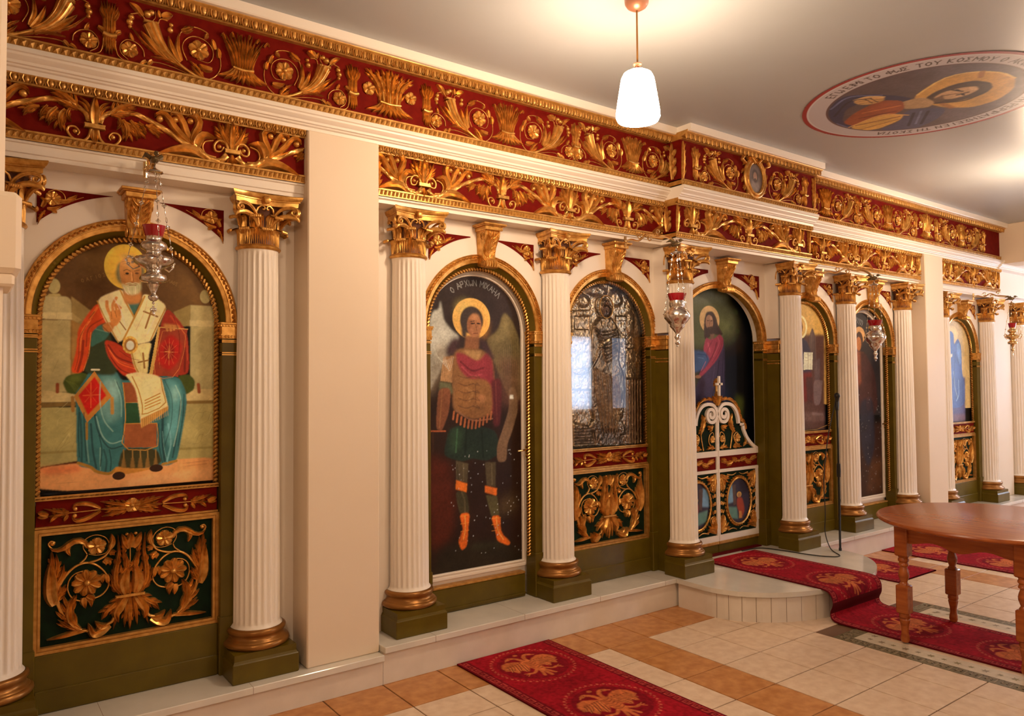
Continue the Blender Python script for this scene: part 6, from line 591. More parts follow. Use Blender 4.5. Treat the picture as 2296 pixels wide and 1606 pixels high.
# oval portrait medallion
b=MB(); o_=[(CX+.10*math.cos(a),3.56,3.185+.125*math.sin(a)) for a in [2*PI*i/40 for i in range(41)]]
b.tube([(x,y-.008,z) for x,y,z in o_],.012,8,False); b.tube([(CX+(x-CX)*1.25,y-.0,3.185+(z-3.185)*1.2) for x,y,z in o_],.016,8,False)
f_=flat(3.57)
for i in range(16):
    a=2*PI*i/16; acanthus(b,[(CX+.115*math.cos(a),3.185+.138*math.sin(a)),(CX+.15*math.cos(a+.12),3.185+.165*math.sin(a+.12)),(CX+.165*math.cos(a+.3),3.185+.175*math.sin(a+.3))],.03,3,f_,.004)
for s_ in (-1,1): acanthus(b,[(CX,3.30),(CX+s_*.07,3.345),(CX+s_*.15,3.33)],.05,5,flat(3.56),.02); strip(b,[(CX+s_*.02,3.30),(CX+s_*.1,3.36),(CX+s_*.17,3.31),(CX+s_*.13,3.285)],.02,flat(3.56),.5,lift=.02)
b.build('portrait_frame',gold,t,smooth=45)
cv=Canvas(-95,95,-120,120,3); cv.a[:]=cv.c((110,90,80)); cv.ell((0,0),95,120,(94,76,70),2); cv.ell((0,-70),60,50,(124,106,98),10); cv.ell((0,20),38,52,(60,44,38),6); cv.ell((0,14),24,36,(138,100,80),4); cv.ell((0,-14),16,16,(72,52,42),4); cv.a*=np.array([1.1,.85,.7]); cv.noise(30,.4)
cv.sheet('portrait',fresco,t,lambda x,z,h:(CX+x,3.558+0*x,3.185+z),lambda x,z:(x/.098)**2+(z/.123)**2<1)
upper_frieze(XB-.004,9.94,0,'upper gilded red frieze running right from the centre to the far beam',[(k if k not in 'rRlL' else {'r':'l','l':'r','R':'L','L':'R'}[k],2*CX-x) for k,x in I if x>.1])
# ------------------------------------------------------------------ pendant lamps
def pendant(x,y,label):
    t=thing('pendant_lamp',label,'lamp',(x,y,ZC),'opal pendant lamps')
    MB().lathe(0,0,[(.001,-.062),(.02,-.060),(.045,-.045),(.056,-.028),(.058,-.012),(.052,-.002),(.001,0)],28).build('ceiling_rose',copper,t,smooth=True)
    MB().lathe(0,0,[(.0045,-.33),(.0045,-.06)],10).build('rod',bronze,t,smooth=True)
    MB().lathe(0,0,[(.004,-.315),(.02,-.318),(.021,-.324),(.010,-.333),(.012,-.342),(.034,-.350),(.048,-.358),(.046,-.362)],28).build('fitting',copper,t,smooth=True)
    MB().lathe(0,0,[(.045,-.356),(.066,-.368),(.078,-.392),(.086,-.44),(.096,-.50),(.103,-.55),(.104,-.575),(.096,-.592),(.06,-.604),(.001,-.607)],32).build('glass_shade',shade,t,smooth='all')
    return t
pendant(2.583,2.478,'lit bell-shaped white glass pendant lamp hanging from the ceiling')
for x,y,q in ((7.43,2.35,'just beyond the right edge, above the table'),(-.5,.15,'behind the camera at the left'),(2.583,-1.2,'added as fill behind the camera, in line with the lit one'),(7.43,-1.2,'added as fill behind the camera at the right'),(10.9,1.5,'added as fill at the far right end of the room')): pendant(x,y,'lit white glass pendant lamp '+q)  # the last three lamps are unseen, added as fill light
# ------------------------------------------------------------------ columns
def sp3(pts,n):
    P=[Vector(p) for p in pts]; P=[P[0]*2-P[1]]+P+[P[-1]*2-P[-2]]; m=len(P)-3; out=[]
    for i in range(n):
        t=i/(n-1)*m; k=min(int(t),m-1); u=t-k; a,b,c,d=P[k:k+4]; out.append(.5*((2*b)+(c-a)*u+(2*a-5*b+4*c-d)*u*u+(-a+3*b-3*c+d)*u**3))
    return out
def capital_leaf(H,out,w):
    b=MB(); n=9; K=11; vs=[]
    for i in range(n+1):
        t=i/n; z=H*min(1,math.sin(min(1,t*1.25)*PI/2)) if t<.8 else H-(t-.8)*H*.45*1.6; r=.098+.006*t+out*max(0,(t-.45)/.55)**1.7
        ww=w*(.62+.38*math.sin(PI*min(1,t*.9)))*(1 if i<n else .62)
        for k in range(K):
            s_=k/(K-1)*2-1; rib=(.0052 if k%2==0 else -.0022)*(1-.3*t); rr=r+rib-.004*s_*s_ +(.003 if i>=n-1 and k%2 else 0)
            a=s_*ww/ max(rr,.05); vs.append((rr*math.cos(a),rr*math.sin(a),z-(.004 if (i==n and k%2) else 0)))
    fs=[(i*K+k,(i+1)*K+k,(i+1)*K+k+1,i*K+k+1) for i in range(n) for k in range(K-1)]
    b.add(vs,fs)
    for k in range(6): # beaded curl along the tip
        s_=(k+.5)/6*2-1; r=.098+.006+out*.98; a=s_*w*.72/r; b.ball((r*math.cos(a),r*math.sin(a),H*.90-.004),.0072,.0072,.0095,6,5)
    for v_ in range(len(vs)): pass
    # back side, so that the leaf has thickness
    b.add([(x*.965,y*.965,z-.003) for x,y,z in vs],[f[::-1] for f in fs])
    return b
def volute(corner):
    b=MB(); 
    if corner in (1,-1):
        p=[(.030,-.102,.118),(.040,-.110,.155),(.060,-.122,.188),(.090,-.138,.208),(.122,-.151,.212),(.144,-.158,.202),(.149,-.160,.184),(.138,-.157,.171),(.123,-.152,.175),(.120,-.151,.188),(.129,-.153,.194),(.136,-.155,.187)]
        for o in (0,.0095):
            P=sp3([(corner*x,y-.004+(.006 if o else 0),z-o*.6) for x,y,z in p],34); b.tube(P,[.0062-.002*i/33 for i in range(34)],6)
        b.tube(sp3([(corner*x,y+.004,z-.020) for x,y,z in ((.03,-.100,.12),(.055,-.118,.165),(.10,-.140,.186),(.145,-.158,.178),(.158,-.162,.160))],12),[.004,.007,.010,.012,.013,.013,.013,.012,.011,.010,.007,.003],7)
        return b
    if corner: p=[(.104,0,.125),(.108,0,.165),(.122,0,.200),(.150,0,.219),(.176,0,.215),(.187,0,.200),(.183,0,.186),(.171,0,.183),(.165,0,.192),(.171,0,.198)]
    else: p=[(.104,.05,.14),(.108,.047,.17),(.113,.036,.200),(.118,.020,.212),(.120,.008,.208),(.120,.004,.199),(.119,.009,.192),(.119,.016,.195)]
    q=[Vector(a) for a in p]; P=[]
    for i in range(len(q)-1):
        for k in range(3): P.append(q[i].lerp(q[i+1],k/3))
    P.append(q[-1]); r=[.0075-.003*i/len(P) for i in range(len(P))]
    if corner:
        for sg in (-1,1): b.tube([(v.x,v.y+sg*(.010+.0*i),v.z) for i,v in enumerate(P)],r,6)
        b.tube([(v.x*.985,v.y,v.z) for v in P],[a*.8 for a in r],6)
        leafp=[(.12,0,.150),(.15,0,.178),(.172,0,.186),(.184,0,.172)]; b.tube(leafp,[.013,.014,.012,.004],7)
    else:
        b.tube(P,[a*.72 for a in r],6); b.tube([(v.x,-v.y,v.z) for v in P],[a*.72 for a in r],6)
    return b
_cap={}
def cobj(key,fn,name,parent,ang,z=0):
    if key not in _cap: o=fn().build(name,gold,parent,smooth=50); _cap[key]=o.data
    else: o=bpy.data.objects.new(name,_cap[key]); COL.objects.link(o); o.parent=parent
    o.rotation_euler=(0,0,ang); o.location=(0,0,z); return o
def column(x,y,z0,label,H=None):
    t=thing('column',label,'column',(x,y,z0),'fluted white columns with gilded capitals')
    yb=YW-y if y>3.8 else 3.775-y      # distance to the wall face behind
    b=MB(); b.box(-.163,.163,-.16,yb-.001,0,.096,.004)
    b.add([(sx*q,-q2,z) for z,q,q2 in ((.096,.158,.155),(.106,.152,.149),(.136,.152,.149)) for sx in (-1,1)]+[(sx*q,yb-.001,z) for z,q in ((.096,.158),(.106,.152),(.136,.152)) for sx in (-1,1)],
      [(0,1,3,2),(2,3,5,4),(6,0,2,8),(8,2,4,10),(1,7,9,3),(3,9,11,5),(4,5,11,10)])
    b.build('plinth',olive,t)
    a0,a1=-PI-.20,.20
    tor=[(.148,.137),(.155,.141),(.160,.150),(.159,.160),(.153,.168),(.147,.170),(.145,.174),(.138,.178),(.133,.185),(.132,.193),(.135,.199),(.138,.203),(.141,.209),(.143,.217),(.140,.225),(.134,.229),(.128,.231)]
    MB().lathe(0,0,tor,48,a0,a1).build('base_ring',bronze,t,smooth=40)
    zt=2.122+(0 if z0>.18 else -.0)
    fl_=24; per=2*PI/fl_
    b=MB(); seg=fl_*6; cols=[]
    zs=[.231,.238,.245,.252,.258,.266,.5,1.0,1.5,2.0,2.088,2.096,2.104,2.110,zt]
    def rad(z):
        u=(z-.231)/(zt-.231); r=.1150-.0155*u**1.4
        if z<.245: r+=(.245-z)/.014*.011
        return r
    half=int(seg*(a1-a0)/(2*PI)); m=half+1; vs=[]
    for z in zs:
        d=0 if (z<.250 or z>2.105) else (.5 if (z<.262 or z>2.09) else 1)
        for i in range(m):
            a=a0+(a1-a0)*i/half; ph=((a/per)%1.0); g=max(0,math.sin(PI*min(1,max(0,(ph-.12)/.76)))) ; r=rad(z)-.0078*d*g**.6
            vs.append((r*math.cos(a),r*math.sin(a),z))
    b.add(vs,[(j*m+i,j*m+i+1,(j+1)*m+i+1,(j+1)*m+i) for j in range(len(zs)-1) for i in range(m-1)])
    b.build('shaft',white,t,smooth=50)
    cap=bpy.data.objects.new('capital',None); COL.objects.link(cap); cap.parent=t; cap.location=(0,0,zt)
    bb_=MB(); bb_.lathe(0,0,[(.102,-.004),(.110,0),(.113,.006),(.110,.014),(.104,.018),(.100,.022)],40,a0,a1); bb_.cur=1; bb_.lathe(0,0,[(.100,.022),(.096,.10),(.099,.15),(.106,.19),(.118,.212)],40,a0,a1); bb_.build('bell',[gold,capdark],cap,smooth=45)  # bell coloured dark so the gaps between the gilded leaves stand out
    for i in range(8):
        for row,off in ((0,0),(1,PI/8)):
            a=-PI/2+2*PI*i/8+off; s_=math.sin(a)
            if s_>.30: continue
            cobj('leaf%d'%row,(lambda:capital_leaf(.084,.042,.036)) if row==0 else (lambda:capital_leaf(.152,.054,.036)),'acanthus_leaf',cap,a,.018)
    for a,sg in ((0,1),(0,-1),(PI/2,-1),(-PI/2,1)): cobj('vc%d'%sg,lambda:volute(sg),'corner_volute',cap,a)
    for a in (-PI/2,0,PI): cobj('vi',lambda:volute(False),'inner_scroll',cap,a)
    for a in (0,PI): pass
    # concave abacus
    b=MB(); rings=[]
    def outline(o,yb=yb):
        P=[]; h=.158+o; dp=.038
        for k in range(13): u=-1+2*k/12; P.append((u*h,-(h-dp*(1-u*u))))
        for k in range(1,7): u=-1+2*k/12; P.append(((h-dp*(1-u*u)),u*h))
        P=[p for p in P if p[1]<yb-.004]; P.append((P[-1][0],yb-.002)); P.append((-P[-1][0],yb-.002))
        for k in range(6,0,-1): u=-1+2*k/12; P.append((-(h-dp*(1-u*u)),u*h))
        return P
    L=[(.212,-.010),(.214,-.004),(.236,-.002),(.238,.004),(.243,.004),(.245,.008),(.252,.012),(.264,.016),(.268,.014)]
    O=[outline(o) for _,o in L]; n=len(O[0])
    vs=[(p[0],p[1],z) for (z,_),P in zip(L,O) for p in P]
    b.add(vs,[(j*n+i,j*n+(i+1)%n,(j+1)*n+(i+1)%n,(j+1)*n+i) for j in range(len(L)-1) for i in range(n)]+[tuple(range(n-1,-1,-1)),tuple((len(L)-1)*n+i for i in range(n))])
    b.ball((0,-.140,.238),.020,.014,.022,8,6)
    b.build('abacus',gold,cap,smooth=35)
    return t
ys_=3.868; yc_=3.742
column(C['c0'],ys_,.162,'white fluted column partly hidden at the left edge, beside the seated saint')
column(C['c1'],ys_,.162,'large white fluted column between the seated saint and the wide cream pier')
column(C['c2'],ys_,.2,'white fluted column just right of the wide pier, left of the archangel door')
column(C['c3'],ys_,.2,'white fluted column between the archangel door and the silver icon')
column(C['c4'],yc_,.2,'forward-standing white fluted column left of the low central doors')
column(C['c5'],yc_,.2,'forward-standing white fluted column right of the low central doors')
column(C['c6'],ys_,.2,'white fluted column directly behind the microphone stand')
column(C['c7'],ys_,.2,'white fluted column right of the dark door, before the far pier')
column(C['c8'],ys_,.162,'white fluted column mostly hidden behind the far pier')
column(C['c9'],ys_,.162,'white fluted column right of the far blue-figure icon')
column(10.80,ys_,.162,'white fluted column cut by the right edge of the picture')
# ------------------------------------------------------------------ arches, pilasters
def arc_sweep(b,prof,a,bb,n=44,t0=0,t1=PI):   # prof [(dr,y)] -> swept about (0,0)
    vs=[]
    for i in range(n+1):
        t=t0+(t1-t0)*i/n
        for dr,y in prof: vs.append((-(a+dr)*math.cos(t),y,(bb+dr)*math.sin(t)))
    m=len(prof); b.add(vs,[(i*m+k,i*m+k+1,(i+1)*m+k+1,(i+1)*m+k) for i in range(n) for k in range(m-1)])
def archset(key,xc,W,label,door=False,wide=False):
    zs,z0=W['zs'],W['z0']; A=.468 if not wide else .588; Bv=.468 if not wide else .472
    t=thing('arch_surround',label,'arch',(xc,YW,zs),'gilded arch surrounds')
    b=MB(); arc_sweep(b,[(0,0),(0,-.010),(-.004,-.014),(-.007,-.012),(-.008,-.006),(-.027,-.006),(-.029,-.012),(-.033,-.012),(-.034,-.006),(-.052,-.004),(-.054,0.0),(-.054,.05)],A,Bv); b.build('archivolt',gold,t,smooth=40)
    b=MB(); n=int(PI*A/.026)
    for i in range(n):
        th=PI*(i+.5)/n; ca,sa=-math.cos(th),math.sin(th)
        for s_ in (0,1):
            r=-.012-.011*s_; tt=th+(.012 if s_ else -.012); x,z=-(A+r)*math.cos(tt),(Bv+r)*math.sin(tt)
            x2,z2=-(A+r-.007+.014*s_)*math.cos(tt+.03),(Bv+r-.007+.014*s_)*math.sin(tt+.03)
            b.tube([(x,-.006,z),((x+x2)/2,-.013,(z+z2)/2),(x2,-.006,z2)],[.0015,.0062,.0015],5,False)
    b.build('leaf_ornament',gold,t,smooth=50)
    if not wide:
        b=MB(); arc_sweep(b,[(-.053,.002),(-.056,.008),(-.079,.046)],A,Bv); b.build('inner_ring',olive,t,smooth=40)
        # rope moulding : arch and jambs
        zb=(1.09 if not door else .46)+(.035 if W is MID and not door else 0)
        def rope(b,path):
            P=[Vector(p) for p in path]; L=[0]
            for a_,c_ in zip(P[:-1],P[1:]): L.append(L[-1]+(c_-a_).length)
            n=int(L[-1]/.021); out=[]
            for i in range(n):
                s=L[-1]*(i+.5)/n; k=max(j for j in range(len(L)) if L[j]<=s); k=min(k,len(P)-2); u=(s-L[k])/(L[k+1]-L[k]); p=P[k].lerp(P[k+1],u); d=(P[k+1]-P[k]).normalized(); q=Vector((d.z,0,-d.x))
                e=.010*q; g=d*.0085
                b.tube([p-e-g+Vector((0,.004,0)),p-e*.4-g*.4+Vector((0,-.007,0)),p+e*.4+g*.4+Vector((0,-.007,0)),p+e+g+Vector((0,.004,0))],[.004,.0078,.0078,.004],6)
        ri=A-.087; path=[(-ri,.045,zb-zs)]+[(-ri*math.cos(PI*i/40),.045,ri*math.sin(PI*i/40)) for i in range(41)]+[(ri,.045,zb-zs)]
        b=MB(); rope(b,path); b.build('rope_moulding',gold,t,smooth=50)
        b=MB(); path2=[(p[0]*1.0,p[2]) for p in path]
        for i in range(len(path)-1):
            (xa,_,za),(xb,_,zb_)=path[i],path[i+1]; d=Vector((xb-xa,zb_-za)).normalized(); q=Vector((d.y,-d.x))*.011
            b.add([(xa-q.x,.050,za-q.y),(xa+q.x,.050,za+q.y),(xb+q.x,.050,zb_+q.y),(xb-q.x,.050,zb_-q.y)],[(0,1,2,3)])
        b.build('rope_bed',bronze,t)
    # pilasters below
    xi,xo=(.392,.452) if not wide else (.53,.588)
    for s_ in (-1,1):
        g=thingless=bpy.data.objects.new('pilaster',None); COL.objects.link(g); g.parent=t
        X=lambda a,c_:(min(s_*a,s_*c_),max(s_*a,s_*c_))
        x0,x1=X(xi,xo+.06 if not wide else xo); b=MB(); b.box(x0,x1,-.012,.085,z0-zs,-.082,.003); x0,x1=X(xi-.006,xo+.06 if not wide else xo); b.box(x0,x1,-.020,.085,z0-zs,z0-zs+(.285 if not wide else .22),.004); b.build('panel',olive,g)
        b=MB(); X0,X1=X(xi-.012,xo+.058 if not wide else xo+.005)
        b.box(X0,X1,-.030,.082,-.012,.0,.003); b.box(X0+.004,X1-.004,-.026,.082,-.022,-.012); b.box(X0+.010,X1-.010,-.020,.082,-.060,-.022); b.box(X0+.006,X1-.006,-.024,.082,-.066,-.060); b.box(X0+.01,X1-.01,-.020,.082,-.082,-.066)
        for zz in (-.090,-.098,-.152,-.162): b.box(X0+.012,X1-.01,-.017,.08,zz-.004,zz+.002)
        nb=max(4,int((X1-X0)/.016))
        for i in range(nb):
            xx=X0+.006+(X1-X0-.012)*(i+.5)/nb; b.ball((xx,-.026,-.017),.005,.004,.006,6,4); b.ball((xx,-.021,-.073),.0055,.004,.007,6,4)
        for i in range(5): b.ball((X0+.004 if s_>0 else X1-.004,-.01+.018*i,-.017),.004,.005,.006,6,4); b.ball((X0+.01 if s_>0 else X1-.01,-.01+.018*i,-.073),.004,.005,.006,6,4)
        b.build('impost',gold,g,smooth=40)
    return t
def console(xc,W,label,y=YW):
    t=thing('keystone_bracket',label,'bracket',(xc,y,W['zs']+.372),'gilded scroll brackets over the arches')
    H=.275 if W is MID else .222
    b=MB()
    for z0,z1,e,d in ((.0,.012,.086,.138),(-.006,0,.080,.132),(-.030,-.006,.066,.122)):
        z0+=H-.012; z1+=H-.012; b.box(-e,e,-d,-.002,z0,z1,.003)
    b.build('cap',gold,t)
    pr=[(.0,0.02),(-.06,.0),(-.082,.006),(-.094,.022),(-.090,.042),(-.076,.050),(-.064,.064),(-.060,.09),(-.066,.125),(-.086,.165),(-.104,.195),(-.108,.218),(-.100,.234),(-.0,.234)]; k=(H-.035)/.234
    b=MB(); n=len(pr); W_=lambda z:.044+.010*min(1,z/.2)
    b.add([(s_*W_(z),y_,z*k) for s_ in (-1,1) for y_,z in pr],[(i,(i+1)%n,n+(i+1)%n,n+i) for i in range(n)]+[tuple(range(n-1,-1,-1)),tuple(range(n,2*n))])
    b.build('scroll_body',gold,t,smooth=50)
    b=MB()
    def fr(x,z,h):
        zz=max(0,min(.234,z/k)); yy=-.05
        for (ya,za),(yb_,zb_) in zip(pr[2:-2],pr[3:-1]):
            if za<=zz<=zb_ and zb_>za: yy=ya+(yb_-ya)*(zz-za)/(zb_-za)
        return (x,yy-h*.6,z)
    top=.222*k
    for s_,w_ in ((0,.026),(-.4,.02),(.4,.02),(-.8,.018),(.8,.018)): leaf(b,[(s_*.02,.062*k),(s_*.035,.13*k),(s_*.048,top)],w_,fr,.003,n=10)
    for j in range(5):
        z=(.065+.028*j)*k
        for s_ in (-1,1): leaf(b,[(0,z),(s_*.026,z+.022),(s_*.044,z+.05)],.017,fr,.006,n=6)
    for i in range(5): b.tube([((i-2)*.018,-.094,.010*k),((i-2)*.018,-.098,.025*k),((i-2)*.018,-.088,.045*k)],.0065,6)
    for s_ in (-1,1):
        for c_,r in (((-.070,.026*k),.02),((-.072,.196*k),.026)):
            for rr in (r,r*.55,r*.2): b.tube([(s_*.0535,c_[0]+rr*math.cos(a),c_[1]+rr*math.sin(a)) for a in [2*PI*i/14 for i in range(15)]],.003,5,False)
    b.build('acanthus_ornament',gold,t,smooth=50)
    return t
def spandrel(xc,W,s_,label,wide=False):
    t=thing('spandrel_panel',label,'ornament panel',(xc,YW,W['zs']),'red corner panels with gilded sprigs')
    xo,xi=(.40,.100) if not wide else (.505,.165); zt=.572 if not wide else .555; a,bb=(.570,.575) if not wide else (.69,.545)
    if W is WING: zt=.566
    P=[(xo,zt)]+[(x,bb*math.sqrt(max(0,1-(x/a)**2))) for x in [xo-(xo-xi)*i/14 for i in range(15)]]+[(xi,zt)]
    n=len(P); b=MB(); b.add([(s_*x,-.004,z) for x,z in P]+[(s_*x,.0,z) for x,z in P],[tuple(range(n))]+[(i,(i+1)%n,n+(i+1)%n,n+i) for i in range(n)]); b.build('field',red,t)
    kx=1 if not wide else 1.2; kz=1 if not wide else 1.25
    b=relief(MB(),SP,sx=-s_*kx if True else 0,sz=kz,ox=0,oz=(.397 if not wide else .350)+(0 if W is MID else -.003)-(.0),Y=-.004,deep=.7)
    b.build('sprig',gold,t,smooth=50)
    return t
NAMES={'nic':'over the big seated saint','mic':'over the archangel door','sil':'over the silver icon','chr':'over the low central doors','eva':'over the gold-ground icon right of the centre','drk':'over the dark door behind the third hanging lamp','blu':'over the far blue-figure icon'}
for nm,xc,W,a,bb in BAYS:
    archset(nm,xc,W,{'nic':'widest-looking gilded arch around the big seated saint','mic':'gilded arch around the archangel door','sil':'gilded arch around the silver icon','chr':'wide gilded arch around the low central doors','eva':'gilded arch around the gold-ground icon right of the centre','drk':'gilded arch around the dark door beside the far pier','blu':'narrow-looking gilded arch around the far blue-figure icon'}[nm],door=nm in('mic','drk'),wide=nm=='chr')
    console(xc,W,'gilded scroll bracket on the arch '+NAMES[nm])
    for s_ in (-1,1): spandrel(xc,W,s_,'red corner panel with sprig, %s side %s'%('left' if s_<0 else 'right',NAMES[nm]),nm=='chr')
# ------------------------------------------------------------------ icons
def arched(a,zs,b=None):
    b=b or a
    return lambda x,z:(abs(x)<a)&((z<zs)|((x/a)**2+((z-zs)/b)**2<1))
def backing(b,a,z0,zs,y0,y1,bb=None,off=0):
    bb=bb or a; P=[(-a,z0),(a,z0)]+[(a*math.cos(PI*i/36),zs+bb*math.sin(PI*i/36)) for i in range(37)]; n=len(P)
    b.add([(x,y0,z) for x,z in P]+[(x,y1,z) for x,z in P],[tuple(range(n)),tuple(range(2*n-1,n-1,-1))]+[(i,n+i,n+(i+1)%n,(i+1)%n) for i in range(n)])
def icon(name,xc,W,label,cv,y,z0,a=.385,mats=None,zs=None,cat='icon'):
    t=thing(name,label,cat,(xc,y,0)); zs=zs or W['zs']
    b=MB(); backing(b,a,z0,zs,.003,.022); b.build('board',darkgold,t)
    cv.sheet('painting',mats or paintm,t,lambda x,z,h:(x,-h,z),arched(a-.001,zs))
    return t
cv=Canvas(-390,390,1118,2290,2.2,1.3).ops(NIC)
for s,(x,z) in enumerate(((-180,2240),)): pass
write(cv,'O A G I O S',lambda s:(-215+s*.9,2075+s*.35,.3),16,2,(150,110,60),.5); write(cv,'NIKOLAOS',lambda s:(110+s*.9,2120-s*.35,-.3),16,2,(150,110,60),.5)
cv.a*=np.array([1.08,.95,.80]); cv.noise(90,.28,2).noise(12,.16,5)
icon('saint_icon',.672,WING,'large painting of a seated white-bearded bishop saint holding a red book',cv,3.960,1.118)
cv=Canvas(-380,380,418,2300,3.2,1.25).ops(MIC); write(cv,'O ARXWN MIXAHL',lambda s:(-.2+250*math.cos(2.30-s/262),1985+235*math.sin(2.30-s/262),2.30-s/262-PI/2),38,4,(135,118,104),.9)
cv.noise(120,.35,3).noise(10,.30,8)
# door leaves with white frames
def door_leaf(xc,W,label,cv,a_in,kick=True,side=1):
    t=thing('side_door',label,'door',(xc,4.0,0))
    zs,z0=W['zs'],W['z0']; b=MB(); backing(b,.412,z0+.004,zs,.004,.035); b.build('panel',white,t)
    cv.sheet('painting',paintm,t,lambda x,z,h:(x,-h,z),arched(a_in,zs-.01,a_in-.01))
    b=MB(); zi=.432
    def prof(b,o1,o2,y0,y1):
        P=[(-o1,zi-(o1-a_in))]+[(-o1,zs-.01)]+[(-o1*math.cos(PI*i/32),zs-.01+(o1-.01)*math.sin(PI*i/32)) for i in range(1,32)]+[(o1,zs-.01),(o1,zi-(o1-a_in))]
        Q=[(-o2,zi-(o2-a_in))]+[(-o2,zs-.01)]+[(-o2*math.cos(PI*i/32),zs-.01+(o2-.01)*math.sin(PI*i/32)) for i in range(1,32)]+[(o2,zs-.01),(o2,zi-(o2-a_in))]
        n=len(P); b.add([(x,y0,z) for x,z in P]+[(x,y1,z) for x,z in Q],[(i,(i+1)%n,n+(i+1)%n,n+i) for i in range(n)])
    o=[(a_in,.002),(a_in+.002,-.012),(a_in+.009,-.016),(a_in+.013,-.008),(a_in+.022,-.006),(a_in+.026,-.014),(a_in+.040,-.014),(a_in+.041,.004)]
    for (o1,y0),(o2,y1) in zip(o[:-1],o[1:]): prof(b,o1,o2,y0,y1)
    b.build('frame',white,t,smooth=30)
    b=MB(); b.box(-.352,.352,-.052,.003,z0+.003,z0+.150,.004); b.box(-.350,.350,-.058,.0,z0+.02,z0+.032); b.build('kick_board',olive,t)
    b=MB(); b.box(-.350,.350,-.056,-.0,z0+.151,z0+.166,.003); b.build('kick_rail',golddull,t)
    h=bpy.data.objects.new('handle',None); COL.objects.link(h); h.parent=t; h.location=(.395*side,-.012,1.155)
    MB().box(-.008,.008,-.004,0,-.055,.025,.001).build('escutcheon',brass,h); MB().tube([(0,0,0),(0,-.030,0),(-.02*side,-.034,-.001),(-.095*side,-.034,-.006)],.0065,8).tube([(0,0,-.035),(0,-.018,-.036)],.006,8).build('lever',brass,h,smooth=True)
    return t
door_leaf(2.661,MID,'white-framed side door painted with a dark winged archangel in a red sash',cv,.362)
cv=Canvas(-380,380,418,2300,5).ops(DRK).noise(100,.35,4).noise(14,.3,9)
door_leaf(7.335,MID,'white-framed side door with a dark full-length saint behind the third hanging lamp',cv,.362,side=1)
# silver icon with its glass
ch=Canvas(-390,390,1130,2325,3,raw=True).ops(SILH); hh=ch.a[:,:,0].copy(); rs=np.random.RandomState(4)
cn=Canvas(-390,390,1130,2325,3); cn.a[:]=.5; cn.noise(70,.9,6).noise(16,.9,7); H_=np.sqrt(np.clip(hh,0,1))*.030+cn.a[:,:,0]*.005
cv=Canvas(-390,390,1130,2325,3).ops(SILC).noise(60,.5,11).noise(14,.5,12)
cv.a=np.clip(cv.a*np.array([1.5,1.18,.92]),0,.97)
t=thing('silver_icon','embossed silver icon of a standing figure behind glass','icon',(3.763,3.972,0)); b=MB(); backing(b,.385,1.130,MID['zs'],.003,.022); b.build('board',darkgold,t)
cv.sheet('embossed_plate',silp,t,lambda x,z,h:(x,-h,z),arched(.384,MID['zs']),height=H_)
b=MB(); b.tube([(-.005+.066*math.cos(a),-.030,2.140+.082*math.sin(a)) for a in [2*PI*i/32 for i in range(33)]],.004,6,False); b.build('halo_rim',gold,t,smooth=True)
b=MB(); P=[(-.383,1.132),(.383,1.132)]+[(.383*math.cos(PI*i/36),MID['zs']+.383*math.sin(PI*i/36)) for i in range(37)]; b.add([(x,-.040,z) for x,z in P],[tuple(range(len(P)))]); b.build('glass_pane',glassm,t)
cv=Canvas(-390,390,1130,2325,4).ops(EVA).noise(60,.22,3).noise(14,.25,4)
icon('saint_icon',6.249,MID,'gold-ground painting with a dark throne and an open book, right of the centre',cv,3.960,1.130)
cv=Canvas(-390,390,1100,2295,4).ops(BLU).noise(80,.25,3).noise(14,.2,4)
icon('saint_icon',9.32,WING,'far gold-ground painting of a standing figure in a blue mantle',cv,3.960,1.100)
cv=Canvas(-600,600,860,2420,4).ops(CHR).noise(120,.3,3).noise(10,.18,4)
icon('altar_painting',CX,MID,'dark painting of a long-haired haloed figure in a rose robe behind the low doors',cv,4.040,.86,a=.585,cat='painting')
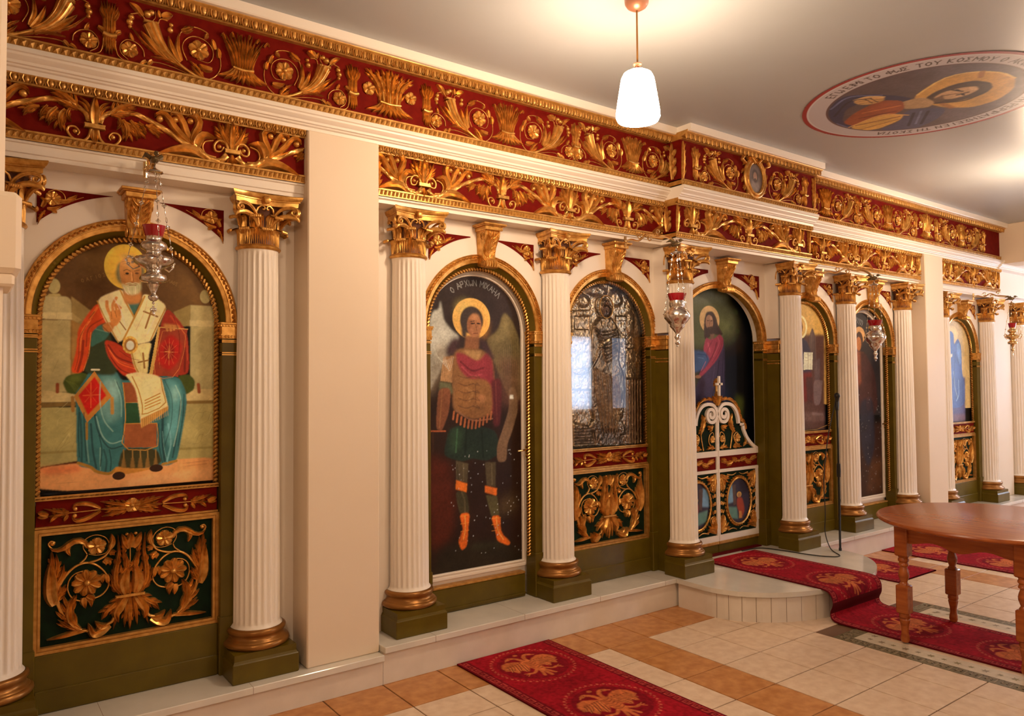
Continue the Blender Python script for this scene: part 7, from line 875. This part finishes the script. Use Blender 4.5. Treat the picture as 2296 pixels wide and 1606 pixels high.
# ------------------------------------------------------------------ carved panels under the icons
mPH=meshof(PH); mPC=meshof([o for o in PC if o[0]!='D']); mPD=meshof([o for o in PC if o[0]=='D']); mRR=meshof(RR)
def dado(xc,W,lab):
    dz=0 if W is WING else .028
    t=thing('carved_panel','dark green panel with gilded scroll carving '+lab,'carved panel',(xc,3.95,dz),'carved panels under the icons')
    MB().box(-.372,.372,0,.02,.432,.945).build('field',dgreen,t)
    b=MB()
    for o,e,y0 in ((0,.016,-.026),(.016,.028,-.034),(.028,.030,-.014)):
        pass
    def fr(x0,x1,z0,z1,w,ya,yb):
        b.box(x0,x1,ya,yb,z0,z0+w); b.box(x0,x1,ya,yb,z1-w,z1); b.box(x0,x0+w,ya,yb,z0+w,z1-w); b.box(x1-w,x1,ya,yb,z0+w,z1-w)
    fr(-.392,.392,.414,.962,.013,-.030,.02); fr(-.379,.379,.427,.949,.005,-.022,.02); fr(-.374,.374,.432,.944,.010,-.028,.02)
    b.build('frame',golddull,t)
    for s_ in (-1,1): inst('PH',mPH,'acanthus_scroll',t,0,0,.44,s_,.96)
    inst('PC',mPC,'central_palmette',t,0,0,.44,1,.96)
    inst('PD',mPD,'collar',t,0,0,.44,1,.96)
    r=thing('rail_panel','narrow red rail with a gilded leafy spray '+lab,'carved rail',(xc,3.935,dz+(0 if W is WING else 0)),'red rails under the icons')
    MB().box(-.385,.385,0,.02,.972,1.090).build('field',red,r)
    for s_ in (-1,1): inst('RR',mRR,'leafy_spray',r,0,0,1.03,s_,1)
    b=MB(); b.box(-.39,.39,-.010,.02,.963,.973,.002); beads(b,-.39,.39,-.012,1.088,1.108,.021,.02); b.build('bead_moulding',golddull,r)
    k=thing('base_board','stepped olive base board '+lab,'base board',(xc,YW,W['z0'])); 
    h2=.414+dz-W['z0']-.001; b=MB(); b.box(-.386,.386,.012,.055,.001,h2,.003); b.box(-.386,.386,.004,.055,.001,.10,.004); b.build('boards',olive,k)
dado(.672,WING,'below the big seated saint'); dado(3.763,MID,'below the silver icon'); dado(6.249,MID,'below the gold-ground icon right of the centre'); dado(9.32,WING,'below the far blue-figure icon')
# ------------------------------------------------------------------ low central double doors
def royal(s_):
    t=thing('altar_gate','%s leaf of the low white and gold central doors'%('right-hand, with the oval annunciation picture,' if s_>0 else 'half-hidden left'),'door',(CX+.001*s_,3.97,0),'low central doors')
    X=lambda x:s_*x
    OUTL=[(.001,.235),(.545,.235),(.545,1.0),(.465,1.047),(.393,1.107),(.341,1.188),(.333,1.236),(.290,1.241),(.263,1.303),(.221,1.375),(.175,1.412),(.115,1.428),(.056,1.418),(.015,1.385),(.001,1.36)]
    n=len(OUTL); b=MB(); f_=[tuple(range(n)),tuple(range(2*n-1,n-1,-1))]+[(i,n+i,n+(i+1)%n,(i+1)%n) for i in range(n)]
    b.add([(X(x),0,z) for x,z in OUTL]+[(X(x),.03,z) for x,z in OUTL],f_); b.build('leaf_board',dgreen,t)
    b=MB()
    bc=[0]
    def bar(x0,x1,z0,z1,y=-.014):
        bc[0]+=1; y-=.0007*bc[0]
        q=sorted((X(x0),X(x1))); b.box(q[0],q[1],y,.001,z0,z1,.002)
    for q in ((.001,.018,.30,1.30),(.500,.545,.30,.872),(.001,.545,.297,.345),(.001,.545,.852,.878),(.001,.545,.983,1.03)): bar(*q)
    bar(.534,.545,.87,.99)
    def band(P,w,y=-.016):
        sp=spline(P,len(P)*4) if len(P)>3 else [Vector(p) for p in P]; vs=[]
        for i,p in enumerate(sp):
            d=(sp[min(i+1,len(sp)-1)]-sp[max(i-1,0)]).normalized(); q=Vector((-d.y,d.x))*w*.5; vs+=[(X((p+q).x),y,(p+q).y),(X((p-q).x),y,(p-q).y),(X((p+q).x),.001,(p+q).y),(X((p-q).x),.001,(p-q).y)]
        m_=len(sp); b.add(vs,[(i*4,i*4+1,i*4+5,i*4+4) for i in range(m_-1)]+[(i*4,i*4+4,i*4+6,i*4+2) for i in range(m_-1)]+[(i*4+1,i*4+3,i*4+7,i*4+5) for i in range(m_-1)])
    band([(.545,1.012),(.465,1.052),(.393,1.112),(.343,1.188),(.333,1.230)],.030); band([(.345,1.234),(.285,1.236)],.022)
    spi=[(.080+(.072-.058*k/26)*math.cos(-.25+k*.42)*(1 if k else 1),1.330+(.078-.062*k/26)*math.sin(-.25+k*.42)) for k in range(27)]
    band([(.272,1.245),(.262,1.298),(.235,1.355),(.185,1.398),(.12,1.412),(.06,1.404),(.022,1.372),(.008,1.330)]+[(.080-(.070-.002*k)*math.cos(k*.36),1.326-(.072-.0022*k)*math.sin(k*.36)) for k in range(1,30)],.026,-.022)
    b.build('frame',white,t,smooth=30)
    b=MB(); q=sorted((X(.02),X(.534))); b.box(q[0],q[1],-.004,.001,.879,.983); b.build('red_band',red,t)
    F=lambda x,z,h:(X(x),-.004-h*.75,z)
    b=MB()
    for sx in (-1,1):
        c_=.277
        for k in range(3): acanthus(b,[(c_+sx*(.01+.07*k),.931),(c_+sx*(.06+.07*k),.931+.014*(-1)**k),(c_+sx*(.10+.07*k),.931+.02*(-1)**k)],.045,4,F,.003)
    strip(b,[(.05,.931),(.5,.931)],.008,F,1); dome(b,(.277,.931),.013,F); b.build('leafy_spray',gold,t,smooth=50)
    # carving around the oval
    b=MB(); oc=(.262,.602)
    for a_,z_,cx_,cz_ in ((.020,.35,1,1),(.498,.35,-1,1),(.020,.848,1,-1),(.498,.848,-1,-1)):
        dx,dz=cx_,cz_
        acanthus(b,[(a_+dx*.012,z_+dz*.012),(a_+dx*.05,z_+dz*.045),(a_+dx*.12,z_+dz*.05)],.07,5,F,.004); acanthus(b,[(a_+dx*.012,z_+dz*.012),(a_+dx*.03,z_+dz*.09),(a_+dx*.035,z_+dz*.16)],.055,5,F,.004)
        rosette(b,(a_+dx*.042,z_+dz*.115),.026,5,F,.006); strip(b,[(a_+dx*.042+.033*math.cos(u),z_+dz*.115+.033*math.sin(u)) for u in [2*PI*i/14 for i in range(15)]],.008,F,1,n=20)
        strip(b,[(a_+dx*.10,z_+dz*.02),(a_+dx*.17,z_+dz*.03),(a_+dx*.22,z_+dz*.015)],.012,F,.5)
    for sx in (-1,1):
        for k in range(5): rosette(b,(oc[0]+sx*.222,oc[1]-.13+.065*k),.016,5,F,.004); leaf(b,[(oc[0]+sx*.205,oc[1]-.15+.065*k),(oc[0]+sx*.19,oc[1]-.12+.065*k)],.016,F,.003,n=5)
    for i in range(40):
        u=2*PI*i/40; leaf(b,[(oc[0]+.158*math.cos(u),oc[1]+.188*math.sin(u)),(oc[0]+.180*math.cos(u+.09),oc[1]+.212*math.sin(u+.09))],.022,F,.006,n=5)
    b.tube([(X(oc[0]+.160*math.cos(u)),-.016,oc[1]+.190*math.sin(u)) for u in [2*PI*i/40 for i in range(41)]],.008,7,False); b.build('oval_carving',gold,t,smooth=50)
    # upper carving
    b=MB()
    for P,w_ in (([(.05,1.05),(.10,1.10),(.09,1.16),(.05,1.18),(.035,1.14)],.012),([(.30,1.05),(.24,1.09),(.22,1.14),(.26,1.17),(.29,1.13),(.27,1.10)],.014),([(.17,1.04),(.19,1.12),(.20,1.20),(.19,1.27)],.014),([(.34,1.05),(.40,1.07),(.44,1.05)],.012)): strip(b,P,w_,F,.5)
    rosette(b,(.062,1.125),.03,5,F,.006); rosette(b,(.262,1.125),.036,5,F,.006)
    for P,w_ in (([(.19,1.20),(.17,1.27),(.19,1.33)],.06),([(.05,1.235),(.08,1.22),(.13,1.235)],.05),([(.16,1.25),(.20,1.20),(.21,1.17)],.05),([(.03,1.05),(.09,1.06),(.14,1.045)],.04),([(.20,1.05),(.26,1.06),(.32,1.045)],.045),([(.34,1.06),(.37,1.08),(.36,1.12)],.03)): acanthus(b,P,w_,4,F,.004)
    b.build('upper_carving',gold,t,smooth=50)
    b=MB(); Fo=lambda x,z,h:(X(x),-.010-h,z)
    edge=[(.36,1.19),(.345,1.25),(.30,1.27),(.285,1.325),(.25,1.385),(.20,1.43),(.13,1.45),(.07,1.445),(.03,1.44)]
    for k in range(len(edge)-1):
        p,q=edge[k],edge[k+1]; acanthus(b,[q,((p[0]+q[0])/2+.006,(p[1]+q[1])/2+.010),(p[0]+.012,p[1]+.002)],.034,3,Fo,.002)
    strip(b,edge,.018,Fo,.8); b.build('crest_leaves',gold,t,smooth=50)
    b=MB(); q=sorted((X(.001),X(.545))); b.box(q[0],q[1],-.006,.03,.205,.272,.003); b.build('kick_board',olive,t); b=MB(); b.box(q[0],q[1],-.016,.03,.272,.297,.003); b.build('kick_rail',golddull,t)
    cv=Canvas(95,430,405,800,3).ops(OVA).noise(40,.2,3)
    cv.sheet('oval_painting',paintm,t,lambda x,z,h:(X(x),-.005+0*x,z),lambda x,z:((x-oc[0])/.158)**2+((z-oc[1])/.188)**2<1)
    return t
royal(1); royal(-1)
t=thing('door_cross','white cross on gilded rays standing on top of the low central doors','cross',(CX,3.955,0))
F=lambda x,z,h:(x-.012,-h,z); b=MB()
for k in range(9):
    a=PI*(k/8)*1.2-.31; leaf(b,[(0,1.575),(.046*math.cos(a),1.575+.05*math.sin(a))],.022,F,.0,n=5)
for s_ in (-1,1): acanthus(b,[(0,1.41),(s_*.03,1.45),(s_*.06,1.44)],.05,4,F,.01); acanthus(b,[(0,1.42),(s_*.014,1.47),(s_*.012,1.515)],.035,4,F,.01)
leaf(b,[(0,1.40),(0,1.50)],.05,F,.01,n=6); b.box(-.024,-.0,-.003,.004,1.40,1.60); b.build('rays',gold,t,smooth=50)
MB().box(-.022,-.002,-.036,-.018,1.478,1.640,.002).box(-.052,.028,-.036,-.018,1.565,1.585,.002).build('cross_bars',white,t)
# ------------------------------------------------------------------ hanging oil lamps
def chain(p,q,step=.03):
    b=MB(); p,q=Vector(p),Vector(q); n=max(2,int((q-p).length/step)); d=(q-p).normalized(); s_=d.cross(Vector((0,1,0))).normalized(); t_=d.cross(s_)
    for i in range(n):
        c_=p+(q-p)*((i+.5)/n); L=step*.46; a=s_ if i%2 else t_
        if i%3==1:
            for k in range(4): b.ball(c_+(s_*math.cos(PI*k/2)+d*math.sin(PI*k/2))*.006,.0045,.0035,.0045,6,4)
        b.tube([c_-d*L,c_-d*L*.5+a*.003,c_+d*L*.5+a*.003,c_+d*L,c_+d*L*.5-a*.003,c_-d*L*.5-a*.003,c_-d*L],.0013,4,False)
    return b
def oil_lamp(x,y,zc,label,pr,material,span,top,tail,scrolls=True,cross=False):
    t=thing('oil_lamp',label,'hanging oil lamp',(x,y,0),'hanging oil lamps')
    def eng(a,z): return 1+.022*math.sin(a*16)*math.sin(z*260)
    MB().lathe(0,0,pr,48,rf=eng).build('body',material,t,smooth=60)
    zt=pr[-1][1]; r=pr[-1][0]
    MB().lathe(0,0,[(r*.9,zt-.004),(r*1.0,zt),(r*1.30,zt+.042),(r*1.34,zt+.046),(r*1.26,zt+.044),(r*.92,zt+.006),(.001,zt+.004)],32).build('red_glass_cup',redglass,t,smooth=50)
    zl=span[1]
    b=MB()
    for k in range(3):
        a=2*PI*k/3+span[2]; R=span[0]; ca,sa=math.cos(a),math.sin(a)
        for j in range(5): u=2*PI*j/5; b.ball((ca*(R-.006)+ca*.014*math.cos(u),sa*(R-.006)+sa*.014*math.cos(u),zl-.022+.016*math.sin(u)),.006,.006,.007,6,4)
        b.tube([(ca*R*.55,sa*R*.55,zl-.05),(ca*R*.8,sa*R*.8,zl-.062),(ca*(R+.004),sa*(R+.004),zl-.04),(ca*(R+.006),sa*(R+.006),zl-.015),(ca*(R-.008),sa*(R-.008),zl-.004),(ca*(R-.016),sa*(R-.016),zl-.018)],.0032,6)
    b.build('scroll_handles',material,t,smooth=True)
    for k in range(3):
        a=2*PI*k/3+span[2]; chain((span[0]*math.cos(a),span[0]*math.sin(a),zl),(.022*math.cos(a),.022*math.sin(a),top)).build('chain',material,t,smooth=True)
    b=MB(); b.lathe(0,0,[(.036,top-.004),(.034,top+.002),(.016,top+.010),(.006,top+.016),(.003,top+.03),(.001,top+.032)],16); b.build('chain_cap',material,t,smooth=40)
    z=pr[0][1]
    b=MB(); b.ball((0,0,z-.006),.006)
    if cross:
        for dx,dz in ((0,0),(.008,0),(-.008,0),(0,.011),(0,-.013)): b.ball((dx,0,z-.035+dz),.006,.003,.008,6,4)
        b.tube([(0,0,z-.01),(0,0,z-.03)],.0015,5)
    b.build('pendant_drop',material,t,smooth=True)
    return t
def bowl(z0,parts): return [(r,z0+z) for r,z in parts]
P1=bowl(1.962,[(.002,0),(.012,.004),(.021,.014),(.021,.024),(.011,.032),(.010,.038),(.018,.058),(.026,.074),(.020,.080),(.050,.086),(.056,.100),(.052,.114),(.034,.122),(.030,.128),(.030,.138),(.052,.150),(.078,.168),(.083,.182),(.070,.194),(.036,.204),(.031,.212),(.034,.222),(.050,.230),(.054,.244),(.048,.258),(.032,.266),(.030,.270),(.034,.284),(.036,.286)])
oil_lamp(.682,3.55,0,'large silver oil lamp with three bulbs and red cup before the seated saint',P1,silver,(.105,2.165,.55),2.532,0,cross=True)
P2=bowl(1.835,[(.002,0),(.010,.004),(.016,.014),(.010,.026),(.009,.034),(.018,.048),(.018,.056),(.010,.066),(.014,.080),(.034,.106),(.048,.122),(.046,.132),(.060,.146),(.082,.176),(.086,.196),(.074,.220),(.050,.238),(.044,.246),(.050,.258),(.050,.278),(.046,.290)])
oil_lamp(3.763,3.285,0,'smooth silver oil lamp hanging before the column left of the centre',P2,silver,(.080,2.06,.5),2.44,0)
oil_lamp(6.249,3.285,0,'silver oil lamp hanging before the dark door',[(r,z-.065) for r,z in P2],silver,(.080,1.995,.5),2.41,0)
P4=[(r*.84,1.905+(z-1.962)*.92) for r,z in P1]
oil_lamp(9.32,3.365,0,'small brass oil lamp in front of the end pier, far right',P4,brass,(.088,2.10,.5),2.43,0,cross=True)
def bracket(x,ytip,zt,label,zr=2.60,dove=True,y0=3.748):
    t=thing('lamp_bracket',label,'bracket',(x,y0,zr),'scrolled brass lamp brackets'); L=y0-ytip; dz=zt-zr
    b=MB(); S=lambda P:[(0,-L*a,c_) for a,c_ in P]
    b.tube(sp3(S([(0,-.035),(.12,-.030),(.28,-.050),(.45,-.020),(.62,-.048),(.80,-.060),(.92,-.02+dz*.5),(1.0,dz)]),30),[.0065]*18+[.010]*12,7)
    for a,c_,r in ((.30,-.022,.022),(.50,-.052,.020),(.66,-.018,.018)): b.tube([(0,-L*a+r*(1-k*.03)*math.cos(k*.45),c_+r*(1-k*.03)*math.sin(k*.45)) for k in range(17)],.0042,6)
    b.tube([(0,0,.0),(0,0,-.075)],.010,8); b.ball((0,-.006,-.035),.013); b.build('arm',brass,t,smooth=True)
    b=MB(); b.ball((0,-L*1.0,dz+.010),.018,.034,.016,10,7); b.ball((0,-L-.036,dz+.030),.011,.015,.011,8,6); b.tube([(0,-L-.048,dz+.030),(0,-L-.064,dz+.024)],[.005,.001],6)
    for s_ in (-1,1): b.tube([(s_*.012,-L+.006,dz+.016),(s_*.030,-L+.022,dz+.034),(s_*.040,-L+.050,dz+.026)],[.010,.011,.002],6)
    b.tube([(0,-L+.028,dz+.008),(0,-L+.062,dz+.0)],[.012,.004],6)
    b.tube([(0,-L-.01,dz-.004),(0,-L-.012,dz-.016)],.0025,5); b.build('dove',MATS['dove_bronze'],t,smooth=True)
    return t
mat('dove_bronze',(.20,.15,.08),.3,.8)
bracket(.682,3.55,2.575,'brass bracket with a dove above the large silver lamp at the left',2.625); bracket(3.763,3.285,2.485,'brass bracket with a dove above the silver lamp left of the centre',2.62); bracket(6.249,3.285,2.455,'brass bracket with a dove right of the centre, over the third lamp',2.60); bracket(9.32,3.365,2.475,'brass bracket with a dove over the small far brass lamp',2.58)
# ------------------------------------------------------------------ carpets
def carpet_canvas(w,L,off=.27,pitch=.638,st=3.4):
    cv=Canvas(-w/2,w/2,0,L,st); cv.a[:]=cv.c((148,14,22)); E=w/2
    for s_ in (-1,1): cv.poly([(s_*(E-62),0),(s_*E,0),(s_*E,L),(s_*(E-62),L)],(112,10,18),1)
    kc=(176,60,44); s=8
    while s<L-10:
        for s_ in (-1,1):
            x0=s_*(E-16); x1=s_*(E-46); xm=s_*(E-36); q=[(x0,s),(x0,s+44),(x1,s+44),(x1,s+16),(xm+s_*6,s+16),(xm+s_*6,s+30)]; cv.line(q,5,kc,.9); cv.line([(x1,s+44),(x1,s+56),(x0,s+56),(x0,s+60)],5,kc,.9)
        s+=60
    c_=off*1000; gcol=(196,92,44)
    while c_<L+200:
        rr=w*.355
        for i in range(44):
            a=2*PI*i/44; cv.ell((rr*math.cos(a),c_+rr*math.sin(a)),7,8,(190,80,52),1,.9); cv.ell((rr*.96*math.cos(a+.07),c_+rr*.96*math.sin(a+.07)),4,4,(190,80,52),1,.8)
        cv.ell((0,c_),rr*.86,rr*.84,(100,8,16),2,.55)
        E_=rr/170.0
        def q(x,z): return (x*E_,c_-z*E_)
        for s_ in (-1,1):
            cv.poly([q(s_*14,40),q(s_*40,62),q(s_*74,78),q(s_*104,70),q(s_*124,44),q(s_*128,10),q(s_*110,-4),q(s_*96,-40),q(s_*74,-22),q(s_*56,-50),q(s_*30,-20)],gcol,3,.92,False)
            for k in range(7):
                x1,z1=s_*(44+13*k),(-46 if k%2 else -30)+6*k; cv.stroke([q(s_*(22+13*k),46-2*k),q(s_*(32+13*k),10),q(x1,z1)],5*E_,(84,12,14),.75); cv.stroke([q(s_*(26+13*k),40-2*k),q(s_*(37+13*k),6),q(x1+s_*4,z1)],4*E_,(220,120,60),.6)
            cv.stroke([q(s_*8,44),q(s_*16,84),q(s_*38,106),q(s_*56,100)],17*E_,gcol,.95); cv.stroke([q(s_*54,102),q(s_*72,90)],7*E_,gcol,.95); cv.ell(q(s_*44,103),3,3,(60,10,10),1)
            cv.stroke([q(s_*14,-44),q(s_*44,-70),q(s_*70,-66)],13*E_,gcol,.9)
            for k in (-1,0,1): cv.stroke([q(s_*66,-68),q(s_*86,-72+14*k)],5*E_,gcol,.9)
            cv.stroke([q(s_*6,-56),q(s_*26,-112)],13*E_,gcol,.88)
        cv.poly([q(-24,52),q(24,52),q(32,6),q(20,-56),q(0,-80),q(-20,-56),q(-32,6)],gcol,3,.95,False); cv.stroke([q(0,-60),q(0,-122)],15*E_,gcol,.9); cv.ell(q(0,122),11*E_,9*E_,gcol,1,.9)
        for k in range(6): cv.stroke([q(-20,40-16*k),q(0,32-16*k),q(20,40-16*k)],4*E_,(96,18,16),.6)
        c_+=pitch*1000
    return cv.noise(16,.5,3,2).noise(200,.25,8)
def place_path(path,x0):       # path [(y,z)] -> function of the length along it
    P=[Vector(p) for p in path]; S=[0]
    for a,b in zip(P[:-1],P[1:]): S.append(S[-1]+(b-a).length)
    ya=np.array([p.x for p in P]); za=np.array([p.y for p in P]); S=np.array(S)
    return (lambda x,s,h:(x0+x,np.interp(s,S,ya),np.interp(s,S,za)+h)),S[-1]
def runner(label,x0,x1,path,off,drape=False,L=None,group='red runners with double-headed eagles'):
    t=thing('carpet_runner',label,'carpet',group=group)
    if drape: path=[tuple(v[:2]) for v in sp3([(a,b,0) for a,b in path],70)]
    pl,Lt=place_path(path,(x0+x1)/2); Lm=Lt*1000; w=(x1-x0)*1000
    cv=carpet_canvas(w,Lm-4,off); cv.sheet('pile',carpetm,t,pl)
    b=MB()
    P=path; n=len(P); vs=[]
    for y,z in P:
        for x in (x0,x1): vs+=[(x,y,z),(x,y,z-.009)]
    b.add(vs,[(i*4,i*4+1,i*4+5,i*4+4) for i in range(n-1)]+[(i*4+2,i*4+6,i*4+7,i*4+3) for i in range(n-1)]+[(i*4+1,i*4+3,i*4+7,i*4+5) for i in range(n-1)]+[(0,2,3,1)])
    b.build('backing',carpetred,t); return t
runner('red eagle-medallion runner on the tiles in the left foreground',2.296,2.966,[(3.655,.0095),(1.6,.0095)],.27)
runner('red runner coming from the low doors and falling over the half-round step',4.672,5.305,[(3.838,.2095),(3.4,.2095),(3.0,.2095),(2.885,.209),(2.815,.198),(2.785,.160),(2.782,.11),(2.800,.062),(2.79,.026),(2.75,.012),(2.68,.0095),(2.3,.0095),(1.9,.0095),(.3,.0095)],.30,True)
runner('red runner on the floor behind the table, furthest right',6.985,7.655,[(3.655,.0095),(1.2,.0095)],.3)
runner('short red mat on the floor between the half-round step and the table',5.985,6.607,[(3.650,.0095),(2.998,.0095)],.33)
tag(MB().box(4.52,5.50,3.905,3.960,.201,.209,.002).build('door_strip',carpetred),'thin dark red carpet strip along the threshold of the low doors','carpet')
# ------------------------------------------------------------------ table
t=thing('round_table','round polished wooden table with turned legs standing on the red runner','table',(4.972,1.978,.0095))
MB().lathe(.115,-.03,[(.001,.706),(.61,.706),(.645,.710),(.658,.719),(.660,.727),(.654,.736),(.640,.740),(.001,.7405)],96).build('table_top',wood,t,smooth=40)
for dx in (-.322,.322):
    for dy in (-.322,.322):
        def sq(b,z0,z1,h=.035): b.box(dx-h,dx+h,dy-h,dy+h,z0,z1,.006)
        g=MB(); sq(g,.52,.705,.038); sq(g,.175,.345,.036)
        prof=[(.016,0),(.022,.004),(.026,.02),(.024,.04),(.020,.06),(.021,.09),(.027,.12),(.030,.135),(.026,.142),(.031,.150),(.031,.160),(.030,.176)]
        g.lathe(dx,dy,prof,20); g.lathe(dx,dy,[(.028,.344),(.026,.352),(.019,.362),(.022,.372),(.030,.395),(.031,.412),(.027,.430),(.021,.448),(.019,.454),(.028,.460),(.030,.468),(.025,.476),(.024,.482),(.031,.490),(.031,.500),(.026,.508),(.034,.521)],20)
        g.build('leg',wood,t,smooth=40)
def apron(ax,side):
    b=MB(); n=24; P=[]
    for i in range(n+1):
        u=-1+2*i/n; P.append((u*.286,.600+.028*(1-abs(u))**.0*(.5+.5*math.cos(PI*(abs(u)*2-1))) -.012*(1-abs(u)) ))
    vs=[]
    for s_ in (side,):
        for x,z in P:
            for o in (-.010,.010): vs+=[((x,s_*.322+o,z) if ax else (s_*.322+o,x,z)),((x,s_*.322+o,.7055) if ax else (s_*.322+o,x,.7055))]
        m0=len(b.v); m_=n+1; b.add(vs,[(i*4,i*4+1,i*4+5,i*4+4) for i in range(n)]+[(i*4+2,i*4+6,i*4+7,i*4+3) for i in range(n)]+[(i*4,i*4+4,i*4+6,i*4+2) for i in range(n)]+[(0,2,3,1)]); vs=[]
    return b
for s_ in (-1,1): apron(True,s_).build('apron',wood,t); apron(False,s_).build('apron',wood,t)
# ------------------------------------------------------------------ microphone
t=thing('microphone_stand','thin black microphone stand on the white platform before the olive panel','microphone stand',(5.858,3.41,.2))
MB().lathe(0,0,[(.001,0),(.012,0),(.012,.02),(.009,.024),(.009,.60),(.015,.605),(.017,.65),(.015,.71),(.008,.715),(.0075,.98)],16,cap=True).build('pole',dark,t,smooth=40)
MB().tube([(0,0,.97),(-.004,.0,1.08),(-.008,0,1.16)],.008,8).tube([(-.008,0,1.15),(-.006,0,1.20),(0,0,1.225)],[.013,.016,.013],10).build('holder',dark,t,smooth=True)
m_=thing('microphone','black ball-head microphone on top of the thin stand','microphone',(5.858,3.41,1.42)); MB().tube([(-.004,0,0),(0,0,.035)],[.012,.018],12).build('grip',dark,m_,smooth=True); MB().ball((0,0,.052),.024,.024,.026,16,12).build('grille',dark,m_,smooth='all')
tag(MB().tube(sp3([(5.852,3.42,1.43),(5.80,3.46,1.15),(5.79,3.50,.80),(5.83,3.52,.50),(5.84,3.53,.33),(5.80,3.46,.215),(5.66,3.30,.205),(5.55,3.36,.206),(5.50,3.50,.206),(5.47,3.7,.206),(5.40,3.86,.206),(5.2,3.885,.206)],90),.0042,6).build('microphone_cable',rubber,smooth=True),'thin black cable trailing from the microphone over the white platform','cable')
# ------------------------------------------------------------------ ceiling medallion
cv=Canvas(-750,750,-750,750,4.5); cv.x0+=5071; cv.z0+=2309; c_=(5071,2309)
cv.ell(c_,742,742,(150,30,26),2); cv.ell(c_,712,712,(204,176,160),2); cv.ell(c_,700,700,(186,158,146),2); cv.ell(c_,590,590,(96,60,54),2); cv.ell(c_,580,580,(84,62,62),2)
inner=Canvas(-750,750,-750,750,4.5); inner.x0+=5071; inner.z0+=2309; inner.ops(CEI); inner.noise(90,.25,4).noise(12,.2,6)
X_,Z_=np.meshgrid(cv.x0+np.arange(cv.w)*cv.st,cv.z0+np.arange(cv.h)*cv.st); k_=np.hypot(X_-c_[0],Z_-c_[1])<575; cv.a[k_]=inner.a[k_]
write(cv,'EGW EIMI TO FWS TOY KOSMOY O AKOLOYTHWN EMOI OY MH PERIPATHSEI EN TH SKOTIA'.replace('Z','X'),lambda s:(c_[0]+616*math.cos(2.6+s/650),c_[1]+616*math.sin(2.6+s/650),2.6+s/650+PI/2),54,9,(64,38,32),.95,flip=-1)
t=thing('ceiling_painting','round ceiling painting of a haloed figure ringed by lettering','painting',(0,0,ZC))
cv.sheet('painting',fresco,t,lambda x,y,h:(x,y,-.003+0*x),lambda x,y:(x-5.0714)**2+(y-2.3087)**2<.742**2)
# windows : pale lit openings in the far right and left walls
winm=mat('daylit_pane',(.8,.85,.9),.3,emit=((.55,.70,1),1.6))
def window(n,x0,x1,y0,y1,z0,z1):
    b=MB(); b.box(x0,x1,y0,y1,z0,z1); o=struct(b.build('window_%d'%n,winm)); f=MB()
    if x1-x0>y1-y0:
        ya,yb_=y1-.01,y1+.04
        for q in ((x0-.06,x0,z0-.06,z1+.06),(x1,x1+.06,z0-.06,z1+.06),(x0,x1,z1,z1+.06),(x0,x1,z0-.06,z0)): f.box(q[0],q[1],ya,yb_,q[2],q[3])
    else:
        for q in ((y0-.06,y0,z0-.06,z1+.06),(y1,y1+.06,z0-.06,z1+.06),(y0,y1,z1,z1+.06),(y0,y1,z0-.06,z0)): f.box(x0-.04,x0+.01,q[0],q[1],q[2],q[3])
    f.build('window_frame',white,o)
window(1,10.7,11.35,-4.61,-4.585,1.0,2.6); window(2,12.0,12.45,-4.61,-4.585,1.0,2.6); window(3,13.17,13.2,1.5,3.1,1.0,2.7)
